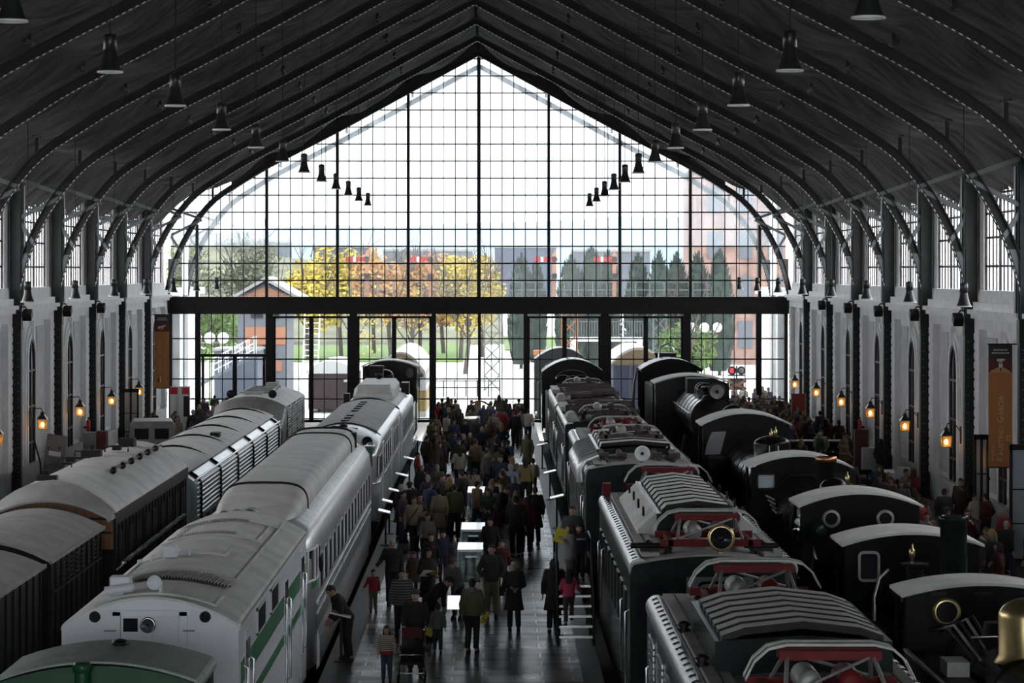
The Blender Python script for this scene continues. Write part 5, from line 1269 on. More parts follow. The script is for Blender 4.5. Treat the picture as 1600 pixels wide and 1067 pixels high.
for x in (-1.15, 0.1, 1.15): 
    frontwin(t, 0.0, x, 2.2, 0.55 if x != 0.1 else 0.7, 0.75, 0.08, M['locogreen'], M['darkglass'])
b = MB(); b.bx(-0.5,0.75,-0.04,0,0.3,2.7); P(b, 'end_door', mat('grey_green_door', (0.085, 0.11, 0.11), 0.35), t)
for k in range(9): sidewin(t, -1.55, 1.4+k*1.55, 2.3+k*1.55, 1.4, 2.3, M['locogreen'], M['darkglass'], s=-1)
b = MB(); b.bx(-1.5,-1.3,14.6,15.0,3.05,3.35); P(b, 'roof_box', M['red'], t)
# third
t = eloco('third electric locomotive with a bright round headlamp and ribbed curved roof vents', 78.4, 18.0, paint='locogreen')
hatch(t, -1.1, 1.15, 4.2, 12.0, 3.05, 3.30, 5, 0.02, m='roofgrey'); pantograph(t, 7.2, z=3.25, top=3.75, red='rust'); pantograph(t, 15.0, top=3.6, red='red')
lamp(t, (0.0,-0.02,3.37), 0.2, 0.3, 'black', 'reflector', 'reflector')
for k in range(8):
    b = MB(); b.tube([(-1.62,1.4+k*0.95,2.5),(-1.66,1.4+k*0.95,2.85),(-1.52,1.4+k*0.95,3.1),(-1.15,1.4+k*0.95,3.22)],0.28 if False else 0.16,8); P(b, 'roof_vent', M['silver'], t)
for x in (-1.0, -0.5, 0.5, 1.0):
    b = MB(); b.cyl((x,1.0,3.08),(x,3.4,3.2),0.09,n=10); b.box((x,1.8,3.2),(0.3,0.4,0.16)); P(b, 'roof_gear', M['rust'], t)
for x in (-1.1, 1.1): frontwin(t, 0.0, x, 2.2, 0.5, 0.7, 0.08, M['locogreen'], M['darkglass'])
b = MB(); b.bx(-0.45,0.45,-0.04,0,0.3,2.6); P(b, 'end_door', M['locogreen'], t)
for k in range(10): sidewin(t, -1.55, 1.4+k*1.55, 2.2+k*1.55, 1.4, 2.2, M['greymetal'], M['darkglass'], s=-1)
# fourth and fifth: old machines with open roof gear
for lab, y0, L, n in (('old electric locomotive with cluttered rusty roof gear behind the bright headlamp', 103.0, 14.0, 0), ('old electric locomotive with a low dark roof just before the steam tender', 118.4, 15.0, 1)):
    t = eloco(lab, y0, L, 1.5, 2.88, 3.0, paint='locogreen', roof='soot')
    rnd = random.Random(5+n)
    for k in range(10):
        b = MB(); x = rnd.uniform(-1.0,1.0); y = rnd.uniform(1,L-2); b.cyl((x-0.4,y,3.12),(x+0.5,y,3.14),rnd.uniform(0.06,0.16),n=10); b.box((x,y,3.05),(0.25,0.3,0.15)); P(b, 'roof_gear', M['rust'], t)
    for k in range(8):
        b = MB(); y = 1.0+k*(L-2)/8; b.beam((-1.2,y,3.2),(1.2,y+rnd.uniform(-0.4,0.8),3.25),0.05,0.05); b.lathe([(0.05,3.0),(0.09,3.05),(0.05,3.1),(0.09,3.15),(0,3.2)],(-1.1,y,0),'z',8); b.lathe([(0.05,3.0),(0.09,3.05),(0.05,3.1),(0.09,3.15),(0,3.2)],(1.1,y,0),'z',8); P(b, 'busbar', M['rust'], t)
    b = MB(); b.cyl((-1.25,0.6,3.05),(-1.25,2.2,3.05),0.2,n=16); P(b, 'air_cylinder', M['roofgreyd'], t)
    b = MB(); b.bx(-1.5,-0.9,L*0.5,L*0.8,2.98,3.15); P(b, 'roof_box', M['roofgreyd'], t)
    for k in range(int(L/1.6)): sidewin(t, -1.5, 0.8+k*1.6, 1.9+k*1.6, 1.3, 2.5, M['greymetal'], M['darkglass'], s=-1)
    pantograph(t, 2.0 if n == 0 else L-3, z=3.0, top=3.45, red='rust')
# steam locomotive seen from its cab end, with tender
def cab_rear(label, x, y, hw, zs, zc, tz, L, tender=7.0):
    t = veh('steam_locomotive', label, 'locomotive', x, y)
    b = MB(); b.bx(-hw+0.15,hw-0.15,0,tender,0.1,tz); b.bx(-hw,hw,-0.1,tender+0.1,-0.05,0.1); P(b, 'tender', M['soot'], t, 0.04)
    b = MB(); b.bx(-hw+0.3,hw-0.3,0.3,2.2,tz,tz+0.12); b.cyl((0,1.2,tz+0.1),(0,1.2,tz+0.22),0.25,n=16); b.tube([(-hw+0.4,3,tz),(-hw+0.4,3,tz+0.2),(-hw+0.4,6,tz+0.2),(-hw+0.4,6,tz)],0.03,6); P(b, 'tender_hatch', M['soot'], t)
    c = MB(); y0, y1 = tender+1.2, tender+4.0
    pr = bodyprof(hw, 0.1, zs, zc, 0.1); inn = [(xx*0.95, z-0.08) for xx, z in pr]
    c.prism(pr[1:-1]+inn[1:-1][::-1], 'y', y0-0.5, y1); c.prism(bodyprof(hw-0.03, 0.1, zs-0.03, zc-0.05, 0.1), 'y', y1-0.1, y1)
    for s in (-1, 1): c.bx(s*(hw-0.06),s*hw,y0,y1,0.1,1.9)
    P(c, 'cab', M['gloss_black'], t)
    b = MB(); b.cyl((0,y1-0.6,2.0),(0,L,2.1),0.82,n=28); P(b, 'boiler', M['gloss_black'], t)
    b = MB(); b.cyl((0,y1-0.75,2.0),(0,y1-0.6,2.0),0.86,n=28); b.ring((0,y1-0.8,1.7),0.15,0.22,'y',0.06,16); P(b, 'backhead', M['soot'], t)
    for k, (r, cx) in enumerate(((0.85,0),(0.35,-0.45),(0.35,0.45),(0.3,0))):
        b = MB(); b.tube([(cx+r*math.cos(a),y1-0.95,2.75+0.55*r*math.sin(a)) for a in [PI*q/12 for q in range(13)]],0.035,6); P(b, 'steam_pipe', M['steel'], t)
    drivers(t, (y1+1.5, y1+3.2), 0.7); wheels(t, (1.2, 3.4, 5.6), r=0.5)
    return t
t = cab_rear('black steam locomotive with a wide arched cab mouth at the end of the electric row', 4.95, 139.5, 1.6, 3.25, 3.85, 2.3, 16.8, 6.6)
t = cab_rear('black steam locomotive with smoke-dark arched cab standing outside beyond the gate', 4.75, 163.0, 1.55, 3.3, 3.95, 2.0, 18, 1.2)

# ================================================================== fourth track: steam locomotives
X4 = TR['R2']
t = steam('steam_locomotive', 'nearest small steam locomotive with a brass dome and brass-ringed cab window', X4, 40.6, 7.0, 8.25, 1.32, 3.0, 3.2, 0.6, 0.62, 1.85)
dome(t, 0.05, 3.4, 2.35, 0.44, 1.0, 'brass', hemi=0.7); chimney(t, 0, 1.0, 2.4, 3.9, 0.2)
for s in (-1, 1): roundwin(t, 7.0, s*0.62, 2.70, 0.21, M['brass'], M['darkglass'])
for s in (-1, 1):
    b = MB(); b.bx(s*0.72,s*1.32,2.8,7.0,0.15,2.05); b.bx(s*1.28,s*1.34,2.8,7.0,2.05,2.1,1); P(b, 'side_tank', [M['soot'], M['greymetal']], t)
b = MB(); b.bx(-1.1,-0.75,3.9,4.6,2.05,2.28); P(b, 'clack_box', M['greymetal'], t)
for k in range(5):
    b = MB(); b.tube([(-0.9+k*0.08,6.9,2.4),(-0.75+k*0.1,6.0,2.55+0.05*k),(-0.6+k*0.1,4.4,2.25)],0.025,6); P(b, 'steam_pipe', M['greymetal'] if k % 2 else M['black'], t)
b = MB(); b.tube([(-0.5,5.2,2.5),(0.1,4.6,2.6),(0.25,2.4,2.55)],0.03,6); b.ell((0.25,2.4,2.55),0.05); P(b, 'regulator_rod', M['steel'], t)
b = MB(); b.cyl((-0.1,5.2,2.35),(-0.1,5.2,2.75),0.28,0.2,n=16); P(b, 'safety_valve', M['soot'], t)
for x in (-0.75, 0.0, 0.75):
    b = MB(); b.bx(x-0.14,x+0.14,6.97,7.0,2.98,3.03); P(b, 'vent_slot', M['black'], t)
whistle(t, 0.45, 5.8, 2.5); drivers(t, (3.0, 4.6), 0.5)
t = steam('steam_locomotive', 'small steam locomotive with a tall plain dark chimney and square cab window', X4, 49.4, 6.3, 8.0, 1.33, 3.06, 3.3, 1.0, 0.6, 1.9)
chimney(t, 0, 1.3, 2.4, 4.04, 0.235, flare=1.08, m='locogreen')
frontwin(t, 6.3, -0.85, 2.62, 0.33, 0.5, 0.06, M['greymetal'], M['darkglass']); frontwin(t, 6.3, 0.85, 2.62, 0.33, 0.5, 0.06, M['greymetal'], M['darkglass'])
b = MB(); b.cyl((-0.35,3.6,2.3),(-0.35,3.6,2.95),0.16,n=16); b.cyl((-0.35,3.6,2.92),(-0.35,3.6,2.96),0.26,n=16); P(b, 'filler_tower', M['soot'], t); whistle(t, -0.4, 3.6, 2.96)
b = MB(); b.tube([(-0.55,5.8,2.6),(-0.8,5.2,2.5),(-0.98,4.6,2.2),(-1.02,4.2,1.6)],0.03,8); P(b, 'injector_pipe', M['greymetal'], t)
b = MB(); b.ell((0.1,3.0,2.55),(0.35,0.45,0.08)); P(b, 'sandbox_lid', M['greymetal'], t)
for s in (-1, 1):
    b = MB(); b.bx(s*0.7,s*1.3,2.5,6.3,0.15,1.8); P(b, 'side_tank', M['soot'], t)
drivers(t, (3.0, 4.6), 0.5)
t = steam('steam_locomotive', 'dark steam locomotive with two round cab portholes and a broad curved roof', X4-0.05, 57.8, 5.4, 7.2, 1.33, 3.2, 3.5, 1.1, 0.62, 1.9)
for s in (-1, 1): roundwin(t, 5.4, s*0.6-0.05, 2.9, 0.17, M['greymetal'], M['darkglass'])
b = MB(); b.lathe([(0,-0.5),(0.25,-0.42),(0.36,-0.2),(0.38,0.0),(0.38,1.0),(0,1.0)],(-1.0,5.75,2.62),'y',22); b.v = [(-1.0+(x_+1.0)*0.9, y_, 2.62+V0[2]*0+(z_-2.62)*0.8) for x_, y_, z_ in b.v]; P(b, 'cab_highlight_drum', M['locogreen'], t)  # drum added to carry the bright highlight beside the cab
b = MB(); b.tube([(-1.42,5.0,2.7),(-1.42,5.9,2.6)],0.03,6); b.tube([(-1.25,3.0,2.25),(-1.1,5.0,2.3),(-1.1,5.2,1.8)],0.025,6); P(b, 'handrail', M['steel'], t)
chimney(t, 0, 1.5, 2.4, 3.0, 0.2); drivers(t, (3.0, 4.6), 0.5)
t = steam('steam_locomotive', 'dark steam locomotive with copper-capped chimney and black round dome', X4, 67.6, 8.4, 10.2, 1.33, 3.18, 3.5, 0.0, 0.62, 1.95)
dome(t, -0.02, 0.8, 2.45, 0.35, 0.98); chimney(t, 0, 2.6, 2.5, 3.8, 0.2, 'copper'); whistle(t, 0.33, 1.0, 3.2)
b = MB(); b.tube([(0.35,0.8,3.3),(0.62,0.7,3.12)],0.02,6); P(b, 'lever', M['steel'], t)
frontwin(t, 8.4, -0.92, 2.78, 0.42, 0.34, 0.03, M['black'], mat('painted_sky_glass', (0.45, 0.5, 0.56), 0.2, 0.3)); frontwin(t, 8.4, 0.92, 2.78, 0.42, 0.34, 0.03, M['black'], M['darkglass'])  # pale blue pane has a sky reflection painted into its colour
b = MB()
for k in range(4): b.beam((-0.95+k*0.06,8.3,2.42-k*0.12),(-0.7+k*0.02,8.25,2.3-k*0.12),0.03,0.05)
P(b, 'steps', M['steel'], t)
b = MB(); b.tube([(-0.7,8.3,2.6),(-0.3,8.2,2.95),(0.3,8.2,2.95),(0.75,8.3,2.6)],0.05,8); P(b, 'spectacle_arch', M['soot'], t); drivers(t, (4, 5.8), 0.55)
t = steam('steam_locomotive', 'large black engine with an open cab and gold-striped round-topped dome', X4, 81.4, 11.0, 13.2, 1.42, 3.42, 3.82, 0.6, 0.72, 2.1)
d = dome(t, 0, 2.4, 2.7, 0.54, 0.85, hemi=0.45)
for x in (-0.13, 0.13):
    b = MB(); b.beam((x,1.87,2.85),(x,1.87,3.28),0.035,0.02); b.shift(V0).build('gold_stripe', M['brass'], d)
whistle(t, 0.2, 3.4, 3.4); whistle(t, 0.05, 3.2, 3.35)
b = MB(); b.add([(-1.36+0.2*(q/10)**2,10.7-0.35*math.sin(PI*q/20),2.45+0.75*q/10) for q in range(11)]+[(-0.85+0.02*q,10.95,2.45+0.75*q/10) for q in range(11)],[(q,q+1,12+q,11+q) for q in range(10)],0,True); P(b, 'cab_edge_glint', M['silver'], t)  # silver sheet added for the reflection on the cab's curved edge
b = MB(); b.bx(-1.25,1.25,9.4,11.0,0.1,2.35); b.bx(-1.3,1.3,9.35,11.05,2.3,2.42); P(b, 'coal_bunker', M['soot'], t)
dome(t, -0.02, 15.8, 2.9, 0.40, 0.92, name='water_filler_dome'); b = MB(); b.cyl((0,14.2,2.2),(0,17.4,2.2),0.85,n=28); b.bx(-1.2,1.2,14.2,17.4,-0.1,0.3); P(b, 'rear_tank', M['gloss_black'], t)
drivers(t, (4.5, 6.3, 8.1), 0.65)
t = steam('steam_locomotive', 'big black steam locomotive with shiny banded boiler and disc headlamp', X4-0.2, 103.0, 11.6, 14.0, 1.5, 3.9, 4.22, 0.6, 0.80, 2.95)
lamp(t, (0.1,0.2,4.02), 0.3, 0.35, 'black', 'greymetal', 'black'); chimney(t, 0, 1.6, 3.6, 4.15, 0.3, m='gloss_black')
for y in (3.4, 4.4): dome(t, -0.1, y, 3.55, 0.32, 0.65)
b = MB(); b.bx(-0.45,0.45,8.0,9.2,3.6,4.2); P(b, 'top_box', M['black'], t)
for s in (-1, 1): handrail(t, s*0.86, 1.0, 10.5, 3.2, s)
b = MB(); b.tube([(-1.05,0.8,2.4),(-1.2,2.6,1.0)],0.05,6); b.bx(-1.3,-0.85,0.5,11,1.5,1.56); b.bx(0.85,1.3,0.5,11,1.5,1.56); P(b, 'running_board', M['steel'], t)
drivers(t, (3.5, 5.6, 7.7), 0.85)
t = cab_rear('black steam locomotive with an arched open cab near the far crossing gate', X4+0.1, 121.5, 1.45, 3.85, 4.3, 3.3, 26, 10.5)
chimney(t, 0.0, 20.5, 2.8, 4.3, 0.24); b = MB(); b.tube([(-0.35,15.5,4.2),(-0.3,15.5,4.75),(0.1,15.5,4.9),(0.35,15.5,4.6),(0.35,15.5,4.2)],0.06,8); P(b, 'roof_pipe', M['steel'], t)
b = MB(); b.bx(-0.35,0.45,15,16.4,4.2,4.45); P(b, 'roof_vent', M['black'], t)
b = MB(); b.tube([(-1.62,11.0,3.9),(-1.75,11.2,3.2),(-1.78,11.3,2.2),(-1.7,11.3,1.2)],0.07,8); P(b, 'water_pipe', M['steel'], t)
# ================================================================== FURNITURE AND EXHIBITS
def case(x, y, w, L, h, label, base=0.35):
    t = thing('display_case', label, 'display case', (x, y, 0), 0, 'glass display cases')
    b = MB(); b.bx(-w/2,w/2,0,L,0,base); b.bx(-w/2+0.05,w/2-0.05,0.05,L-0.05,base,base+0.03,1); b.build('base', [M['panelgrey'], M['black']], t, bevel=0.01)
    g = MB(); 
    for x0,x1,y0,y1 in ((-w/2,-w/2+.008,0,L),(w/2-.008,w/2,0,L),(-w/2,w/2,0,.008),(-w/2,w/2,L-.008,L)): g.bx(x0,x1,y0,y1,base,h-0.06)
    g.build('glass_walls', M['caseglass'], t)
    for sx in (-1,1):
        for yy in (0.012, L-0.012):
            p = MB(); p.bx(sx*w/2-0.012,sx*w/2+0.012,yy-0.012,yy+0.012,base,h-0.06); p.build('corner_post', M['white'], t)
    l = MB(); l.bx(-w/2-0.02,w/2+0.02,-0.02,L+0.02,h-0.06,h); l.build('lid', M['casetop'], t)
    m = thing('model_locomotive', 'model locomotive inside the '+label.replace(' from the camera','').replace('before the wheel','').strip(), 'model', (x, y+0.2, base+0.03), 0, 'model locomotives in the cases')
    k = L-0.4
    b = MB(); b.bx(-0.13,0.13,0,k,0.07,0.12); b.bx(-0.14,0.14,k*0.6,k*0.85,0.12,0.5); b.build('cab', M['locogreen'], m)
    b = MB(); b.cyl((0,0.05,0.27),(0,k*0.6,0.27),0.13,n=16); b.cyl((0,0.15,0.38),(0,0.15,0.55),0.04,n=10); b.ell((0,k*0.35,0.42),0.07); b.build('boiler', M['black'], m)
    for q in range(4):
        for s in (-1,1): b = MB(); b.cyl((s*0.12,0.2+q*k*0.25,0.08),(s*0.15,0.2+q*k*0.25,0.08),0.08,n=12); b.build('wheel', M['red'], m)
case(0.25, 73.6, 0.62, 1.9, 1.2, 'nearest glass display case on the central platform')
case(0.28, 79.3, 0.62, 2.2, 1.2, 'second glass display case from the camera on the central platform')
case(0.32, 92.5, 0.60, 2.6, 1.2, 'third glass display case from the camera in the central crowd')
case(0.10, 112.5, 0.6, 2.0, 1.15, 'fourth glass display case hidden in the central crowd')
case(-0.15, 131.0, 0.7, 2.2, 1.6, 'tall glass display case in the far central crowd before the wheel')
def stand(x, y, label, rz=0, h=1.0):
    t = thing('information_stand', label, 'information stand', (x, y, 0), rz, 'tilted information stands')
    b = MB(); b.bx(-0.04,0.04,-0.03,0.03,0,h); b.bx(-0.2,0.2,-0.15,0.15,0,0.03); b.build('post', M['black'], t)
    p = MB(); p.box((0,0,h+0.03),(0.75,0.46,0.03),rot=(0.24,0,0)); p.build('panel', M['casetop'], t)
st = [((-2.42, 61.3), 'tilted white information stand the man in black leans over'), ((-2.45, 87.2), 'tilted information stand beside the silver coach, second along the west platform edge'),
 ((-2.48, 91.0), 'tilted information stand beside the silver coach, third along the west platform edge'), ((-2.44, 95.6), 'tilted information stand by the gap before the vented railcar'),
 ((-2.46, 103.0), 'tilted information stand beside the front of the vented railcar'), ((-2.46, 112.0), 'tilted information stand beside the middle of the vented railcar'), ((-2.46, 124.0), 'tilted information stand beside the pod-roofed railcar'),
 ((2.92, 93.0), 'tilted information stand beside the third electric locomotive'), ((2.92, 104.5), 'tilted information stand beside the fourth electric locomotive'), ((2.92, 121.0), 'tilted information stand beside the far old electric locomotive')]
for (p, l) in st: stand(*p, l, rz=(PI/2 if p[0] < 0 else -PI/2))
def gpz(px, py): x, y = gp(px, py); return (x, y, 0)
t = thing('reading_desk', 'low slanted desk with a white panel between the leaning visitors', 'desk', gpz(709, 992))
for s in (-1, 1):
    b = MB(); b.tube([(s*0.32,0.25,0),(s*0.2,0.1,0.55),(s*0.2,0,0.62)],0.025,6); b.tube([(s*0.36,-0.3,0),(s*0.2,0.0,0.55)],0.025,6); b.build('leg', M['black'], t)
b = MB(); b.box((0,0.1,0.74),(0.30,0.55,0.03),rot=(0.45,0,0)); b.build('panel', M['panel_glow'], t)
# flywheel at the gate
t = thing('spoked_wheel', 'large spoked iron wheel standing before the central gate', 'wheel', (0.1, 149.5, 0))
b = MB(); b.ring((0,0,0.85),0.66,0.74,'y',0.16,44); b.build('rim', M['black'], t)
for k in range(12):
    b = MB(); a = 2*PI*k/12; b.beam((0.1*math.cos(a),0,0.85+0.1*math.sin(a)),(0.67*math.cos(a),0,0.85+0.67*math.sin(a)),0.03,0.035); b.build('spoke', M['black'], t)
b = MB(); b.cyl((0,-0.12,0.85),(0,0.12,0.85),0.12,n=16); b.build('hub', M['brightred'], t)
b = MB(); b.bx(-0.45,0.45,-0.2,0.2,0,0.15); b.bx(-0.08,0.08,-0.08,0.08,0.15,0.8); b.build('stand', M['white'], t)
# boarding stairs beside the second electric locomotive
t = thing('boarding_stairs', 'black metal boarding stairs with children on them beside the second electric locomotive', 'stairs', (0, 0, 0))
SX0, SX1, SY = 2.33, 3.08, 63.9
for k in range(1, 7):
    b = MB(); b.bx(SX0,SX1,SY+0.26*(k-1),SY+0.26*k+0.03,0.2*k-0.035,0.2*k); b.bx(SX0,SX1,SY+0.26*(k-1)-0.012,SY+0.26*(k-1)+0.012,0.2*k-0.045,0.2*k+0.006,1); b.build('tread', [M['black'], M['steel']], t)
b = MB(); b.bx(SX0,SX1,SY+1.56,SY+3.9,1.16,1.2); b.build('landing', M['black'], t)
for x in (SX0-0.03, SX1+0.03):
    b = MB(); b.beam((x,SY-0.1,0.05),(x,SY+1.56,1.15),0.04,0.2); b.beam((x,SY+1.5,1.12),(x,SY+3.9,1.12),0.04,0.16); b.build('stringer', M['black'], t)
    b = MB(); b.tube([(x,SY-0.1,0),(x,SY-0.1,1.0),(x,SY+1.56,2.2),(x,SY+3.9,2.2),(x,SY+3.9,0)],0.025,8); b.tube([(x,SY-0.1,0.5),(x,SY+1.56,1.7),(x,SY+3.9,1.7)],0.018,6)
    for k in range(1, 5): b.cyl((x,SY+0.5*k,0),(x,SY+0.5*k,min(2.2,1.08+0.36*k*1.0)),0.018,n=6)
    b.build('handrail', M['black'], t)
for x in (SX0, SX1):
    b = MB(); b.bx(x-0.03,x+0.03,SY+3.7,SY+3.76,0,1.16); b.bx(x-0.03,x+0.03,SY+1.6,SY+1.66,0,1.16); b.build('post', M['black'], t)
# banners
def lettering(text, size, m, parent, loc, rot, name='lettering', sx=1.0):
    c = bpy.data.curves.new(name, 'FONT'); c.body = text; c.size = size; c.extrude = 0.002; c.align_x = 'LEFT'
    c.materials.append(m); o_ = bpy.data.objects.new(name, c); COL.objects.link(o_); me = bpy.data.meshes.new_from_object(o_.evaluated_get(bpy.context.evaluated_depsgraph_get())); bpy.data.objects.remove(o_); o = bpy.data.objects.new(name, me); COL.objects.link(o); o.parent = parent; o.location = loc; o.rotation_euler = rot; o.scale = (sx, 1, 1); return o
def banner(x, y, zt, w, h, label, person=True):
    t = thing('banner', label, 'banner', (x, y, zt-h), 0, 'orange hanging banners')
    b = MB(); b.bx(-w/2,w/2,-0.004,0.004,0,h*0.77); b.build('cloth', M['orange'], t)
    b = MB(); b.bx(-w/2,w/2,-0.004,0.004,h*0.88,h); b.build('header', M['bannertop'], t)
    b = MB(); b.bx(-w/2,w/2,-0.004,0.004,h*0.77,h*0.88); b.build('portrait_field', M['bannermaroon'], t)
    b = MB(); b.cyl((-w/2-(0.03 if x > 0 else 0.62),0,h+0.01),(w/2+(0.42 if x > 0 else 0.03),0,h+0.01),0.02,n=8); b.cyl((-w/2-0.02,0,-0.01),(w/2+0.02,0,-0.01),0.02,n=8); b.build('rod', M['black'], t)
    b = MB()
    for k in range(2):
        for q in range(10 if k else 8): b.bx(-w*0.36+q*w*0.075+(0 if k else 0.05),-w*0.36+q*w*0.075+w*0.055+(0 if k else 0.05),-0.008,-0.004,h*(0.925+0.025*(1-k)),h*(0.935+0.025*(1-k)))
    b.build('small_print', M['panelgrey'], t)
    b = MB()
    if person:
        b.prism([(-0.10,h*0.862),(0.12,h*0.866),(0.15,h*0.878),(0.06,h*0.884),(-0.12,h*0.88)],'y',-0.009,-0.004); b.prism(rrect(0.01,h*0.835,0.13,h*0.055,0.05),'y',-0.009,-0.004)
        b.prism([(-w/2+0.03,h*0.77),(-w/2+0.1,h*0.79),(-0.08,h*0.812),(0.09,h*0.812),(w/2-0.12,h*0.79),(w/2-0.03,h*0.77)],'y',-0.008,-0.004,1)
        b.prism([(-0.012,h*0.81),(0.03,h*0.81),(0.02,h*0.775),(-0.0,h*0.775)],'y',-0.011,-0.007,2); b.prism([(-0.05,h*0.845),(0.08,h*0.845),(0.08,h*0.852),(-0.05,h*0.852)],'y',-0.011,-0.008,2)
    else:
        b.prism([(-0.2,h*0.80),(0.2,h*0.85),(0.2,h*0.86),(-0.2,h*0.84)],'y',-0.009,-0.004); b.prism([(-0.15,h*0.78),(0.05,h*0.80),(0.18,h*0.845),(0.1,h*0.845),(-0.02,h*0.81)],'y',-0.009,-0.004,1)
    b.build('picture', [M['cream'], M['ochre'], M['black']], t)
    return t
M['letter'] = mat('pale_banner_lettering', (0.62, 0.43, 0.25), 0.8)
B1 = banner(16.55, 88.2, 6.12, 0.74, 3.8, 'orange hanging banner with a uniformed man and vertical lettering on the east wall')
lettering('F', 0.27, M['letter'], B1, (0.09, -0.008, 0.18), (PI/2, -PI/2, 0)); lettering('AUSTINO', 0.21, M['letter'], B1, (0.09, -0.008, 0.36), (PI/2, -PI/2, 0)); lettering('G', 0.27, M['letter'], B1, (0.09, -0.008, 1.37), (PI/2, -PI/2, 0)); lettering('ARCÍA', 0.21, M['letter'], B1, (0.09, -0.008, 1.59), (PI/2, -PI/2, 0))
lettering('ES', 0.21, M['letter'], B1, (0.32, -0.008, 0.8), (PI/2, -PI/2, 0))
b = MB()
for k in range(4): b.bx(-0.27,-0.2,-0.008,-0.004,0.2+k*0.13,0.29+k*0.13)
b.build('small_print', M['ochre'], B1)
B2 = banner(-16.35, 147.6, 6.12, 0.76, 3.8, 'orange hanging banner with white train picture on the west wall', False)
b = MB()
rnd = random.Random(3)
for k in range(13): 
    z = 0.62+k*0.155; b.bx(-0.17,0.0,-0.008,-0.004,z,z+0.03); 
    if k % 3: b.bx(-0.17,0.0,-0.008,-0.004,z+0.08,z+0.105)
    if k % 2: b.bx(-0.17,-0.14,-0.008,-0.004,z,z+0.1)
for k in range(12): 
    z = 0.28+k*0.14; b.bx(0.12,0.27,-0.008,-0.004,z,z+0.03); 
    if k % 2: b.bx(0.12,0.15,-0.008,-0.004,z,z+0.1)
b.build('worn_lettering', M['ochre'], B2)
b = MB(); b.prism([(-0.1,0.3),(-0.05,0.3),(-0.08,0.62),(-0.1,0.6)],'y',-0.009,-0.004); b.prism([(-0.25,0.32),(-0.12,0.32),(-0.14,0.6)],'y',-0.009,-0.004,1); b.build('emblem', [M['white'], M['black']], B2)
# fire extinguishers
def extinguisher(x, y, z, s, label):
    t = thing('fire_extinguisher', label, 'fire extinguisher', (x, y, z), 0, 'wall fire extinguishers')
    b = MB(); b.lathe([(0,0),(0.085,0.0),(0.09,0.05),(0.09,0.5),(0.06,0.58),(0.03,0.6),(0.03,0.64),(0,0.64)],n=16); b.build('cylinder', M['darkred'] if False else M['brightred'], t)
    b = MB(); b.box((0,0,0.67),(0.06,0.14,0.06)); b.tube([(0,0.05,0.66),(0,0.14,0.6),(0,0.13,0.2)],0.015,6); b.build('valve', M['black'], t)
    b = MB(); b.bx(s*0.05,s*0.2,-0.05,0.05,0.2,0.3); b.build('bracket', M['black'], t)
extinguisher(16.88, 96.0-2.9, 1.35, 1, 'red fire extinguisher on the east wall beneath the nearest lanterns')
extinguisher(16.88, 126.9-2.2, 1.3, 1, 'red fire extinguisher on the east wall among the far lanterns')
extinguisher(-16.88, 101.2, 1.25, -1, 'red fire extinguisher on the west wall at the left photo edge')
extinguisher(-16.88, 124.6, 1.3, -1, 'red fire extinguisher on the west wall beside the black glazed door')
# black framed glazed doors
def gdoor(x, y, w, h, label, rz=0):
    t = thing('glazed_door', label, 'door', (x, y, 0), rz, 'black framed glazed doors')
    b = MB(); b.bx(-w/2,w/2,-0.05,0.05,h-0.16,h); b.bx(-w/2,w/2,-0.05,0.05,0,0.12); 
    for q in (-w/2+0.05, -0.0, w/2-0.05): b.bx(q-0.04,q+0.04,-0.05,0.05,0,h)
    for zz in (h*0.33,h*0.62): b.bx(-w/2,w/2,-0.03,0.03,zz-0.02,zz+0.02)
    b.build('frame', M['black'], t)
    g = MB(); g.bx(-w/2+0.05,w/2-0.05,-0.008,0.008,0.1,h-0.1); g.build('pane', mat('pale_door_glass', (0.38,0.42,0.46), 0.2), t)
gdoor(-15.9, 131.5, 0.75, 2.95, 'black framed glazed door standing by the west wall columns'); gdoor(16.2, 89.6, 0.5, 3.25, 'black framed glazed door left of the orange banner on the east side'); gdoor(16.2, 82.0, 1.0, 3.4, 'black framed glazed door in front of the orange banner on the east side')
# tables, counters and plinths on the east platform
for i, (px, py) in enumerate(((1300, 716), (1330, 722), (1362, 722), (1400, 748), (1412, 738))):
    x, y = ((13.0, 121.5), (14.6, 120.0), (13.4, 115.5), (14.9, 104.5), (14.6, 109.5))[i]; t = thing('glass_topped_table', 'dark shiny-topped table on the east platform, %s from the glazed end wall' % NTH[i], 'table', (x, y, 0), 0, 'shiny tables on the east platform')
    b = MB(); b.bx(-0.75,0.75,-0.5,0.5,0.72,0.78); b.build('top', M['caseglass'] if False else mat('mirror_glass_top', (0.02,0.02,0.022), 0.04), t)
    b = MB(); b.bx(-0.75,0.75,-0.5,0.5,0.60,0.72); b.build('apron', M['black'], t)
    for sx in (-0.68,0.68):
        for sy in (-0.44,0.44): b = MB(); b.bx(sx-0.04,sx+0.04,sy-0.04,sy+0.04,0,0.6); b.build('leg', M['black'], t)
t = thing('counter', 'long low dark counter by the packed east crowd', 'counter', (14.4, 124.5, 0))
b = MB(); b.bx(-2.0,1.9,-0.4,0.4,0,0.95); b.build('body', M['soot'], t); b = MB(); b.bx(-2.05,1.95,-0.45,0.45,0.95,1.0); b.build('top', M['greymetal'], t)
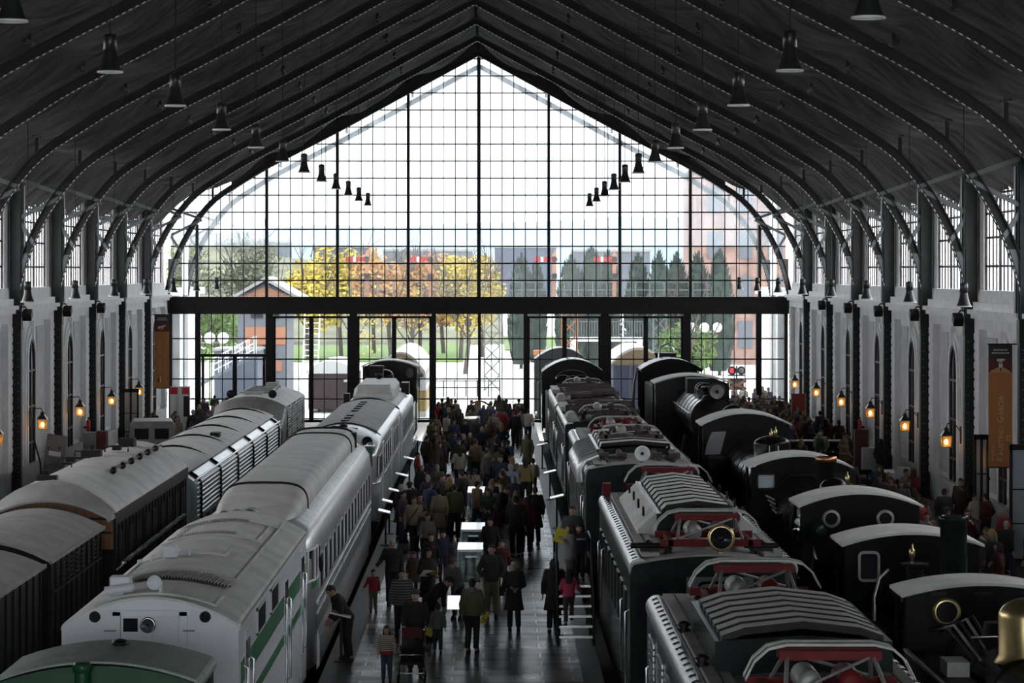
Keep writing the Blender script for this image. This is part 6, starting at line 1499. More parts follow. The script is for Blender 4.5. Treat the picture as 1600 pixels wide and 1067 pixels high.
for i, (px, py, w, h, l) in enumerate(((1378, 728, 0.55, 1.25, 'grey stone plinth among the shiny tables'), (1410, 762, 0.5, 1.2, 'pale display plinth with a white lit top on the east platform'), (1390, 752, 0.4, 1.1, 'narrow grey plinth beside an east wall column'))):
    x, y = ((15.9, 114.2), (14.9, 101.6), (16.0, 105.2))[i]; t = thing('plinth', l, 'plinth', (x, y, 0)); b = MB(); b.bx(-w/2,w/2,-w/2,w/2,0,h); b.build('body', M['panelgrey'], t, bevel=0.01); b = MB(); b.box((0,0,h+0.03),(w,w,0.05),rot=(0.2 if i == 1 else 0,0,0)); b.build('top', M['casetop' if i == 1 else 'panelgrey'], t)
def panel(x, y, w, h, m, label, rz=0, z0=0.2, cols=None):
    t = thing('notice_board', label, 'notice board', (x, y, 0), rz, None)
    b = MB(); b.bx(-w/2,w/2,-0.03,0.03,z0,h); b.build('board', m, t)
    for s in (-1,1): b = MB(); b.bx(s*w/2-0.02,s*w/2+0.02,-0.04,0.04,0,h+0.02); b.bx(s*w/2-0.03,s*w/2+0.03,-0.25,0.25,0,0.03); b.build('post', M['greymetal'], t)
    return t
panel(16.0, 141.5, 0.7, 2.3, mat('dull_red_board', (0.22,0.03,0.03), 0.6), 'tall dull red panel rising above the packed east crowd')
panel(15.9, 116.5, 0.6, 1.9, mat('brown_red_board', (0.12,0.03,0.03), 0.6), 'brown-red panel beside an east wall lantern')
t = panel(-15.3, 146.5, 1.0, 2.45, M['white'], 'white display panel with red header blocks under the west orange banner')
for x0, x1, z0, z1, mm in ((-0.48,-0.1,2.05,2.4,'brightred'),(0.12,0.48,2.05,2.4,'brightred'),(0.2,0.5,0.9,1.95,'darkred'),(-0.2,-0.05,0.6,2.0,'panelgrey')):
    b = MB(); b.bx(x0,x1,-0.04,-0.03,z0,z1); b.build('printed_block', M[mm], t)
t = thing('tilted_board', 'tilted display board with a brown picture leaning on the west platform', 'display board', (-15.6, 106.6, 0), 0.25)
b = MB(); b.box((0,0,1.35),(0.75,0.06,1.9),rot=(-0.35,0.18,0)); b.build('board', mat('faded_brown_poster', (0.20,0.17,0.16), 0.6), t)
b = MB(); b.tube([(-0.45,0.1,0),(-0.5,0.05,1.2),(-0.75,-0.1,2.1)],0.035,6); b.beam((0.3,0.6,0),(0.2,0.1,1.8),0.05,0.05); b.beam((-0.3,0.6,0),(-0.2,0.1,1.8),0.05,0.05); b.build('stand', M['darkred'], t)
b = MB(); b.box((0.02,-0.06,1.55),(0.45,0.02,0.18),rot=(-0.35,0.18,0)); b.build('label_strip', M['paper'], t)
t = thing('red_cabinet', 'dark red and grey upright cabinet by the west wall', 'cabinet', (-15.6, 117.5, 0))
b = MB(); b.bx(-0.45,0.1,-0.3,0.3,0,1.75); b.build('body', M['greymetal'], t, bevel=0.02); b = MB(); b.bx(0.1,0.5,-0.32,0.32,0,1.8); b.build('door', mat('cabinet_red', (0.16,0.02,0.02), 0.5), t)
# old open rail inspection car
t = thing('inspection_car', 'old grey-green motor inspection car on the west platform', 'vehicle', (-13.6, 121.0, 0), 0.15)
b = MB(); b.loft([[(-0.95,0,0.9),(0.95,0,0.9),(0.95,0,1.75),(0.8,0,2.0),(-0.8,0,2.0),(-0.95,0,1.75)],[(-0.95,2.0,0.9),(0.95,2.0,0.9),(0.95,2.0,1.8),(0.8,2.0,2.05),(-0.8,2.0,2.05),(-0.95,2.0,1.8)]],0,False); b.bx(-0.95,0.95,0,3.2,0.55,0.92); b.build('body', M['greymetal'], t, bevel=0.05)
b = MB(); b.bx(-0.6,0.6,2.0,3.4,0.6,1.25); b.build('bonnet', M['locogreen'], t, bevel=0.08)
for x in (-0.5, 0.35): 
    b = MB(); b.bx(x-0.3,x+0.3,-0.02,0,1.25,1.7); b.build('window', M['darkglass'], t)
for y in (0.5, 2.6):
    for s in (-1,1): b = MB(); b.ring((s*0.9,y,0.4),0.28,0.4,'x',0.14,22); b.cyl((s*0.9-0.04,y,0.4),(s*0.9+0.04,y,0.4),0.28,n=16,mi=1); b.build('wheel', [M['black'], M['greymetal']], t)
for s in (-1,1): b = MB(); b.ell((s*0.55,-0.1,1.0),(0.1,0.05,0.1)); b.build('headlight', M['reflector'], t)
b = MB(); b.bx(-1.0,1.0,-0.08,-0.02,0.9,0.98); b.build('bumper', M['steel'], t)
for i, (x, y, l) in enumerate(((-13.0, 108.5, 'dark luggage trolley loaded with trunks on the west platform'), (-14.4, 99.5, 'low luggage trolley with red trim at the west wall'))):
    t = thing('luggage_trolley', l, 'trolley', (x, y, 0), 0.3)
    b = MB(); b.bx(-0.6,0.6,-1,1,0.45,0.55); b.build('deck', M['brownside'], t)
    b = MB(); b.bx(-0.5,0.4,-0.8,-0.1,0.55,0.95); b.bx(-0.4,0.5,0.0,0.8,0.55,0.85); b.build('trunks', M['darkside'] if i == 0 else M['panelgrey'], t)
    for s in (-1,1):
        for y2 in (-0.7,0.7): b = MB(); b.ring((s*0.6,y2,0.25),0.18,0.25,'x',0.08,18); b.build('wheel', M['darkred'], t)
    b = MB(); b.tube([(-0.5,1,0.5),(-0.5,1.15,1.2),(0.5,1.15,1.2),(0.5,1,0.5)],0.03,6); b.build('handle', M['darkred'], t)
# ================================================================== PEOPLE
def remesh(mb, name, mats, vox, smooth=4, post=None):
    me = bpy.data.meshes.new('tmp'); me.from_pydata(mb.v, [], mb.f); me.update()
    bm = bmesh.new(); bm.from_mesh(me); bmesh.ops.remove_doubles(bm, verts=bm.verts, dist=1e-5); bmesh.ops.recalc_face_normals(bm, faces=bm.faces); bm.to_mesh(me); bm.free()
    o = bpy.data.objects.new('tmp', me); COL.objects.link(o)
    r = o.modifiers.new('r', 'REMESH'); r.mode = 'VOXEL'; r.voxel_size = vox; r.use_smooth_shade = True
    s = o.modifiers.new('s', 'SMOOTH'); s.iterations = smooth; s.factor = 0.5
    dg = bpy.context.evaluated_depsgraph_get(); ev = o.evaluated_get(dg)
    out = bpy.data.meshes.new_from_object(ev); out.name = name
    bpy.data.objects.remove(o); bpy.data.meshes.remove(me)
    out.materials.clear()
    for m in mats: out.materials.append(m)
    out.polygons.foreach_set('use_smooth', [True]*len(out.polygons))
    if post: post(out)
    return out
UP_ = {   # elbows and wrists (left = +x), legs, lean, turn of head
 'stand': dict(el=((-.255,.03,1.13),(.255,.04,1.13)), wr=((-.26,-.05,.88),(.265,-.03,.88))),
 'hold':  dict(el=((-.25,.02,1.13),(.25,.02,1.13)), wr=((-.07,-.26,1.10),(.08,-.25,1.06))),
 'pocket':dict(el=((-.29,.07,1.14),(.28,.07,1.14)), wr=((-.19,-.07,.95),(.19,-.07,.95))),
 'walk':  dict(el=((-.25,.11,1.13),(.25,-.04,1.13)), wr=((-.26,.06,.88),(.24,-.18,.92)), kn=((-.09,-.16,.52),(.1,.04,.50)), an=((-.09,-.24,.10),(.1,.30,.14))),
 'phone': dict(el=((-.25,.03,1.13),(.26,-.03,1.15)), wr=((-.26,-.04,.88),(.14,-.22,1.36))),
 'lean':  dict(el=((-.25,-.10,1.16),(.25,-.10,1.16)), wr=((-.16,-.33,1.06),(.16,-.33,1.06)), lean=0.55),
 'bend':  dict(el=((-.25,-.12,1.16),(.25,-.10,1.16)), wr=((-.2,-.36,1.02),(.2,-.34,1.0)), lean=0.85),
 'push':  dict(el=((-.25,-.02,1.13),(.25,-.02,1.13)), wr=((-.22,-.30,1.0),(.22,-.30,1.0)), lean=0.08),
 'climb': dict(el=((-.30,-.12,1.18),(.26,-.10,1.15)), wr=((-.36,-.34,1.16),(.20,-.30,1.10)), kn=((-.09,-.26,.60),(.1,-.06,.48)), an=((-.09,-.20,.22),(.1,.18,.10)), lean=0.35),
 'give':  dict(el=((-.30,-.01,1.16),(.25,.03,1.13)), wr=((-.42,-.12,1.02),(.25,-.06,.88))),
}
PEL = Vector((0, 0.0, 0.92))
def upmat(lean): return Matrix.Rotation(lean, 3, 'X')
FIG = {}
def figure(pose, child=False):
    key = (pose, child)
    if key in FIG: return FIG[key]
    d = UP_[pose]; lean = d.get('lean', 0.0); R = upmat(lean)
    hs = 1.22 if child else 1.0
    def U(p): return tuple(R @ (Vector(p)-PEL)+PEL)
    def UPP(mb): mb.v = [U(p) for p in mb.v]; return mb
    sh = ((-.175,.0,1.405),(.175,.0,1.405))
    kn = d.get('kn', ((-.095,-.02,.50),(.095,-.015,.50))); an = d.get('an', ((-.10,.03,.09),(.11,.03,.09))); hip = ((-.09,.0,.90),(.09,.0,.90))
    hc = Vector((0,-.015,1.60))
    def H(p): return tuple(hc+(Vector(p)-hc)*hs+Vector((0,0,(hs-1)*0.10)))
    hl = -lean*0.35
    def head(mb, grow=0.0):
        pass
    def torso(g, z0=0.86, skirt=False):
        mb = MB(); secs = []
        prof = [(1.475,.060,.058,0.0),(1.45,.125,.085,0.0),(1.405,.185,.105,0.0),(1.32,.195,.125,0.0),(1.20,.175,.118,0.0),(1.06,.155,.108,0.0),(.96,.17,.118,0.0),(.86,.175,.122,0.0)]
        for z, rx, ry, oy in prof:
            if z < z0-1e-6: break
            secs.append([((rx+g)*math.cos(2*PI*k/20), oy+(ry+g)*math.sin(2*PI*k/20), z) for k in range(20)])
        if z0 < 0.86: 
            for z, rx, ry in ((0.7,.20,.155),(z0,.235,.185)): secs.append([((rx+g)*math.cos(2*PI*k/20),(ry+g)*math.sin(2*PI*k/20), z) for k in range(20)])
        mb.loft(secs); return mb
    def arms(mb, g, cut=0.0):
        for i in (0, 1):
            s_, e, w = Vector(sh[i]), Vector(d['el'][i]), Vector(d['wr'][i])
            w2 = w-(w-e).normalized()*cut
            mb.ell(s_, .062+g); mb.cyl(s_, e, .056+g, .044+g, 12); mb.ell(e, .044+g); mb.cyl(e, w2, .044+g, .03+g*1.1, 12)
            if cut == 0: mb.ell(w, .03)
        return mb
    b = torso(0.0); arms(b, 0.0)
    for i in (0, 1):                                    # hands with four fingers and a thumb
        e, w = Vector(d['el'][i]), Vector(d['wr'][i]); dr = (w-e).normalized()
        sp = Vector((0,-1,0)); sp = (sp-dr*sp.dot(dr)); sp = sp.normalized() if sp.length > 0.2 else Vector((0,0,1)); n = dr.cross(sp)*(1 if i == 0 else -1)
        pc = w+dr*0.045
        for q in range(4):
            o = sp*(0.030-0.020*q); L = (0.066,0.075,0.07,0.055)[q]
            b.tube([w+o*0.6, w+dr*0.045+o, w+dr*0.085+o], [0.016,0.0165,0.013], 8)
            p1 = w+dr*0.085+o*1.1; p2 = p1+dr*L*0.5+n*L*0.15; p3 = p2+dr*L*0.4+n*L*0.45
            b.tube([p1-dr*0.01, p2, p3], [0.0115,0.0108,0.009], 7); b.ell(p3, 0.009, 8, 6)
        tb = w+dr*0.03+sp*0.03; b.tube([tb, tb+dr*0.03+sp*0.022+n*0.008, tb+dr*0.058+sp*0.026+n*0.02], [0.0135,0.0125,0.0105], 7)
    hd = MB(); hd.ell(hc, (.076,.096,.112), 24, 16); hd.ell((0,-.045,1.537), (.054,.06,.06), 18, 12); hd.ell((0,-.112,1.585), (.014,.022,.024), 10, 8); hd.ell((0,-.104,1.612),(.010,.012,.03),10,8)
    for s in (-1,1): hd.ell((s*.078,.0,1.588), (.011,.022,.032), 10, 8); hd.ell((s*.034,-.088,1.568),(.024,.02,.02),10,8); hd.ell((s*.03,-.094,1.628),(.028,.012,.010),10,8)
    hd.v = [H(p) for p in hd.v]
    hd.cyl((0,.012,1.42),(0,-.005,1.56),.056,.052,14)
    b.add(hd.v, hd.f); UPP(b)
    lg = MB()
    for i in (0, 1):
        h, k, a = Vector(hip[i]), Vector(kn[i]), Vector(an[i])
        lg.ell(h,.098); lg.cyl(h,k,.092,.06,14); lg.ell(k,.06); lg.cyl(k,a,.06,.042,14); lg.ell(a+Vector((0,-.07,-.045)),(.042,.125,.04),14,8); lg.ell(a,.044)
    b.add(lg.v, lg.f)
    eyes = [Vector(U(H((s*.032,-.093,1.607)))) for s in (-1,1)]; lips = Vector(U(H((0,-.106,1.535)))); 
    def paint(me):
        for p in me.polygons:
            c = p.center
            if any((c-e).length < 0.0135*hs for e in eyes): p.material_index = 1
            elif abs(c.x-lips.x) < 0.024*hs and abs(c.z-lips.z) < 0.009*hs and (c-lips).length < 0.04: p.material_index = 2
    body = remesh(b, 'body', [M['skin'], M['eye'], M['lip']], 0.0105, 3, paint)
    tops = {}
    for kind, z0 in (('jacket', 0.86), ('coat', 0.52)):
        if kind == 'coat' and pose in ('bend','climb','walk'): continue
        tm = torso(0.022, z0); arms(tm, 0.017, 0.015); tm.lathe([(.075,1.43),(.082,1.44),(.075,1.495),(.066,1.495)],(0,.004,0),'z',16); UPP(tm) if z0 > 0.8 or lean < 0.1 else UPP(tm)
        tops[kind] = remesh(tm, kind, [M['black']], 0.017, 3)
    tr = MB()
    secs = [[((rx)*math.cos(2*PI*k/18),(ry)*math.sin(2*PI*k/18), z) for k in range(18)] for z, rx, ry in ((1.0,.168,.118),(.93,.185,.132),(.86,.188,.135))]
    tr.loft(secs)
    for i in (0, 1):
        h, k, a = Vector(hip[i]), Vector(kn[i]), Vector(an[i]); a2 = a-(a-k).normalized()*0.02
        tr.ell(h,.108); tr.cyl(h,k,.106,.076,14); tr.ell(k,.076); tr.cyl(k,a2,.076,.068,14)
    trm = remesh(tr, 'trousers', [M['black']], 0.017, 3)
    sm = MB()
    for i in (0, 1):
        a = Vector(an[i]); sm.loft([[(a.x+rx*math.cos(2*PI*k/14), a.y-.07+ry*math.sin(2*PI*k/14), a.z+z) for k in range(14)] for z, rx, ry in ((-.09,.046,.135),(-.06,.048,.138),(-.02,.042,.11),(.02,.045,.06))])
    shoes = sm.mesh('shoes', M['black'])
    def hairmesh(style):
        m = MB()
        def sec(zc, k): pass
        vs = []; n, mm = 20, 9; c = hc+Vector((0,.006,.008)); r = (.084,.105,.120)
        fs = []
        for i in range(mm+1):
            t_ = PI*0.5*i/mm*1.28
            for k in range(n):
                a = 2*PI*k/n; y = math.sin(a); lim = 1.0
                tt = t_*(0.62 if y < -0.35 else (0.8 if abs(y) <= 0.35 else 1.12))
                vs.append(c+Vector((r[0]*math.sin(tt)*math.cos(a), r[1]*math.sin(tt)*y, r[2]*math.cos(tt))))
        m.add(vs, [(i*n+k, i*n+(k+1)%n, (i+1)*n+(k+1)%n, (i+1)*n+k) for i in range(mm) for k in range(n)], 0, True)
        if style == 'long':
            m.loft([[(rx*math.cos(2*PI*k/16), oy+ry*math.sin(2*PI*k/16), z) for k in range(16)] for z, rx, ry, oy in ((1.64,.085,.07,.04),(1.56,.092,.06,.055),(1.46,.10,.05,.075),(1.36,.095,.04,.10),(1.30,.06,.02,.11))])
            for s in (-1,1): m.ell((s*.078,-.02,1.53),(.02,.04,.11),10,8)
        if style == 'ponytail': m.ell((0,.12,1.60),(.03,.05,.03)); m.tube([(0,.12,1.6),(0,.15,1.52),(0,.14,1.40)],[.03,.035,.012],8)
        if style == 'cap': m.lathe([(.10,1.66),(.095,1.70),(.07,1.73),(0,1.745)],(0,0,0),'z',18); m.loft([[(x,y,1.655+z) for x,y in ((-.07,-.09),(-.05,-.17),(.05,-.17),(.07,-.09))] for z in (0,.012)],0,False)
        if style == 'hood': m.ell((0,.05,1.59),(.115,.10,.14),16,10); m.lathe([(.10,1.45),(.13,1.50),(.10,1.53)],(0,.02,0),'z',16)
        m.v = [U(H(p)) for p in m.v]
        return m.mesh('hair', M['black'])
    FIG[key] = dict(body=body, tops=tops, trousers=trm, shoes=shoes, hair={}, hm=hairmesh)
    return FIG[key]
CM = {}
PAL = dict(black=(.013,.013,.014), charcoal=(.035,.036,.038), navy=(.018,.022,.045), grey=(.13,.13,.13), brown=(.055,.036,.026), olive=(.085,.085,.045), maroon=(.07,.012,.016), beige=(.22,.175,.125), green=(.022,.045,.03), white=(.55,.55,.53), blue=(.035,.06,.13), mustard=(.20,.16,.06), red=(.22,.018,.024), lightblue=(.22,.28,.38), khaki=(.16,.13,.09), denim=(.035,.05,.085), pink=(.36,.035,.085), cream=(.42,.39,.32), purple=(.05,.025,.06), tan=(.17,.11,.065))
HAIRC = dict(dark=(.012,.009,.008), brown=(.04,.022,.013), grey=(.25,.24,.23), blonde=(.22,.14,.06), auburn=(.06,.02,.01))
def cm(n, d=PAL, rough=0.85):
    k = (n, id(d))
    if k not in CM: CM[k] = mat('cloth_'+n if d is PAL else 'hair_'+n, d[n], rough)
    return CM[k]
def stripes(name, c1, c2, sc):
    m = bpy.data.materials.new(name); m.use_nodes = True; nt = m.node_tree; b = nt.nodes['Principled BSDF']; b.inputs['Roughness'].default_value = 0.85
    t = nt.nodes.new('ShaderNodeTexCoord'); w = nt.nodes.new('ShaderNodeTexWave'); w.bands_direction = 'Z'; w.inputs['Scale'].default_value = sc; w.inputs['Distortion'].default_value = 0.3
    r = nt.nodes.new('ShaderNodeValToRGB'); r.color_ramp.interpolation = 'CONSTANT'; r.color_ramp.elements[0].color = (*c1,1); r.color_ramp.elements[1].color = (*c2,1); r.color_ramp.elements[1].position = 0.5
    nt.links.new(t.outputs['Object'], w.inputs['Vector']); nt.links.new(w.outputs['Fac'], r.inputs['Fac']); nt.links.new(r.outputs['Color'], b.inputs['Base Color']); return m
M['stripe_dark'] = stripes('grey_striped_knit', (.03,.035,.035), (.15,.155,.145), 5.0)
M['stripe_cream'] = stripes('cream_red_striped_knit', (.38,.35,.30), (.14,.10,.09), 5.0)
M['stripe_light'] = stripes('black_white_striped_top', (.45,.45,.45), (.05,.05,.06), 9.0)
def put(par, me, name, m):
    o = bpy.data.objects.new(name, me); COL.objects.link(o); o.parent = par
    if m: o.material_slots[0].link = 'OBJECT'; o.material_slots[0].material = m
    return o
PTS = []
def person(label, x, y, rz=0.0, pose='stand', top='black', bot='black', hair='dark', style='short', kind='jacket', s=1.0, z=0.0, child=False, group=None, mtop=None):
    f = figure(pose, child)
    if kind not in f['tops']: kind = 'jacket'
    t = thing('person', label, 'person', (x, y, z), rz, group); t.scale = (s, s, s)
    put(t, f['body'], 'body', None); put(t, f['tops'][kind], kind, mtop or cm(top)); put(t, f['trousers'], 'trousers', cm(bot)); put(t, f['shoes'], 'shoes', cm('black'))
    if style != 'bald':
        if style not in f['hair']: f['hair'][style] = f['hm'](style)
        put(t, f['hair'][style], 'cap' if style == 'cap' else ('hood' if style == 'hood' else 'hair'), cm(hair, HAIRC if style not in ('cap','hood') else PAL))
    PTS.append((x, y)); return t
BK = PI
def PP(px, py, label, **k):
    x, y = gp(px, py); return person(label, x, y, **k)
# --- foreground visitors
PP(543, 1032, 'person in long black coat leaning over the white information stand beside the silver coach', rz=-1.25, pose='lean', kind='jacket', hair='brown', s=1.02)
PP(613, 947, 'grey-haired person in black jacket holding a small child by the hand', pose='give', hair='grey', s=0.98, rz=0.05)
PP(583, 957, 'small child in red jacket walking beside the man in black', top='red', bot='khaki', s=0.60, child=True, pose='give', rz=0.0).rotation_euler = (0,0,0.2)
PP(646, 930, 'child in dark hooded coat behind the woman in the striped top', top='brown', bot='black', s=0.64, child=True, style='hood', hair='maroon', kind='coat')
PP(628, 1004, 'person in grey striped top walking behind the stroller group', mtop=M['stripe_dark'], bot='black', hair='dark', style='ponytail', s=0.97, pose='stand')
PP(649, 1052, 'person in black jacket and dark cap pushing the stroller', style='cap', hair='charcoal', pose='push', s=1.02)
PP(604, 1066, 'child in cream striped sweater with a red hem beside the stroller', mtop=M['stripe_cream'], bot='denim', s=0.66, child=True, hair='brown', style='long')
PP(670, 1000, 'person in black jacket bending over the slanted desk', rz=1.15, pose='bend', s=1.0)
PP(668, 965, 'long-haired person in black coat looking down at white papers', style='long', hair='dark', kind='coat', pose='hold', s=0.98, rz=0.7)
PP(738, 1020, 'person in olive jacket with grey hood seen from behind near the desk', rz=BK-0.3, top='olive', bot='black', s=0.95)
PP(715, 968, 'person in grey top leaning on the far side of the slanted desk', rz=-0.5, pose='lean', top='grey', bot='denim', hair='brown', s=0.92)
PP(768, 967, 'tall person in dark jacket and khaki trousers facing the camera beside the nearest case', top='charcoal', bot='khaki', pose='pocket', s=1.05)
PP(803, 986, 'grey-haired person in long black coat with shoulder bag', kind='coat', hair='grey', pose='hold', s=0.95)
PP(784, 925, 'child in dark red top half hidden behind the tall man in khaki trousers', top='maroon', bot='black', s=0.78, child=True)
PP(766, 902, 'person in dark jacket just behind the nearest display case', top='black', bot='charcoal', s=0.95, rz=-0.3)
PP(710, 846, 'broad person in olive-brown shirt seen from behind beside the second display case', rz=BK, top='olive', bot='black', s=1.04, hair='brown')
PP(686, 850, 'person with a beige jacket tied around the waist seen from behind', rz=BK+0.2, top='beige', bot='khaki', s=1.0, hair='dark', kind='coat')
PP(647, 866, 'person in beige jacket with a strap across the chest', top='beige', bot='black', s=1.0, pose='walk', hair='brown', rz=0.2)
PP(640, 838, 'person in black jacket and dark cap seen from behind near the coach', rz=BK, style='cap', hair='black', s=1.0)
PP(626, 842, 'person in black coat walking along the west platform edge near the coach', rz=BK-0.8, kind='coat', s=1.0, hair='grey')
PP(664, 868, 'child in dark jacket beside the person in the beige jacket', s=0.78, child=True, top='charcoal')
PP(673, 915, 'child in black jacket with a pink badge walking toward the camera', s=0.80, child=True, hair='brown', bot='denim', rz=0.1)
PP(692, 908, 'child in navy jacket walking beside the boy with the badge', s=0.78, child=True, top='navy', bot='navy', rz=0.4)
PP(668, 878, 'child in grey scarf behind the boy with the badge', s=0.80, child=True, top='grey', hair='brown')
PP(700, 822, 'person in dark coat passing the third display case', rz=1.3, kind='coat', pose='stand')
PP(806, 872, 'broad person in black seen from behind on the open east half of the platform', rz=BK, s=1.06, pose='walk')
PP(822, 868, 'person with long auburn hair and dark red top seen from behind', rz=BK, top='maroon', hair='auburn', style='long', bot='black', s=1.0)
PP(836, 852, 'person in black coat near the east platform edge seen from behind', rz=BK+0.3, kind='coat', s=1.05, hair='brown')
PP(821, 790, 'person in mustard jacket with long dark hair seen from behind', rz=BK, top='mustard', style='long', bot='black')
PP(798, 803, 'grey-haired person in light blue shirt seen from behind', rz=BK, top='lightblue', bot='charcoal', hair='grey')
PP(786, 812, 'person in charcoal jacket beside the light blue shirt', rz=BK-0.2, top='charcoal', hair='grey')
PP(652, 762, 'child in red jacket standing near the vented railcar', top='red', bot='denim', s=0.78, child=True, rz=1.2)
PP(825, 694, 'person in cream top walking away toward the glazed gates', rz=BK, top='cream', bot='navy', pose='walk')
PP(833, 775, 'child with a pale backpack walking away by the electric locomotives', rz=BK, top='cream', bot='black', s=0.8, child=True)
PP(775, 838, 'person in black leaning forward beside the second display case', rz=1.2, pose='lean', hair='brown')
person('child in bright pink top climbing the black boarding stairs', 2.56, SY+0.45, BK, 'climb', 'pink', 'charcoal', 'dark', 'long', s=0.72, z=0.40, child=True)
person('person in grey jacket with yellow leaflet standing on the boarding stairs', 2.62, SY+1.22, -1.4, 'phone', 'grey', 'charcoal', 'brown', 'long', s=0.94, z=1.0)
person('child in navy top with white chest stripe on the boarding stairs landing', 2.85, SY+2.3, 0.2, 'stand', 'navy', 'black', 'dark', s=0.75, z=1.2, child=True)
person('person in dark jacket at the back of the boarding stairs landing', 2.72, SY+3.2, -0.3, 'hold', 'charcoal', 'black', 'brown', s=0.97, z=1.2)
PP(866, 988, 'person in black walking beside the boarding stairs rail', rz=BK, s=1.0, kind='coat', style='hood', hair='black')
def extra(key, build, name, m):
    for o in list(bpy.data.objects):
        if o.get('category') == 'person' and key in o['label']:
            b = MB(); build(b); c = b.build(name, m, o); return c
extra('olive jacket with grey hood', lambda b: (b.ell((0,.075,1.455),(.13,.06,.07)), b.lathe([(.085,1.44),(.12,1.47),(.09,1.51)],(0,.01,0),'z',16)), 'hood', cm('grey'))
extra('long black coat with shoulder bag', lambda b: (b.bx(-.36,-.24,-.14,.12,.88,1.1), b.tube([(-.3,-.1,1.1),(-.2,-.08,1.42),(-.19,.06,1.43),(-.3,.1,1.1)],.012,6)), 'shoulder_bag', cm('black'))
extra('strap across the chest', lambda b: b.tube([(.15,-.03,1.46),(.06,-.15,1.34),(-.08,-.155,1.15),(-.19,-.08,.98)],.02,6), 'strap', cm('brown'))
extra('boy with the badge' if False else 'with a pink badge', lambda b: b.ell((.09,-.145,1.30),(.04,.012,.04)), 'badge', cm('pink'))
extra('with a pale backpack', lambda b: b.ell((0,.19,1.25),(.15,.10,.20)), 'backpack', cm('cream'))
extra('navy top with white chest stripe', lambda b: b.lathe([(.215,1.27),(.222,1.275),(.222,1.315),(.215,1.32)],(0,0,0),'z',20), 'chest_stripe', cm('white'))
extra('beige jacket tied around the waist', lambda b: (b.lathe([(.19,.98),(.215,1.0),(.205,1.08),(.18,1.09)],(0,0,0),'z',20), b.tube([(.04,-.21,1.03),(.07,-.24,.85),(.05,-.23,.7)],.035,8)), 'tied_jacket', cm('tan'))
extra('grey scarf', lambda b: b.lathe([(.07,1.43),(.10,1.45),(.10,1.50),(.07,1.52)],(0,.005,0),'z',16), 'scarf', cm('grey'))
extra('striped sweater with a red hem', lambda b: b.lathe([(.196,.86),(.212,.865),(.208,.96),(.19,.965)],(0,0,0),'z',20), 'hem', cm('red'))
for o in bpy.data.objects:
    if o.get('label', '').startswith('child in navy top'):
        for c in o.children:
            if c.name.startswith('chest_stripe'): c.scale = (1.0, 0.72, 1.0)
# yellow leaflets, papers and the stroller
def leaflet(label, loc, rot, m='yellowpaper', w=0.21, h=0.28):
    b = MB(); b.bx(-w/2,w/2,-0.002,0.002,-h/2,h/2); b.bx(-w/2,w/2,0.004,0.007,-h/2,h/2)
    o = b.build('leaflet', M[m]); o.location = loc; o.rotation_euler = rot; return tag(o, label, 'leaflet', 'visitor leaflets')
x, y = gp(738, 1020); leaflet('yellow leaflet held beside the person in the olive jacket', (x+0.27, y-0.02, 0.78), (0.2,0.2,0.9))
x, y = gp(668, 965); leaflet('yellow leaflet held by the long-haired person in black', (x-0.20+0.35, y-0.26, 1.12), (1.2,0.1,0.7)); leaflet('white paper held by the long-haired person in black', (x-0.02, y-0.26, 1.10), (0.8,0.1,0.7), 'paper', 0.3, 0.22)
x, y = gp(684, 1020); person('small child in grey jacket between the stroller and the bending person', x, y, BK, 'stand', 'grey', 'charcoal', 'brown', s=0.62, child=True); leaflet('yellow leaflet held low by the small child in grey', (x-0.17, y+0.03, 0.50), (0.3,0.5,0.2))
leaflet('yellow leaflet held up on the boarding stairs', (2.38, SY+1.08, 2.36), (0.2,0.3,0.2), 'yellowpaper', 0.26, 0.34)
x, y = gp(644, 1062)
t = thing('stroller', 'black child stroller with a dark red bag on its handle', 'stroller', (x, y-0.35, 0))
b = MB()
for s in (-0.26, 0.26):
    b.tube([(s,0.62,1.0),(s,0.35,0.72),(s,-0.25,0.16)],0.016,8); b.tube([(s,0.3,0.14),(s,0.1,0.45),(s,-0.15,0.62)],0.016,8)
b.tube([(-0.26,0.62,1.0),(0.26,0.62,1.0)],0.018,8); b.tube([(-0.26,-0.2,0.55),(-0.2,-0.32,0.6),(0.2,-0.32,0.6),(0.26,-0.2,0.55)],0.018,8); b.tube([(-0.26,0.3,0.14),(0.26,0.3,0.14)],0.014,6); b.build('frame', M['steel'], t)
b = MB(); b.loft([[(-0.24,-0.2,0.38),(0.24,-0.2,0.38),(0.24,-0.2,0.42),(-0.24,-0.2,0.42)],[(-0.24,0.15,0.34),(0.24,0.15,0.34),(0.24,0.15,0.39),(-0.24,0.15,0.39)],[(-0.22,0.42,0.85),(0.22,0.42,0.85),(0.22,0.46,0.85),(-0.22,0.46,0.85)]]); b.build('seat', cm('black'), t)
b = MB(); vs = [(0.27*math.cos(a), 0.3-0.42*math.sin(e), 0.58+0.28*math.sin(a)*1.0*(1-0.3*e)) for e in [PI/2*q/6 for q in range(7)] for a in [PI*k/10 for k in range(11)]]; b.add(vs,[(q*11+k,q*11+k+1,(q+1)*11+k+1,(q+1)*11+k) for q in range(6) for k in range(10)],0,True); b.build('hood', cm('black'), t)
for s in (-0.27, 0.27):
    for yy in (-0.25, 0.3): b = MB(); b.ring((s,yy,0.1),0.06,0.1,'x',0.04,18); b.cyl((s-0.015,yy,0.1),(s+0.015,yy,0.1),0.04,n=10); b.build('wheel', M['black'], t)
b = MB(); b.bx(-0.22,0.22,0.42,0.56,0.74,1.06); o = b.build('shopping_bag', cm('maroon'), bevel=0.03); o.location = (x, y-0.35, 0); tag(o, 'dark red bag hung on the stroller handle', 'bag')
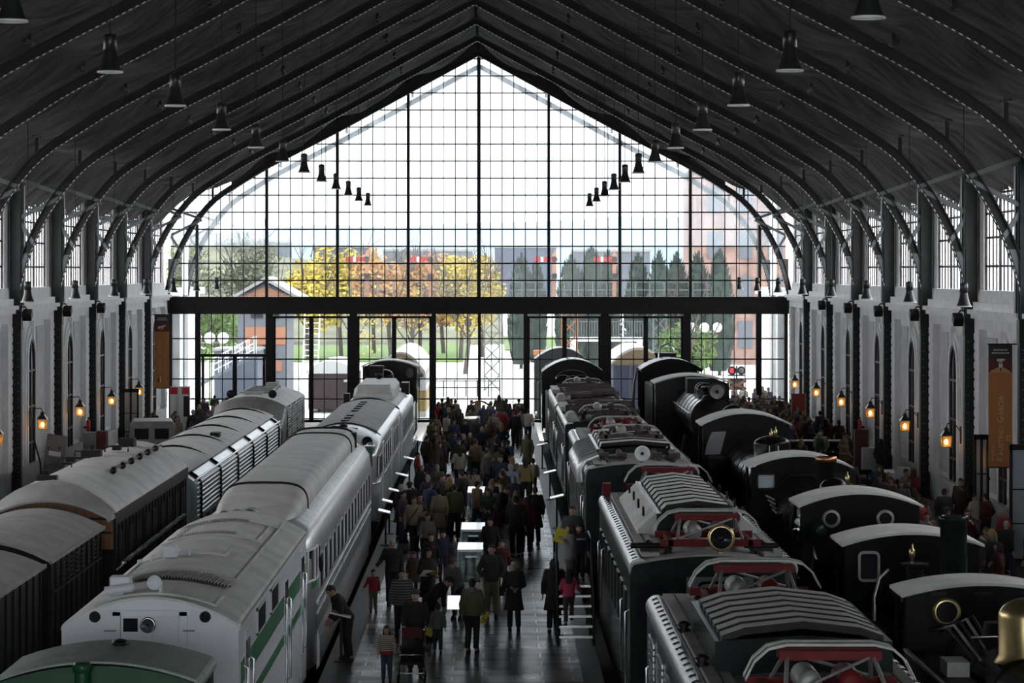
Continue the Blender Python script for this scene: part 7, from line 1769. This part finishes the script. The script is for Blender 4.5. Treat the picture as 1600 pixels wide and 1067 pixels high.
# --- crowds, each visitor placed with room to stand
rnd = random.Random(21)
TOPS = ['black','charcoal','navy','brown','black','charcoal','olive','grey','maroon','green','black','beige','purple','tan','blue','charcoal','navy','cream','red']
BOTS = ['black','denim','charcoal','khaki','navy','brown']; HA = [('dark','short'),('brown','short'),('grey','short'),('dark','long'),('brown','long'),('blonde','long'),('auburn','ponytail'),('charcoal','cap')]
HN = lambda h, s: {'short':'short %s hair','long':'long %s hair','ponytail':'%s ponytail','cap':'%s cap'}[s] % h
def crowd(n, xr, yr, zone, group, mind, seed, faceaway=0.5, avoid=()):
    rnd = random.Random(seed); used = set(); placed = 0; tries = 0
    while placed < n and tries < n*60:
        tries += 1
        x, y = rnd.uniform(*xr), rnd.uniform(*yr)
        if any((x-a)**2+((y-b)*0.9)**2 < mind**2 for a, b in PTS): continue
        if any(ax0 < x < ax1 and ay0 < y < ay1 for ax0, ax1, ay0, ay1 in avoid): continue
        top = rnd.choice(TOPS); bot = rnd.choice(BOTS); h, st_ = rnd.choice(HA); kind = rnd.choice(('jacket','jacket','coat')); pose = rnd.choice(('stand','hold','pocket','walk','stand','phone'))
        ch = rnd.random() < 0.1
        if pose == 'walk': kind = 'jacket'
        k = (top, bot, h, st_, kind, ch)
        if k in used: continue
        used.add(k); placed += 1
        lab = '%s in %s %s, %s trousers and %s %s' % ('child' if ch else 'person', top, kind, bot, HN(h, st_), zone)
        rz = (PI if rnd.random() < faceaway else 0)+rnd.gauss(0, 0.6)
        person(lab, x, y, rz, pose, top, bot, h, st_, kind, s=(rnd.uniform(0.68,0.8) if ch else rnd.uniform(0.93,1.06)), child=ch, group=group)
crowd(44, (-2.0, 1.6), (84, 118), 'in the near central crowd', 'visitors in the central crowd', 0.62, 31, 0.6, ((-0.2,0.85,92,95.6),(-0.4,0.6,112,115)))
crowd(60, (-2.0, 2.4), (117, 152), 'in the far central crowd', 'visitors in the central crowd', 0.62, 32, 0.6, ((-0.7,0.5,130.5,133.7),(-0.9,1.1,148.6,150.4),(1.3,2.6,118,134),(-0.4,0.6,112,115)))
crowd(125, (11.1, 16.4), (112, 155.5), 'packed by the east wall', 'visitors packed on the east platform', 0.60, 33, 0.5, ((12.0,16.6,118.6,125.2),(12.4,16.6,113,116.5),(15.5,16.6,141.1,141.9),(15.5,16.4,116,117)))
crowd(40, (11.0, 16.0), (66, 98), 'on the near east platform', 'visitors on the near east platform', 0.75, 34, 0.4, ((15.1,16.4,91.8,93.2),(15.1,16.4,81.5,82.5)))
crowd(12, (11.0, 15.5), (98, 112), 'by the east tables', 'visitors on the near east platform', 0.8, 35, 0.4, ((12.3,16.6,100.5,112),))
crowd(26, (-15.8, -11.2), (124, 155), 'on the west platform', 'visitors on the west platform', 0.7, 36, 0.4, ((-15.9,-14.6,146,147),(-16.4,-15.3,131,132)))
crowd(12, (13.2, 16.6), (159, 167), 'outside by the crossing signal', 'visitors outside the end wall', 0.6, 37, 0.5, ((14.4,15.4,164.3,165.6),))
x, y = gp(1535, 905); person('long-haired child in black and white striped top beside the steam locomotives', 12.3, 71.5, BK, 'stand', 'white', 'black', 'dark', 'long', s=0.86, mtop=M['stripe_light'], child=False)
person('person in bright red jacket on the near east platform behind the tall chimney', 13.3, 83.0, BK, 'hold', 'red', 'black', 'dark', 'short')
